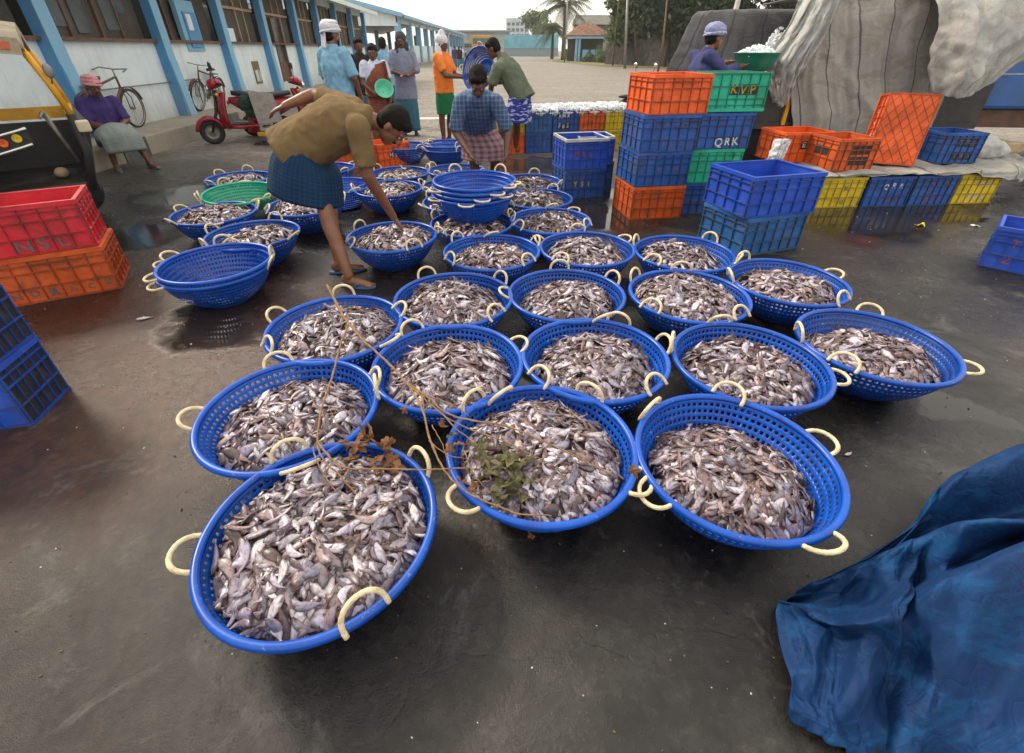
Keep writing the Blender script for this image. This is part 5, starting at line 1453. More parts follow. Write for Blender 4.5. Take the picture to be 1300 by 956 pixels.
b = MB(); b.box((8.2, 8.1, 1.25), (3.0, 1.5, 1.0), (0, 0, -.12)); b.build('body', plain('truck_blue_paint', (.035, .12, .36, 1), .35, .25, 2, dirt=(.1, .1, .12, 1), dirt_amt=.4), bt, bevel=.05)
b = MB(); b.box((8.2, 8.1, 1.20), (3.016, 1.512, .018), (0, 0, -.12)); b.build('stripe', M['tarp_pale'], bt)
b = MB(); b.box((8.55, 8.05, 1.13), (.9, 1.56, .05), (0, 0, -.12)); b.build('marking', M['autoyellow'], bt)
b = MB(); b.box((8.2, 8.15, .62), (2.96, 1.4, .24), (0, 0, -.12)); b.build('bumper', M['brownwood'], bt)
for dx in (.1, 1.1):
    w = MB(); w.lathe([(.02, -.12), (.25, -.12), (.42, -.10), (.45, -.05), (.45, .05), (.42, .10), (.25, .12), (.02, .12)], 22, (8.2 + dx, 7.45, .45), 'y'); w.build('wheel', M['black'], bt)
# ------------------------------------------------------------------ people
def V3(*a): return Vector(a)
def std(H=1.70, stance=.11, arms=None):
    k = H / 1.72
    J = dict(pelvis=V3(0, 0, .93), chest=V3(0, 0, 1.27), neck=V3(0, 0, 1.47), head=V3(.02, 0, 1.60),
             shL=V3(0, .17, 1.41), shR=V3(0, -.17, 1.41), elL=V3(-.02, .23, 1.13), elR=V3(-.02, -.23, 1.13), wrL=V3(.06, .24, .89), wrR=V3(.06, -.24, .89),
             hipL=V3(0, .09, .90), hipR=V3(0, -.09, .90), knL=V3(.02, stance, .49), knR=V3(.02, -stance, .49), anL=V3(-.02, stance, .08), anR=V3(-.02, -stance, .08),
             toL=V3(.13, stance + .03, .02), toR=V3(.13, -stance - .03, .02))
    for q in J: J[q] = J[q] * k
    if arms:
        for q, v in arms.items(): J[q] = Vector(v) * k
    return J
def hand_prims(w, d, side, palm_n, curl=.5, s=1.0):
    """palm, four unequal bent fingers and a thumb leaving the side of the palm"""
    d = Vector(d).normalized(); n = Vector(palm_n); n = (n - d * n.dot(d)).normalized(); x = d.cross(n) * side
    P = []
    pc = w + d * .045 * s
    P.append(('r', [(w - d * .01, x * .024 * s, n * .019 * s), (w + d * .03 * s, x * .033 * s, n * .016 * s), (w + d * .07 * s, x * .040 * s, n * .014 * s), (w + d * .088 * s, x * .038 * s, n * .011 * s)]))
    for i, (o, L) in enumerate(((-.030, .066), (-.010, .078), (.010, .072), (.030, .056))):
        b = w + d * .080 * s + x * o * s; a0 = curl * .5; sp = x * o * 3.0
        d1 = (d * math.cos(a0) + n * math.sin(a0) + sp * .5).normalized(); m1 = b + d1 * L * .5 * s
        a1 = curl * 1.5; d2 = (d * math.cos(a1) + n * math.sin(a1) + sp * .4).normalized(); m2 = m1 + d2 * L * .32 * s
        a2 = curl * 2.3; d3 = (d * math.cos(a2) + n * math.sin(a2)).normalized(); m3 = m2 + d3 * L * .22 * s
        P += [('c', b - d * .015 * s, .0095 * s, m1, .0088 * s), ('c', m1, .0088 * s, m2, .0078 * s), ('c', m2, .0078 * s, m3, .0068 * s)]
    tb = w + d * .025 * s - x * .028 * s
    td = (d * .72 - x * .62 + n * .35).normalized(); t1 = tb + td * .042 * s; t2 = t1 + (d * .9 - x * .15 + n * .4).normalized() * .030 * s
    P += [('c', tb, .014 * s, t1, .0105 * s), ('c', t1, .0105 * s, t2, .0085 * s)]
    return P
def head_mat(fwd, up):
    f = Vector(fwd).normalized(); u = Vector(up); u = (u - f * u.dot(f)).normalized(); l = u.cross(f)
    return Matrix((f, l, u)).transposed()
def person(label, loc, rz, J, shirt=None, skirt=None, skin='skin', head_dir=(1, 0, -.1), head_up=(0, 0, 1), hair='hair', beard=False, group=None, hands=None, sleeve=.75,
           torso_w=1.0, voxel=.009, hem=-.02, shoes=True, depth=1.0, open_=None, rings=None, extra=None, legs=True, sleeve_r=1.0, shirt_collar=True, fem=False):
    t = thing('person', label, 'person', loc, rz, group)
    HM = head_mat(head_dir, head_up); hc = J['head']
    def H(x, y, z): return hc + HM @ Vector((x, y, z)) * 1.06
    lat_s = (J['shL'] - J['shR']).normalized(); lat_h = (J['hipL'] - J['hipR']).normalized()
    ax1 = (J['chest'] - J['pelvis']).normalized(); ax2 = (J['neck'] - J['chest']).normalized()
    fw_h = lat_h.cross(ax1).normalized(); fw_s = lat_s.cross(ax2).normalized()
    tw = torso_w
    def tor(g=0.0, lo=0.0, wk=1.0):
        p, c, n = J['pelvis'], J['chest'], J['neck']
        rr = [(p - ax1 * .10 + ax1 * 0, lat_h * (.150 * tw + g), fw_h * (.105 * depth + g)), (p, lat_h * (.158 * tw + g), fw_h * (.112 * depth + g)),
              (p.lerp(c, .45), (lat_h + lat_s).normalized() * (.135 * tw + g * wk), (fw_h + fw_s).normalized() * (.100 * depth + g * wk)),
              (c, lat_s * (.165 * tw + g), fw_s * (.112 * depth + g)), (c.lerp(n, .55), lat_s * (.158 * tw + g * .8), fw_s * (.090 * depth + g * .7)),
              (c.lerp(n, .85), lat_s * (.100 * tw + g * .6), fw_s * (.062 + g * .6)), (n, lat_s * (.062 + g * .3), fw_s * (.056 + g * .3))]
        if lo: rr.insert(0, (p - ax1 * lo, lat_h * (.165 * tw + g), fw_h * (.118 * depth + g))) ; 
        if lo: rr.pop(1)
        return rr
    P = [('r', tor())]
    P.append(('c', J['neck'] - ax2 * .02, .056, H(-.025, 0, -.04), .050))
    P += [('e', H(-.008, 0, .022), (.097, .076, .098), HM.to_euler()), ('e', H(.022, 0, -.035), (.066, .060, .080), HM.to_euler()),
          ('e', H(.045, 0, -.088), (.034, .034, .026), HM.to_euler()),
          ('c', H(.088, 0, .010), .010, H(.106, 0, -.026), .0135), ('e', H(.096, .012, -.030), (.010, .009, .008)), ('e', H(.096, -.012, -.030), (.010, .009, .008)),
          ('c', H(.083, .036, .026), .0095, H(.086, .010, .022), .009), ('c', H(.083, -.036, .026), .0095, H(.086, -.010, .022), .009),
          ('c', H(.080, .020, -.058), .0085, H(.080, -.020, -.058), .0085), ('c', H(.078, .016, -.069), .0095, H(.078, -.016, -.069), .0095),
          ('e', H(-.005, .077, -.008), (.020, .009, .031), HM.to_euler()), ('e', H(-.005, -.077, -.008), (.020, .009, .031), HM.to_euler())]
    for s in 'LR':
        sh, el, wr, hi, kn, an, to = (J[k + s] for k in ('sh', 'el', 'wr', 'hip', 'kn', 'an', 'to'))
        cap = .92 if fem else 1.0
        P += [('c', J['chest'].lerp(sh, .6) + ax2 * .03, .062, sh, .058 * cap), ('c', sh, .056 * cap, el, .041), ('c', el, .043, el.lerp(wr, .35), .042), ('c', el.lerp(wr, .35), .041, wr, .027)]
        if legs:
            cf = (kn.lerp(an, .3)) - ((kn - hi).normalized().cross(lat_h)) * 0
            P += [('c', hi, .094, hi.lerp(kn, .5), .078), ('c', hi.lerp(kn, .5), .078, kn, .056), ('c', kn, .056, cf - (to - an).normalized() * .012, .057), ('c', cf - (to - an).normalized() * .012, .057, an, .036)]
            heel = an - (to - an).normalized() * .035 + V3(0, 0, -(an.z - .035) if an.z < .15 else -.04)
            fdir = (to - heel); 
            P += [('c', heel, .032, heel.lerp(to, .55), .034), ('c', heel.lerp(to, .5), .036, to, .024), ('c', an, .037, heel + V3(0, 0, .012), .034)]
            latf = fdir.normalized().cross(V3(0, 0, 1)) * (1 if s == 'L' else -1)
            for i in range(5):
                b0 = to + latf * (.028 - i * .015) * 1.0; P.append(('c', b0 - fdir.normalized() * .02, .011 - .001 * i, b0 + fdir.normalized() * (.022 - .004 * abs(i - 1) if 0 else .026 - .004 * i), .0095 - .0008 * i))
        hd = (hands or {}).get(s, {})
        P += hand_prims(wr, hd.get('d', wr - el), 1 if s == 'L' else -1, hd.get('n', -lat_s if s == 'L' else lat_s), hd.get('curl', .4), hd.get('s', 1.0))
    blob('body', P, voxel, M[skin], t, smooth=3, sf=.45)
    for sg in (-1, 1):
        e = MB(); e.ell(H(.083, sg * .031, .006), (.010, .0125, .0065), n=12)
        eo = e.build('eye', M['eye'], t)
        e = MB(); e.ell(H(.0915, sg * .030, .005), (.004, .0065, .0065), n=10); e.build('iris', M['hair'], eo)
    if hair:
        hp = [('e', H(-.018, 0, .045), (.098, .084, .092), HM.to_euler()), ('e', H(-.045, 0, .0), (.066, .080, .085), HM.to_euler()), ('e', H(.050, 0, .080), (.040, .062, .030), HM.to_euler())]
        if hair == 'bun': hp.append(('e', H(-.115, 0, -.03), (.045, .05, .045)))
        blob('hair', hp, max(voxel, .010), M['hair'], t, smooth=2, wrinkle=.004, wscale=60)
    if beard:
        blob('beard', [('c', H(.086, .022, -.047), .0075, H(.090, 0, -.044), .008), ('c', H(.086, -.022, -.047), .0075, H(.090, 0, -.044), .008)] +
             ([('c', H(.060, .046, -.066), .016, H(.066, 0, -.098), .020), ('c', H(.060, -.046, -.066), .016, H(.066, 0, -.098), .020)] if beard == 'full' else []), .006, M['hair'], t, smooth=1)
    if shirt:
        S = [('r', tor(.029, lo=.10 - hem if hem < 0 else .10 - hem, wk=1.7)[:-1] + [(J['neck'] - ax2 * .015, lat_s * .080, fw_s * .074)])]
        for s in 'LR':
            sh, el, wr = J['sh' + s], J['el' + s], J['wr' + s]
            S.append(('c', J['chest'].lerp(sh, .55) + ax2 * .02, .078, sh, .070))
            if sleeve <= 1: S.append(('k', sh, .074 * sleeve_r, sh.lerp(el, sleeve), .066 * sleeve_r))
            else:
                S.append(('k', sh, .074, el, .056)); S.append(('c', el, .055, el + (wr - el) * .01, .055)); S.append(('k', el, .056, el.lerp(wr, sleeve - 1), .046))
        if shirt_collar: S.append(('k', J['neck'] - ax2 * .045, .088, J['neck'] + ax2 * .022 + (J['head'] - J['neck']) * .05, .068))
        so = blob('shirt', S, max(voxel, .011), M[shirt], t, smooth=3, wrinkle=.009, wscale=9)
    if rings is None and skirt:
        mat_, z1, wd, fl = skirt; z0 = J['pelvis'].z + .06
        rings = [(V3(J['pelvis'].x, 0, z0), V3(0, .135 * tw, 0), V3(.095 * depth, 0, 0)), (V3(J['pelvis'].x, 0, z0 - .10 + min(0, hem)), V3(0, .165 * tw, 0), V3(.120 * depth, 0, 0)),
                 (V3(.01, 0, (z0 + z1) / 2), V3(0, wd * .96, 0), V3(wd * .8, 0, 0)), (V3(.02, 0, z1), V3(0, wd, 0), V3(wd * .82, 0, 0))]
        skirt_mesh(t, rings, M[mat_], fl)
    elif rings: skirt_mesh(t, rings, M[skirt[0]], skirt[3])
    if shoes and legs:
        for s in 'LR':
            an, to = J['an' + s], J['to' + s]; d = (to - an); d.z = 0; d.normalize(); c = an - d * .06; z = min(J['to' + s].z, .02) 
            l = V3(-d.y, d.x, 0); R = []
            for zz in (-.016, -.004):
                ring = []
                for k in range(18):
                    a = 2 * PI * k / 18; ww = .044 + .012 * math.cos(a); ring.append(V3(c.x, c.y, z + zz) + d * (.115 + .145 * math.cos(a)) + l * ww * math.sin(a))
                R.append(ring)
            m = MB(); m.rings(R, smooth=False); so_ = m.build('sandal', M['flipflop'], t)
            m = MB(); q = V3(c.x, c.y, z) + d * .20
            m.tube([q + V3(0, 0, -.004), q + V3(0, 0, .022) - d * .012, q - d * .07 + l * .042 + V3(0, 0, .018), q - d * .09 + l * .046 + V3(0, 0, -.005)], .006, 6)
            m.tube([q + V3(0, 0, .022) - d * .012, q - d * .07 - l * .042 + V3(0, 0, .018), q - d * .09 - l * .046 + V3(0, 0, -.005)], .006, 6)
            m.build('strap', M['flipflop'], so_)
    if extra: extra(t, H, HM)
    return t
def skirt_mesh(t, rings, mat_, fold=.05, name='lungi', nrow=26, N=72):
    C = [Vector(r[0]) for r in rings]; U = [Vector(r[1]) for r in rings]; W = [Vector(r[2]) for r in rings]
    sd_ = rng.random() * 40; R = []
    for i in range(nrow + 1):
        s = i / nrow; c, u, w = cr_(C, s), cr_(U, s), cr_(W, s); ring = []
        for k in range(N):
            a = 2 * PI * k / N
            f = 1 + fold * (s ** .7) * (math.sin(7 * a + sd_) * .5 + noise.noise(Vector((math.cos(a) * 1.7 + sd_, math.sin(a) * 1.7, s * .7))) * 1.2 + .35 * math.sin(13 * a + sd_ * 2 + s * 2))
            f += .012 * noise.noise(Vector((math.cos(a) * 5, math.sin(a) * 5, s * 9 + sd_)))
            ring.append(c + u * math.cos(a) * f + w * math.sin(a) * f)
        R.append(ring)
    m = MB(); m.rings(R, caps=False); return m.build(name, mat_, t, solid=.006)
def turban(t, H, HM, mat_, size=1.0, tail=False, wraps=5, name='turban', low=False):
    P = [('e', H(-.012, 0, .075), (.112 * size, .098 * size, .072 * size), HM.to_euler())]
    blob(name, P, .012, M[mat_], t, smooth=2, wrinkle=.010, wscale=26)
    o = MB()
    for k in range(wraps):
        zz = .035 + k * .020; tilt = (.18 if k % 2 else -.14); R0 = []
        for i in range(28):
            a = 2 * PI * i / 28; rx, ry = (.106 - .007 * k) * size, (.094 - .006 * k) * size
            R0.append(H(-.008 + rx * math.cos(a), ry * math.sin(a), zz + tilt * ry * math.sin(a) + .10 * rx * math.cos(a)))
        o.tube(R0, .0155, 7, closed=True)
    o.build('wrap', M[mat_], t)
    if tail:
        m = MB(); m.grid(lambda u, v: H(-.105 - .02 * v, -.05 + .10 * u, .05 - .20 * v + .01 * math.sin(u * 9)), 8, 10); m.build('scarf_tail', M[mat_], t, solid=.008)

def rel(loc, px, py, Y): return at(px, py, Y) - Vector(loc)
# the man bending over the basket -------------------------------------------------
L0 = Vector((-1.28, 3.30, 0))
def a_(px, py, Y): return at(px, py, Y) - L0
J = dict(pelvis=a_(392, 180, 3.38), chest=a_(430, 157, 3.38), neck=a_(468, 149, 3.37), head=a_(498, 160, 3.36),
         shR=a_(455, 160, 3.20), shL=a_(450, 138, 3.56), elR=a_(466, 222, 3.20), wrR=a_(500, 276, 3.40), elL=a_(398, 120, 3.72), wrL=a_(362, 134, 3.66),
         hipR=a_(384, 205, 3.32), hipL=a_(386, 199, 3.44), knR=a_(412, 262, 3.26), knL=a_(418, 254, 3.50))
J['anR'] = G(443, 350, .085) - L0; J['anL'] = G(430, 333, .085) - L0
J['toR'] = J['anR'] + V3(.155, -.03, -.063); J['toL'] = J['anL'] + V3(.15, .05, -.063)
top = [a_(372, 158, 3.38), a_(414, 205, 3.38)]; tp2 = [a_(366, 170, 3.38), a_(420, 212, 3.38)]; mid_ = [a_(348, 196, 3.38), a_(432, 226, 3.38)]; bot = [a_(343, 236, 3.38), a_(435, 261, 3.38)]
rg = []
for (p, q), w in ((top, .165), (tp2, .195), (mid_, .215), (bot, .225)): rg.append(((p + q) / 2, V3(0, w, 0), (q - p) / 2))
person('man in tan shirt and blue lungi bent over, reaching into a fish basket', L0, 0, J, 'sh_tan', ('lg_blue', 0, 0, .035), 'skin', (.50, -.10, -.86), (.86, 0, .5), beard=True,
       hands={'R': dict(d=(.45, .25, -.85), n=(-.8, -.2, -.5), curl=.45), 'L': dict(d=(-.9, -.1, -.35), n=(0, 0, -1), curl=.35)}, sleeve=.80, voxel=.0065, hem=-.10, depth=1.30, torso_w=1.05, rings=rg)
# seated man -----------------------------------------------------------------------
L0 = Vector((-5.86, 7.25, 0))
A = R_(-38)
J = dict(pelvis=V3(-.10, 0, .42), chest=V3(-.06, 0, .74), neck=V3(.02, 0, .93), head=V3(.08, 0, 1.05), shL=V3(-.02, .18, .87), shR=V3(-.02, -.18, .87),
         elL=V3(.06, .24, .62), elR=V3(.04, -.22, .62), wrL=V3(.28, .06, .56), wrR=V3(.27, -.04, .56), hipL=V3(-.06, .09, .40), hipR=V3(-.06, -.09, .40),
         knL=V3(.34, .15, .47), knR=V3(.33, -.16, .47), anL=V3(.44, .20, .085), anR=V3(.30, -.18, .085), toL=V3(.60, .24, .02), toR=V3(.46, -.20, .02))
rg = [(V3(-.10, 0, .48), V3(0, .18, 0), V3(.14, 0, .04)), (V3(.0, 0, .44), V3(0, .21, 0), V3(.06, 0, .13)), (V3(.22, 0, .47), V3(0, .23, 0), V3(.03, 0, .15)), (V3(.36, 0, .43), V3(0, .24, 0), V3(.11, 0, .09)), (V3(.40, 0, .25), V3(0, .24, 0), V3(.11, 0, .02))]
def ex(t, H, HM): turban(t, H, HM, 'pink_cloth', 1.03, True)
person('seated man in purple shirt and pink towel turban resting on the kerb', L0, A, J, 'sh_purple', ('lg_seat', 0, 0, .05), 'skin_dark', (1, .1, -.15), hair=None, beard=True, sleeve=.95, voxel=.010, hem=-.02, depth=1.2, rings=rg, extra=ex,
       hands={'L': dict(d=(.5, -.8, -.2), n=(0, 0, -1), curl=.5), 'R': dict(d=(.6, .7, -.1), n=(0, 0, -1), curl=.5)})
# man with white turban, seen from behind --------------------------------------------
J = std(1.78, arms=dict(elL=(.02, .27, 1.13), elR=(.02, -.27, 1.13), wrL=(.16, .20, .92), wrR=(.16, -.20, .92)))
def ex(t, H, HM): turban(t, H, HM, 'white_cloth', 1.12, True, 6)
q = at(422, 60, 7.2)
person('man in light blue shirt and white turban seen from behind', (q.x, 7.2, 0), R_(62), J, 'sh_lblue', ('lg_teal', .25, .22, .06), 'skin', (1, -.25, -.05), beard='full', sleeve=.95, voxel=.010, hem=-.10, torso_w=1.18, depth=1.1, extra=ex, sleeve_r=1.12)
# woman in rust sari -----------------------------------------------------------------
q = at(477, 100, 8.9)
J = std(1.55, arms=dict(elR=(.06, -.24, 1.12), wrR=(.22, -.10, .98), elL=(.02, .24, 1.10), wrL=(.20, .22, .90)))
def ex(t, H, HM):
    # sari end crossing the blouse and hanging from the left shoulder
    k = 1.55 / 1.72
    rr = [(V3(0, .05, 1.43) * k, V3(0, .12, .03), V3(.11, 0, 0)), (V3(0, .02, 1.28) * k, V3(0, .190, .05), V3(.175, 0, 0)), (V3(.01, 0, 1.10) * k, V3(0, .185, .03), V3(.170, 0, 0)), (V3(.01, 0, .90) * k, V3(0, .19, 0), V3(.165, 0, 0))]
    skirt_mesh(t, rr, M['sari'], .03, 'sari_wrap')
    m = MB(); m.grid(lambda u, v: V3(-.10 + .26 * u, .16 + .06 * v + .02 * math.sin(u * 14), 1.33 - .62 * v), 16, 16); m.build('sari_end', M['sari'], t, solid=.006)
person('woman in rust sari and white blouse holding a green bowl', (q.x, 8.9, 0), R_(-72), J, 'sh_white', ('sari', .06, .20, .05), 'skin_dark', (1, -.2, -.15), hair='bun', sleeve=.7, voxel=.010, hem=.12, fem=True, extra=ex, torso_w=1.02, depth=1.1,
       hands={'R': dict(d=(.8, .3, 0), n=(0, .8, -.3), curl=.6), 'L': dict(d=(.7, -.1, -.6), n=(0, -1, 0), curl=.5)})
bw = MB(); b0 = at(487, 117, 8.62)
prof = [(.01, 0), (.06, .0), (.10, .03), (.135, .10), (.15, .135), (.145, .135), (.128, .10), (.095, .036), (.05, .008), (.01, .008)]
bw.lathe(prof, 26); bo = bw.build('bowl', plain('mint_green_plastic', (.16, .62, .42, 1), .35, .1, 6), None, loc=b0, rot=(R_(62), R_(8), R_(18))); tag(bo, 'mint green plastic bowl held tilted by the woman in the rust sari', 'bowl')
# hooded man -------------------------------------------------------------------------
J = std(1.74, arms=dict(elL=(.04, .25, 1.14), elR=(.04, -.25, 1.14), wrL=(.25, .06, 1.06), wrR=(.26, -.04, 1.08)))
def ex(t, H, HM):
    P = [('e', H(-.030, 0, .045), (.108, .098, .105), HM.to_euler()), ('c', H(-.04, .07, -.04), .045, H(-.02, .085, -.16), .05), ('c', H(-.04, -.07, -.04), .045, H(-.02, -.085, -.16), .05), ('e', H(-.06, 0, -.08), (.07, .09, .12), HM.to_euler()), ('c', H(.05, -.07, -.16), .03, H(.06, -.09, -.30), .022)]
    blob('hood', P, .012, M['hood'], t, smooth=2, wrinkle=.010, wscale=16)
q = at(514, 100, 10.2)
person('man in grey shirt with dark hood and blue lungi, hands joined', (q.x, 10.2, 0), R_(-80), J, 'sh_grey', ('lg_teal', .10, .20, .07), 'skin_dark', (1, -.05, -.12), hair=None, beard=True, sleeve=1.25, voxel=.010, hem=-.18, torso_w=1.1, extra=ex,
       hands={'L': dict(d=(.3, -.8, .1), n=(-.3, 0, -1), curl=.6), 'R': dict(d=(.3, .8, .1), n=(-.3, 0, -1), curl=.6)})
# person in orange shirt ----------------------------------------------------------------
J = std(1.68, arms=dict(elL=(.14, .22, 1.12), elR=(.16, -.20, 1.14), wrL=(.40, .12, 1.12), wrR=(.42, -.14, 1.12), knL=(.04, .10, .49), knR=(-.02, -.12, .49)))
def ex(t, H, HM):
    P = [('e', H(-.022, 0, .055), (.112, .098, .105), HM.to_euler()), ('e', H(-.03, 0, .150), (.058, .045, .05), HM.to_euler()), ('c', H(-.03, .07, -.02), .032, H(.02, .060, -.15), .045), ('c', H(-.03, -.07, -.02), .032, H(.02, -.060, -.15), .045), ('e', H(-.05, 0, -.08), (.06, .08, .11), HM.to_euler())]
    blob('headcloth', P, .011, M['white_cloth'], t, smooth=2, wrinkle=.010, wscale=18)
q = at(563, 100, 9.3)
person('worker in orange shirt, green lungi and white headcloth holding a basket', (q.x, 9.3, 0), R_(-22), J, 'sh_orange', ('lg_green', .50, .20, .05), 'skin_dark', (1, -.15, -.2), hair=None, sleeve=.75, voxel=.010, hem=.03, torso_w=1.0, depth=1.15, extra=ex)
# checked shirt man ------------------------------------------------------------------------
L0 = Vector((-.31, 5.56, 0))
def a_(px, py, Y): return at(px, py, Y) - L0
J = dict(pelvis=a_(606, 156, 5.42), chest=a_(606, 136, 5.10), neck=a_(606, 121, 4.86), head=a_(607, 104, 4.75),
         shR=a_(586, 129, 4.92), shL=a_(629, 129, 4.92), elR=a_(578, 166, 4.95), elL=a_(645, 164, 4.98), wrR=a_(597, 196, 4.72), wrL=a_(643, 196, 4.85),
         hipR=a_(597, 164, 5.42), hipL=a_(615, 164, 5.42), knR=V3(-.12, -.14, .44), knL=V3(.12, -.14, .44), anR=V3(-.11, 0, .085), anL=V3(.11, 0, .085), toR=V3(-.13, -.16, .02), toL=V3(.13, -.16, .02))
p0 = J['pelvis']
rg = [(p0 + V3(0, -.02, .06), V3(.15, 0, 0), V3(0, .11, .04)), (p0 + V3(0, 0, -.06), V3(.19, 0, 0), V3(0, .14, .02)), (V3(.0, -.12, .60), V3(.24, 0, 0), V3(0, .17, 0)), (V3(.0, -.12, .46), V3(.25, 0, 0), V3(0, .18, 0))]
person('young man in blue checked shirt and red checked lungi bending forward', L0, 0, J, 'sh_check', ('lg_plaid', 0, 0, .06), 'skin_dark', (0, -.75, -.66), (0, -.66, .75), sleeve=.95, voxel=.009, hem=-.04, torso_w=1.08, depth=1.1, rings=rg, sleeve_r=.98,
       hands={'R': dict(d=(.5, -.2, -.8), n=(.8, 0, .3), curl=.8), 'L': dict(d=(-.2, -.2, -.9), n=(-.8, 0, .3), curl=.6)})
# green shirted man ---------------------------------------------------------------------------
L0 = Vector((-.05, 7.80, 0))
J = dict(pelvis=a_(660, 116, 7.80), chest=a_(646, 90, 7.82), neck=a_(637, 72, 7.85), head=a_(626, 62, 7.90),
         shR=a_(652, 84, 8.02), shL=a_(633, 84, 7.64), elR=a_(634, 104, 8.16), elL=a_(624, 108, 7.66), wrR=a_(618, 98, 8.45), wrL=a_(622, 124, 7.95))
# facing left-away: right side lies farther
J['hipR'] = J['pelvis'] + V3(.03, .09, -.04); J['hipL'] = J['pelvis'] + V3(-.03, -.09, -.04)
bR, bL = G(652, 196, 0) - L0, G(628, 199, 0) - L0
J['anR'] = bR + V3(.03, .05, .085); J['anL'] = bL + V3(.03, .0, .085); J['toR'] = J['anR'] + V3(-.13, .07, -.065); J['toL'] = J['anL'] + V3(-.14, .05, -.065)
J['knR'] = J['hipR'].lerp(J['anR'], .5) + V3(-.03, 0, 0); J['knL'] = J['hipL'].lerp(J['anL'], .5) + V3(-.05, 0, 0)
p0 = J['pelvis']
rg = [(p0 + V3(0, 0, .08), V3(.04, .12, 0), V3(-.09, .03, .02)), (p0 + V3(.0, 0, -.04), V3(.04, .18, 0), V3(-.150, .03, 0)), (p0 + V3(-.01, 0, -.24), V3(.05, .21, 0), V3(-.19, .03, 0)), (p0 + V3(-.02, 0, -.42), V3(.05, .22, 0), V3(-.20, .03, 0))]
person('man in olive green shirt and blue white printed lungi leaning to a basket', L0, 0, J, 'sh_olive', ('lg_white', 0, 0, .05), 'skin_dark', (-.85, .25, -.42), (-.3, .1, .95), sleeve=.95, voxel=.009, hem=-.03, torso_w=1.1, depth=1.2, rings=rg, sleeve_r=1.1,
       hands={'R': dict(d=(-.8, .5, 0), n=(0, 0, -1), curl=.7), 'L': dict(d=(-.6, .7, -.2), n=(0, 0, 1), curl=.6)})
# basket held between the two
tb = basket(0, 0, 0, 'empty blue basket held upright between orange and green shirted workers', 0, [(0, 20), (180, 20), (90, 40), (270, 0)], seed=90, group='baskets being handled')
cb = at(607, 88, 8.55); tb.scale = (.92, .92, .92); nrm = Vector((-.62, -.74, .26)).normalized()
tb.rotation_euler = nrm.to_track_quat('Z', 'Y').to_euler(); tb.location = cb - nrm * .2
# man at the lorry --------------------------------------------------------------------------------
J = std(1.74, arms=dict(elL=(.20, .26, 1.30), elR=(.22, -.22, 1.24), wrL=(.46, .16, 1.34), wrR=(.48, -.12, 1.31), chest=(.03, 0, 1.27), neck=(.07, 0, 1.46), head=(.12, 0, 1.59)))
def ex(t, H, HM): turban(t, H, HM, 'turban_blue', 1.08, False, 4); 
q = at(893, 60, 6.55)
person('man in navy shirt and pale striped headscarf lifting a basin of ice', (q.x, 6.55, 0), R_(8), J, 'sh_navy', ('lg_teal', .3, .2, .05), 'skin', (1, .05, -.05), hair=True, sleeve=1.75, voxel=.010, hem=.0, torso_w=1.1, extra=ex,
       hands={'L': dict(d=(1, 0, .2), n=(0, 0, 1), curl=.3), 'R': dict(d=(1, .05, .25), n=(0, 0, 1), curl=.3)})
bs = MB(); bp = at(958, 80, 6.62)
bs.lathe([(.01, 0), (.13, 0), (.19, .05), (.235, .12), (.265, .20), (.275, .205), (.265, .212), (.245, .20), (.215, .12), (.17, .06), (.12, .015), (.01, .015)], 34)
bo = bs.build('basin', plain('dark_green_basin', (.01, .20, .13, 1), .35, .15, 5), None, loc=(bp.x, 6.62, bp.z - .10)); tag(bo, 'round green plastic basin full of ice held at the lorry', 'basin')
ice_heap('basin_ice', 'crushed ice heaped in the green basin', [(bp.x, 6.62)], bp.z + .06, .21, .21, .12, 19, 700, .03)
# people half hidden behind -------------------------------------------------------------------------
GB = 'people standing farther back'
q = at(458, 80, 9.6); J = std(1.66); person('person in black shirt partly hidden behind the light blue shirted man', (q.x, 9.6, 0), R_(-60), J, 'sh_black', ('lg_teal', .3, .2, .05), 'skin_dark', voxel=.014, group=GB, shoes=False)
q = at(487, 70, 11.8); J = std(1.70); person('man in pale grey shirt standing behind the woman in the sari', (q.x, 11.8, 0), R_(100), J, 'sh_lblue', ('lg_teal', .2, .2, .05), 'skin_dark', voxel=.014, group=GB, shoes=False)
for px_, Y, mt, lab in ((577, 46, 'sh_purple', 'tiny distant person in dark violet by the shed columns'), (586, 50, 'sh_white', 'tiny distant person in white by the shed columns'), (583, 44, 'sh_black', 'tiny distant person in black by the shed columns')):
    q = at(px_, 66, Y); person(lab, (q.x, Y, 0), R_(-100), std(1.68), mt, ('lg_teal', .2, .2, .05), 'skin_dark', voxel=.02, group=GB, shoes=False)
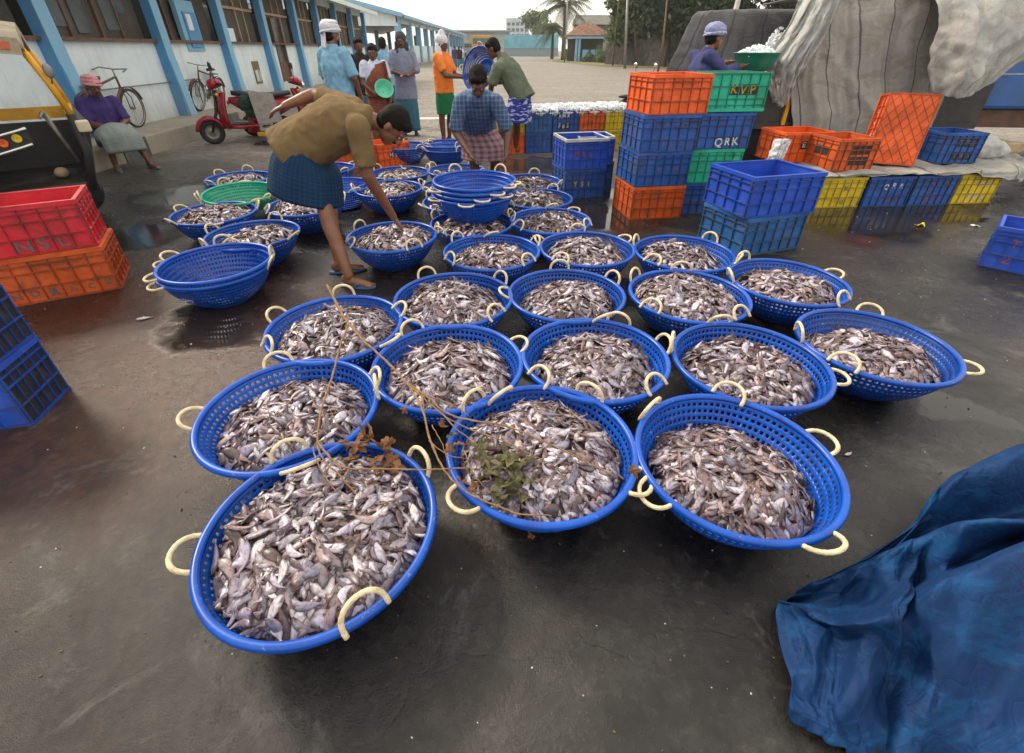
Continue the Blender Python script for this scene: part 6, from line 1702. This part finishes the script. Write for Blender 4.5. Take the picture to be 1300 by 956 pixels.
# ------------------------------------------------------------------ scooter, bicycles, auto rickshaw
def wheel_part(parent, name, c, R, w, rimr, axis='y', spokes=0, tyre='black'):
    t = MB(); c = Vector(c)
    prof = [(rimr, -w * .35), (R * .93, -w * .5), (R, -w * .25), (R, w * .25), (R * .93, w * .5), (rimr, w * .35), (rimr, -w * .35)]
    t.lathe(prof, 32, c, axis)
    o = t.build(name, M[tyre], parent)
    r = MB()
    if spokes:
        r.lathe([(rimr + .004, -w * .4), (rimr + .004, w * .4), (rimr - .012, w * .3), (rimr - .012, -w * .3), (rimr + .004, -w * .4)], 28, c, axis)
        for k in range(spokes):
            a = 2 * PI * k / spokes; r.tube([c, c + Vector((math.cos(a) * rimr, .012 if k % 2 else -.012, math.sin(a) * rimr))], .0022, 4)
        r.tube([c + Vector((0, -.045, 0)), c + Vector((0, .045, 0))], .02, 8)
    else:
        r.lathe([(.01, -w * .42), (rimr * .4, -w * .45), (rimr * .55, -w * .2), (rimr * .95, -w * .2), (rimr + .006, -w * .42), (rimr + .006, w * .42), (rimr * .95, w * .2), (rimr * .5, w * .2), (rimr * .35, w * .45), (.01, w * .42)], 28, c, axis)
    r.build('rim', M['steel'], o)
    return o
def bicycle(label, loc, rz, lean=0.0):
    t = thing('bicycle', label, 'bicycle', loc, 0, 'old bicycles leaning by the hall', rot=(lean, 0, rz))
    R = .34; fr, rr = Vector((.55, 0, R)), Vector((-.52, 0, R)); bb = Vector((-.08, 0, .30)); st = Vector((-.22, 0, .80)); hd = Vector((.36, 0, .88)); hl = Vector((.39, 0, .70))
    wheel_part(t, 'wheel', fr, R, .045, R - .035, 'y', 20); wheel_part(t, 'wheel', rr, R, .045, R - .035, 'y', 20)
    f = MB(); 
    for a, b in ((bb, st), (st + Vector((0, 0, -.04)), hd), (bb, hl), (hd, hl)): f.tube([a, b], .019, 8)
    for s in (-1, 1): f.tube([bb + Vector((0, s * .03, 0)), rr + Vector((0, s * .05, 0))], .009, 6); f.tube([st + Vector((0, s * .02, -.06)), rr + Vector((0, s * .05, 0))], .008, 6)
    f.build('frame', M['brownwood'], t)
    k = MB()
    for s in (-1, 1): k.tube([hl + Vector((0, s * .04, 0)), fr + Vector((-.02, s * .045, .2)), fr + Vector((0, s * .045, 0))], .010, 6)
    k.build('fork', M['brownwood'], t)
    h = MB(); h.tube([hd, hd + Vector((-.02, 0, .12))], .012, 6); h.tube([hd + Vector((-.16, -.26, .10)), hd + Vector((0, -.24, .14)), hd + Vector((.02, 0, .12)), hd + Vector((0, .24, .14)), hd + Vector((-.16, .26, .10))], .011, 6)
    h.build('handlebar', M['steel'], t)
    s_ = MB(); s_.rings([[Vector((x, y * w, z)) + st for (y, z) in ((-1, .08), (-.5, .11), (.5, .11), (1, .08), (0, .05))] for x, w in ((-.14, .08), (-.06, .09), (.06, .035), (.15, .02))]); s_.tube([st, st + Vector((0, 0, .07))], .012, 6)
    s_.build('saddle', M['black'], t)
    m = MB()
    for c in (fr, rr):
        P = [c + Vector((math.cos(a) * (R + .03), 0, math.sin(a) * (R + .03))) for a in [R_(20 + 12 * i) for i in range(13)]]
        m.rings([[p + Vector((0, -.03, 0)), p + Vector((0, 0, .006)), p + Vector((0, .03, 0)), p + Vector((0, 0, -.002))] for p in P])
    m.build('mudguard', M['brownwood'], t)
    c = MB(); c.box((-.36, 0, .78), (.34, .12, .015)); 
    for s in (-1, 1): c.tube([(-.48, s * .05, .77), rr + Vector((0, s * .055, 0))], .005, 5)
    c.build('carrier', M['steel'], t)
    p = MB(); p.lathe([(.01, -.004), (.09, -.004), (.09, .004), (.01, .004)], 24, bb + Vector((0, -.05, 0)), 'y')
    p.bar(bb + Vector((0, -.06, 0)), bb + Vector((.10, -.06, -.13)), .012, .018); p.bar(bb + Vector((0, .06, 0)), bb + Vector((-.10, .06, .13)), .012, .018)
    p.box(bb + Vector((.10, -.10, -.13)), (.08, .08, .02)); p.box(bb + Vector((-.10, .10, .13)), (.08, .08, .02))
    p.build('pedals', M['steel'], t)
    t.scale = (.92, .92, .92)
    return t
PH = .292
wp = G(252, 141, PH); bicycle('old bicycle leaning on the hall wall behind the maroon scooter', (wp.x + .02, wp.y + .50, PH), R_(-90) + BANG, R_(-10))
wp = G(166, 152, PH); bicycle('old bicycle on the plinth behind the seated man', (-6.78, 8.62, PH), R_(90) + BANG, R_(4))

def scooter(label, loc, rz, mat_='scooter_red', group=None, load=True):
    t = thing('scooter', label, 'scooter', loc, rz, group)
    W0, W1 = Vector((.60, 0, .20)), Vector((-.62, 0, .20))
    wheel_part(t, 'wheel', W0, .20, .11, .11); wheel_part(t, 'wheel', W1, .20, .11, .11)
    def lp(R): 
        m = MB(); m.rings([[Vector(q) for q in r] for r in R]); return m
    def sec(x, z, w, h, tilt=0, n=14, p=.8):
        out = []
        for k in range(n):
            a = 2 * PI * k / n; c, s = math.cos(a), math.sin(a)
            yy = math.copysign(abs(c) ** p, c) * w; zz = math.copysign(abs(s) ** p, s) * h
            out.append((x - zz * math.sin(tilt), yy, z + zz * math.cos(tilt)))
        return out
    # front mudguard
    P = [];
    for i in range(11):
        a = R_(2 + 17 * i); P.append([W0 + Vector((math.cos(a) * (.215 + dr), yy * 1.15, math.sin(a) * (.215 + dr) + .015)) for dr, yy in ((-.03, -.085), (.02, -.07), (.04, 0), (.02, .07), (-.03, .085), (.0, .05), (.01, 0), (.0, -.05))])
    m = MB(); m.rings(P); m.build('front_mudguard', M[mat_], t)
    # apron (leg shield)
    m = MB()
    def apf(u, v):
        yy = (u - .5) * 2; w = .27 * (1 - .25 * v) if v > .2 else .27 * (.75 + 1.25 * v)
        x = .40 - .06 * v - .10 * abs(yy) ** 2; z = .30 + .52 * v
        return Vector((x + .03 * math.sin(v * PI), yy * w, z))
    m.grid(apf, 14, 14); m.build('apron', M[mat_], t, solid=.03)
    m = MB(); m.grid(lambda u, v: apf(u * .8 + .1, v * .96 + .02) + Vector((-.045, 0, 0)), 10, 10); m.build('inner_panel', M['black'], t, solid=.03)
    m = MB(); m.rings([sec(.50, .28, .05, .05), sec(.44, .55, .05, .05), sec(.36, .80, .04, .04)]); m.tube([W0 + Vector((0, .07, 0)), (.45, .06, .5), (.36, .0, .85)], .022, 8); m.tube([W0 + Vector((0, -.07, 0)), (.45, -.06, .5), (.36, 0, .85)], .022, 8); m.build('fork', M['black'], t)
    # handlebar cowl with headlamp
    m = MB(); m.rings([sec(.47, .90, .05, .035), sec(.45, .92, .16, .075), sec(.38, .96, .21, .085), sec(.28, .97, .19, .065), sec(.22, .96, .07, .03)]); hc_ = m.build('handlebar_cowl', M[mat_], t)
    m = MB(); m.ell((.47, 0, .885), (.045, .15, .06)); m.build('headlight', M['chrome'], t)
    for s in (-1, 1):
        m = MB(); m.tube([(.33, s * .12, .96), (.28, s * .25, .97), (.22, s * .36, .95)], .016, 8); m.build('handle_grip', M['black'], t)
        m = MB(); m.tube([(.32, s * .19, .98), (.33, s * .24, 1.10), (.33, s * .27, 1.18)], .007, 6); q = m.build('mirror_stem', M['black'], t)
        m = MB(); m.ell((.33, s * .29, 1.22), (.018, .05, .065), (0, 0, 0)); m.build('mirror', M['black'], q)
        m = MB(); m.ell((.36, s * .15, .80), (.03, .04, .03)); m.build('indicator', M['autoyellow'], t)
    m = MB(); m.rings([sec(.38, .29, .17, .045), sec(.1, .26, .16, .04), sec(-.18, .27, .14, .05)]); m.build('footboard', M[mat_], t)
    m = MB(); m.box((.12, 0, .312), (.44, .24, .012)); m.build('floor_mat', M['black'], t)
    m = MB(); m.rings([sec(-.12, .44, .13, .14), sec(-.25, .50, .16, .17), sec(-.5, .54, .19, .17), sec(-.75, .60, .17, .12), sec(-.93, .66, .08, .05)]); m.build('rear_body', M[mat_], t)
    m = MB(); m.rings([sec(-.10, .70, .10, .03), sec(-.25, .73, .14, .045), sec(-.55, .75, .15, .05), sec(-.85, .78, .12, .04)]); m.build('seat', M['black'], t)
    m = MB(); m.ell((-.95, 0, .62), (.03, .10, .04)); m.build('tail_light', plain('tail_red', (.5, .01, .01, 1), .2), t)
    m = MB(); m.tube([(-.25, -.14, .22), (-.5, -.16, .22), (-.85, -.17, .30)], [.02, .045, .05], 10); m.build('exhaust', M['chrome'], t)
    m = MB(); m.box((-.25, -.17, .20), (.10, .05, .12)); m.build('side_stand', M['chrome'], t)
    return t
w0, w1 = G(266, 184), G(350, 180)
d = (w0 - w1).normalized(); ang = math.atan2(d.y, d.x)
sc = scooter('maroon scooter parked in front of the hall with a grey board against it', (w0.x - d.x * .62, w0.y - d.y * .62, 0), ang)
sc.scale = (1.02, 1.02, 1.02); ah = math.atan2(-.62, -1.0)
sc.rotation_euler = (0, 0, ah)
sc.location = (w0.x - .70 * math.cos(ah), w0.y + .05 - .70 * math.sin(ah), 0)
bx_ = at(326, 125, 8.9)
bd = MB(); P4 = [at(313, 114, 9.0), at(343, 119, 9.1), at(357, 155, 8.7), at(328, 158, 8.6)]; th = Vector((.0, .06, -.02))
bd.add(P4 + [q + Vector((-.05, .20, -.02)) for q in P4], [(3, 2, 1, 0), (4, 5, 6, 7), (0, 1, 5, 4), (1, 2, 6, 5), (2, 3, 7, 6), (3, 0, 4, 7)])
tag(bd.build('board', M['board'], bevel=.01), 'grey weathered board propped slanting beside the maroon scooter', 'board')
q = at(313, 132, 9.05); tag(blob('bundle', [('e', (q.x, q.y, q.z), (.12, .12, .13)), ('e', (q.x + .04, q.y, q.z - .12), (.08, .1, .1))], .015, M['leaf_mid'] if 0 else plain('dark_green_cloth', (.01, .035, .02, 1), .9, .3, 9), wrinkle=.03, wscale=12), 'dark green cloth bundle hanging between scooter and grey board', 'bundle')
q = G(352, 185)
s2 = scooter('second red scooter mostly hidden behind the bent man\'s hand', (at(362, 150, 10.4).x, 10.4, 0), R_(25)); 
cn = MB(); q = G(326, 176, .0); cn.rings([[(q.x + r * math.cos(a), q.y + .1 + r * .6 * math.sin(a), z) for a in [2 * PI * k / 12 for k in range(12)]] for r, z in ((.18, .10), (.17, .14), (.05, .55), (.02, .62))]); tag(cn.build('red_cone', M['scooter_red']), 'small red pointed panel standing below the grey board', 'panel')
yb = MB(); q = G(343, 172, .15); yb.box((q.x, q.y, .18), (.4, .1, .06), (0, 0, .3)); tag(yb.build('yellow_bar', M['autoyellow'], bevel=.01), 'short yellow bar under the grey board', 'bar')

# black motorcycle at the yard edge
def motorcycle(label, loc, rz):
    t = thing('motorcycle', label, 'motorcycle', loc, rz)
    W0, W1 = Vector((.66, 0, .3)), Vector((-.62, 0, .3)); wheel_part(t, 'wheel', W0, .3, .08, .22, 'y', 10); wheel_part(t, 'wheel', W1, .3, .1, .22, 'y', 10)
    m = MB(); m.ell((.10, 0, .78), (.27, .13, .12), (0, .15, 0)); m.build('tank', M['blackpaint'], t)
    m = MB(); m.ell((-.35, 0, .77), (.35, .12, .06), (0, .1, 0)); m.build('seat', M['black'], t)
    m = MB(); m.ell((.02, 0, .42), (.2, .13, .17)); m.tube([(.35, 0, .85), (.1, 0, .45), (-.6, .06, .3)], .03, 8); m.build('engine', M['steel'], t)
    m = MB()
    for s in (-1, 1): m.tube([W0 + Vector((0, s * .08, 0)), (.38, s * .08, .9)], .02, 8)
    m.build('fork', M['chrome'], t)
    m = MB(); m.tube([(.25, -.36, 1.02), (.34, -.15, .97), (.34, .15, .97), (.25, .36, 1.02)], .013, 6)
    for s in (-1, 1): m.tube([(.30, s * .26, .99), (.30, s * .32, 1.18)], .006, 5)
    h = m.build('handlebar', M['black'], t)
    for s in (-1, 1):
        m = MB(); m.ell((.30, s * .33, 1.21), (.012, .06, .04)); m.build('mirror', M['chrome'], h)
    m = MB(); m.ell((.47, 0, .88), (.08, .09, .09)); m.build('headlight', M['chrome'], t)
    m = MB(); m.ell((.64, 0, .63), (.28, .06, .04)); m.ell((-.72, 0, .62), (.22, .08, .04), (0, -.3, 0)); m.build('mudguard', M['blackpaint'], t)
q = at(832, 92, 11.5); motorcycle('black motorcycle parked at the edge of the verge behind the orange crate', (q.x, 11.5, 0), R_(205))

# ---- auto rickshaw at the left edge, its open side to the yard
au = thing('auto_rickshaw', 'black and yellow auto rickshaw with open side at the left edge', 'auto rickshaw', (0, 0, 0))
YN, YF = 4.60, 5.75
APV = Vector((-4.12, 4.6, 0)); AROT = Matrix.Rotation(R_(40), 4, 'Z')
au.rotation_euler = (0, 0, R_(40)); au.location = APV - AROT @ APV
def inv(w, off=0.0):
    return AROT.inverted() @ (Vector(w) - Vector(au.location))
def on_side(px, py, off=0.0):
    """point of the near side plane seen at px, py"""
    d = Vector(ray(px, py)); n = AROT @ Vector((0, 1, 0)); p = AROT @ (Vector((APV.x, YN + off, 0)) - 0 * APV) + Vector(au.location)
    o = Vector((0, 0, CAM_H)); t = (p - o).dot(n) / d.dot(n)
    return inv(o + d * t)
def P2(px, py, Y=YN): return on_side(px, py, Y - YN)
A0, A1, A2 = P2(27, 62), P2(90, 145), P2(118, 240)
xf = A2.x
m = MB(); m.box((-5.45, 5.17, .36), (2.75, 1.15, .10)); m.box((-6.3, 5.17, .62), (1.1, 1.2, .5))
m.rings([[(x, y, z) for y in (YN + .03, YN + .22, 5.17, YF - .22, YF - .03)] + [(x - .06, y, z) for y in (YF - .03, YF - .22, 5.17, YN + .22, YN + .03)] for x, z in ((xf + .0, .30), (xf + .10, .55), (A1.x + .08, .85), (A1.x + .02, 1.0))], smooth=False)
m.build('body', M['blackpaint'], au, bevel=.01)
m = MB(); m.box((-5.1, YF, .93), (2.0, .04, .11)); m.build('panel', M['autoyellow'], au)
m = MB(); m.box((-5.1, YF + .01, .60), (2.0, .03, .5)); m.build('lower_side', M['blackpaint'], au)
m = MB()
for Y in (YN, YF):
    dy = Vector((0, Y - YN, 0)); m.tube([A0 + dy, A0.lerp(A1, .5) + dy + Vector((.01, 0, 0)), A1 + dy], .026, 8)
m.tube([A1 + Vector((0, 0, 0)), A1 + Vector((0, YF - YN, 0))], .02, 8)
m.build('windscreen_frame', M['autoyellow'], au)
m = MB()
for Y in (YN, YF):
    m = MB(); dy = Vector((0, Y - YN, 0)); m.tube([A1 + dy, A1.lerp(A2, .5) + dy + Vector((.04, 0, 0)), A2 + dy], .038, 8)
    m.build('pillar', M['black'], au)
for x_, y_ in ((-5.3, YN), (-5.3, YF), (-6.4, YN)):
    m = MB(); m.tube([(x_, y_, 1.55), (x_, y_, .4)], .022, 8); m.build('pillar', M['black'], au)
m = MB(); m.grid(lambda u, v: A0.lerp(A1, .04 + .92 * v) + Vector((.005, .03 + (YF - YN - .06) * u, 0)), 2, 2); g_ = m.build('windscreen', None, au)
gm_, nt_g, bg = new_mat('windscreen_glass'); bg.inputs['Roughness'].default_value = .03; bg.inputs['Transmission Weight'].default_value = 1.0; bg.inputs['IOR'].default_value = 1.05; bg.inputs['Base Color'].default_value = (.8, .9, .9, 1)
g_.data.materials.append(gm_)
m = MB(); a0 = P2(31, 62)
m.rings([[(x, YN - .06, z0), (x, YN + .12, z0 + .13), (x, 5.17, z0 + .20), (x, YF - .12, z0 + .13), (x, YF + .06, z0), (x, YF, z0 - .02), (x, 5.17, z0 + .12), (x, YN, z0 - .02)] for x, z0 in ((-6.9, 1.50), (-5.6, 1.56), (-4.6, 1.56), (a0.x, 1.50))]); m.build('canvas_roof', M['canvas'], au)
m = MB(); m.bar((a0.x - .55, YN - .085, 1.56), (a0.x - .02, YN - .085, 1.515), .03, .12); m.build('visor', M['canvas'], au)
m = MB(); m.bar((a0.x - .42, YN - .105, 1.553), (a0.x - .08, YN - .105, 1.523), .008, .055); m.build('emblem', plain('red_emblem', (.55, .12, .06, 1), .6, .3, 30), au)
m = MB(); m.box((-5.75, 5.17, .62), (.5, 1.0, .14)); m.box((-6.0, 5.17, .92), (.12, 1.0, .55)); m.build('rear_seat', M['black'], au, bevel=.03)
m = MB(); m.box((-4.85, 5.17, .68), (.34, .6, .12)); m.build('driver_seat', M['black'], au, bevel=.03)
m = MB(); m.tube([(-4.28, 4.95, .95), (-4.25, 5.17, .98), (-4.28, 5.4, .95)], .014, 8); m.tube([(-4.25, 5.17, .98), (-4.15, 5.17, .5)], .022, 8); m.build('handlebar', M['steel'], au)
YR = 4.52
for (x0, y0, x1, y1) in ((-30, 181, 33, 163), (-30, 206, 42, 183)):
    m = MB(); m.tube([on_side(x0, y0, -.05), on_side(x1, y1, -.05)], .014, 8); m.build('chrome_rail', M['chrome'], au)
m = MB(); q0, q1 = on_side(-30, 193, -.03), on_side(38, 173, -.03); m.bar(q0, q1, .01, .11); m.build('rail_panel', M['blackpaint'], au)
for px_, py_, mt in ((4, 182, 'cr_orange'), (21.5, 176, 'cr_yellow')):
    q = on_side(px_, py_, -.06); m = MB(); m.lathe([(.004, -.006), (.026, -.005), (.030, -.008), (.034, -.004), (.034, .004), (.01, .004)], 18, q, 'y'); m.build('ornament', M[mt], au)
mp = on_side(61, 90, -.05); m = MB(); m.tube([on_side(66, 112), on_side(66, 100, -.03), mp], .006, 6); st_ = m.build('mirror_stem', M['steel'], au)
m = MB(); m.ell(mp, (.035, .02, .060)); m.build('mirror', M['steel'], st_)
q = on_side(106, 160, -.06); m = MB(); m.box(q, (.10, .08, .10)); m.build('indicator', plain('dusty_cream_lamp', (.50, .44, .30, 1), .4, .2, 8), au, bevel=.015)
wheel_part(au, 'wheel', (-4.30, 5.17, .23), .23, .10, .12); wheel_part(au, 'wheel', (-6.3, YN + .1, .23), .23, .10, .12); wheel_part(au, 'wheel', (-6.3, YF - .1, .23), .23, .10, .12)
q = at(72, 218, 4.7); m = MB(); m.ell((q.x, 4.75, .46), (.06, .06, .05)); tag(m.build('coconut_husk', M['tanwood']), 'small round orange brown thing lying on the rickshaw floor', 'husk')

# ------------------------------------------------------------------ dry branches with leaves, across the nearest baskets
def leaf(parent, p, size, rz, tilt, mat_, r, lobes=5):
    m = MB(); n = 40; pts_ = []
    for k in range(n):
        a = 2 * PI * k / n
        rad = (.38 + .62 * abs(math.cos(a * lobes / 2)) ** 1.6) * (1 - .25 * math.cos(a)) * (1 + .1 * r.uniform(-1, 1))
        pts_.append((rad * math.cos(a), rad * .8 * math.sin(a)))
    R = []
    cu, cv = r.uniform(-2.0, 2.0), r.uniform(-2.2, 2.2)
    for sc_ in (.02, .35, .7, 1.0):
        R.append([Vector((x * sc_ * size, y * sc_ * size, size * (.35 * cu * (x * sc_) ** 2 + .45 * cv * (y * sc_) ** 2 + .16 * math.sin(x * sc_ * 8 + cu * 5) * math.cos(y * sc_ * 7 + cv)))) for x, y in pts_])
    m.rings(R, caps=False)
    o = m.build('leaf', M[mat_], parent, loc=p, rot=(tilt[0], tilt[1], rz), solid=.0012)
    return o
M['leaf_brown'] = plain('dry_brown_leaf', (.19, .085, .032, 1), .8, .45, 25, dirt=(.07, .035, .02, 1), dirt_amt=.6, dscale=30)
M['leaf_olive'] = plain('wilting_green_leaf', (.070, .068, .026, 1), .7, .5, 30, dirt=(.19, .165, .07, 1), dirt_amt=.7, dscale=30)
M['stick'] = plain('dry_twig', (.25, .145, .065, 1), .8, .35, 30, bmp=.4, bscale=80)
rb = random.Random(31)
def smooth_path(P, n=5):
    out = []
    for i in range((len(P) - 1) * n + 1):
        q = cr_(P, i / ((len(P) - 1) * n)); out.append(q + Vector((rb.uniform(-1, 1), rb.uniform(-1, 1), rb.uniform(-1, 1))) * .0018)
    return out
def stick(par, L, r0, r1, name='stem'):
    P = smooth_path([G(x, y, z) for x, y, z in L]); n = len(P)
    m = MB(); m.tube(P, [(r0 + (r1 - r0) * i / (n - 1)) * (1 + .12 * math.sin(i * 2.2)) for i in range(n)], 7)
    return m.build(name, M['stick'], par)
br = thing('dry_branch', 'long dry stick with curled brown leaves lying over the nearest baskets', 'branch', G(440, 600, .26))
gb_ = thing('leafy_branch', 'thin branching twigs with wilted green leaves on the middle front basket', 'branch', G(600, 600, .26))
def setp(o, par):
    o.location = Vector(o.location) - par.location
for L, r0, r1 in (([(416, 362, .42), (432, 395, .38), (442, 410, .36), (465, 436, .34), (490, 458, .33), (515, 485, .33), (545, 512, .32)], .0075, .004),
                  ([(442, 410, .36), (432, 440, .35), (421, 480, .34), (408, 520, .33), (403, 560, .32), (412, 585, .31), (432, 604, .30), (455, 630, .28), (480, 640, .28), (515, 628, .28)], .005, .002),
                  ([(403, 560, .32), (420, 582, .32), (440, 594, .32), (480, 595, .32), (540, 596, .31), (596, 594, .31)], .0045, .002),
                  ([(403, 560, .32), (398, 572, .31), (410, 600, .30), (428, 625, .29), (448, 640, .28)], .003, .0015),
                  ([(416, 515, .30), (424, 530, .30), (430, 545, .29)], .002, .001), ([(392, 500, .28), (404, 520, .28), (420, 540, .27)], .002, .001)):
    setp(stick(br, L, r0, r1), br)
for (x, y, z, s, mt) in ((455, 566, .31, .050, 0), (470, 558, .32, .055, 0), (488, 566, .31, .05, 0), (446, 582, .30, .04, 0), (478, 582, .30, .045, 0), (497, 580, .30, .042, 0), (506, 592, .29, .035, 0), (457, 618, .29, .040, 0), (470, 612, .28, .03, 0), (462, 552, .32, .035, 0), (494, 562, .33, .032, 0), (514, 520, .31, .024, 0), (482, 604, .28, .03, 0), (440, 560, .30, .03, 0)):
    z -= .015
    leaf(br, G(x, y, z) - br.location, s, rb.uniform(0, 6.3), (rb.uniform(-.9, .9), rb.uniform(-.9, .9)), 'leaf_brown', rb, rb.choice([3, 5]))
for L, r0, r1 in (([(515, 485, .33), (545, 505, .33), (566, 524, .33), (600, 534, .32), (640, 540, .31), (690, 560, .30), (740, 584, .29), (784, 606, .28)], .0045, .0025),
                  ([(545, 512, .32), (570, 532, .31), (605, 548, .30), (640, 560, .29), (690, 585, .27), (720, 600, .25)], .0035, .0015),
                  ([(520, 490, .33), (536, 520, .33), (545, 555, .32), (560, 590, .31), (585, 620, .30), (625, 640, .29), (660, 652, .28), (700, 655, .27)], .0045, .002),
                  ([(536, 500, .33), (541, 540, .32), (552, 575, .31), (566, 600, .31)], .0035, .002),
                  ([(590, 572, .31), (600, 600, .30), (625, 628, .28)], .0025, .0012), ([(545, 560, .32), (570, 578, .31), (610, 585, .29)], .002, .001),
                  ([(560, 524, .33), (580, 545, .32), (606, 565, .30)], .003, .0015), ([(536, 500, .33), (570, 512, .33), (596, 528, .32)], .003, .001),
                  ([(655, 648, .26), (665, 665, .18), (674, 680, .10)], .002, .001), ([(548, 540, .32), (560, 560, .31), (568, 585, .31)], .002, .001)):
    setp(stick(gb_, L, r0, r1), gb_)
for (x, y, z, s, mt) in ((640, 582, .285, .060, 1), (652, 606, .27, .065, 1), (628, 600, .28, .05, 1), (665, 618, .27, .055, 1), (640, 622, .26, .05, 1), (618, 572, .29, .04, 1), (655, 630, .25, .045, 1), (612, 590, .28, .036, 1), (676, 606, .27, .035, 1), (572, 550, .31, .030, 1),
                         (633, 612, .28, .055, 1), (648, 594, .28, .04, 1), (804, 597, .29, .028, 0), (580, 562, .31, .03, 0), (570, 570, .31, .028, 0), (562, 540, .31, .025, 0), (588, 612, .29, .026, 0), (600, 620, .29, .024, 0), (674, 680, .09, .016, 0), (569, 600, .30, .02, 0)):
    if mt: z -= .025; s *= 1.1; x += rb.uniform(-12, 10); y += rb.uniform(-10, 12)
    leaf(gb_, G(x, y, z) - gb_.location, s, rb.uniform(0, 6.3), (rb.uniform(-.9, .9), rb.uniform(-.9, .9)), 'leaf_olive' if mt else 'leaf_brown', rb, rb.choice([3, 5]))

# ------------------------------------------------------------------ small litter
def litter():
    r = random.Random(4)
    m = MB(); q = G(1168, 287, .0); m.grid(lambda u, v: q + Vector(((u - .5) * .09, (v - .5) * .05, .012 + .02 * math.sin(u * 5) * math.cos(v * 3))), 6, 4)
    tag(m.build('yellow_scrap', M['cr_yellow'], solid=.002), 'small yellow plastic scrap on the wet ground near the crates', 'scrap')
    m = MB(); q = G(1238, 287, 0); m.grid(lambda u, v: q + Vector(((u - .5) * .08, (v - .5) * .04, .006 + .006 * math.sin(u * 5))), 5, 3)
    tag(m.build('white_scrap', M['white_cloth'], solid=.002), 'small white scrap on the ground right of the yellow scrap', 'scrap')
    for x, y, s, lab in ((183, 404, .035, 'small dead fish lying on the brown wet ground at left'), (1078, 576, .02, 'tiny fish scrap on the ground right of the front baskets')):
        o = bpy.data.objects.new('fish', PM[3]); col.objects.link(o); o.location = G(x, y, .008); o.rotation_euler = (0, 0, .4); o.scale = (1.1,) * 3 if s > .03 else (.5,) * 3; tag(o, lab, 'fish')
    m = MB()
    for i in range(2600):
        x, y = r.uniform(-4.5, 4.5), r.uniform(.35, 7); s = r.uniform(.0012, .0040) * (1.6 if r.random() < .1 else 1)
        m.box((x, y, s * .4), (s * r.uniform(1, 2), s, s), (r.random(), r.random(), r.random() * 3), mi=r.choice((0, 1, 1)))
    tag(m.build('grit', [M['paint_white'], plain('grit_brown', (.14, .10, .07, 1), .8, .3, 10)]), 'loose grit and fish scales scattered on the wet ground', 'grit', kind='stuff')
litter()
# ------------------------------------------------------------------ thin haze in the air of the yard
hz, hnt, hb = new_mat('haze')
hnt.nodes.remove(hb)
pv = hnt.nodes.new('ShaderNodeVolumePrincipled'); pv.inputs['Color'].default_value = (.9, .92, .95, 1); pv.inputs['Density'].default_value = .0006; pv.inputs['Anisotropy'].default_value = .3
hnt.links.new(pv.outputs[0], hnt.nodes['Material Output'].inputs['Volume'])
hbx = MB(); hbx.box((0, 195, 13), (660, 470, 28)); 
tag(hbx.build('haze', hz), 'thin pale morning haze over the yard', 'haze', kind='stuff')
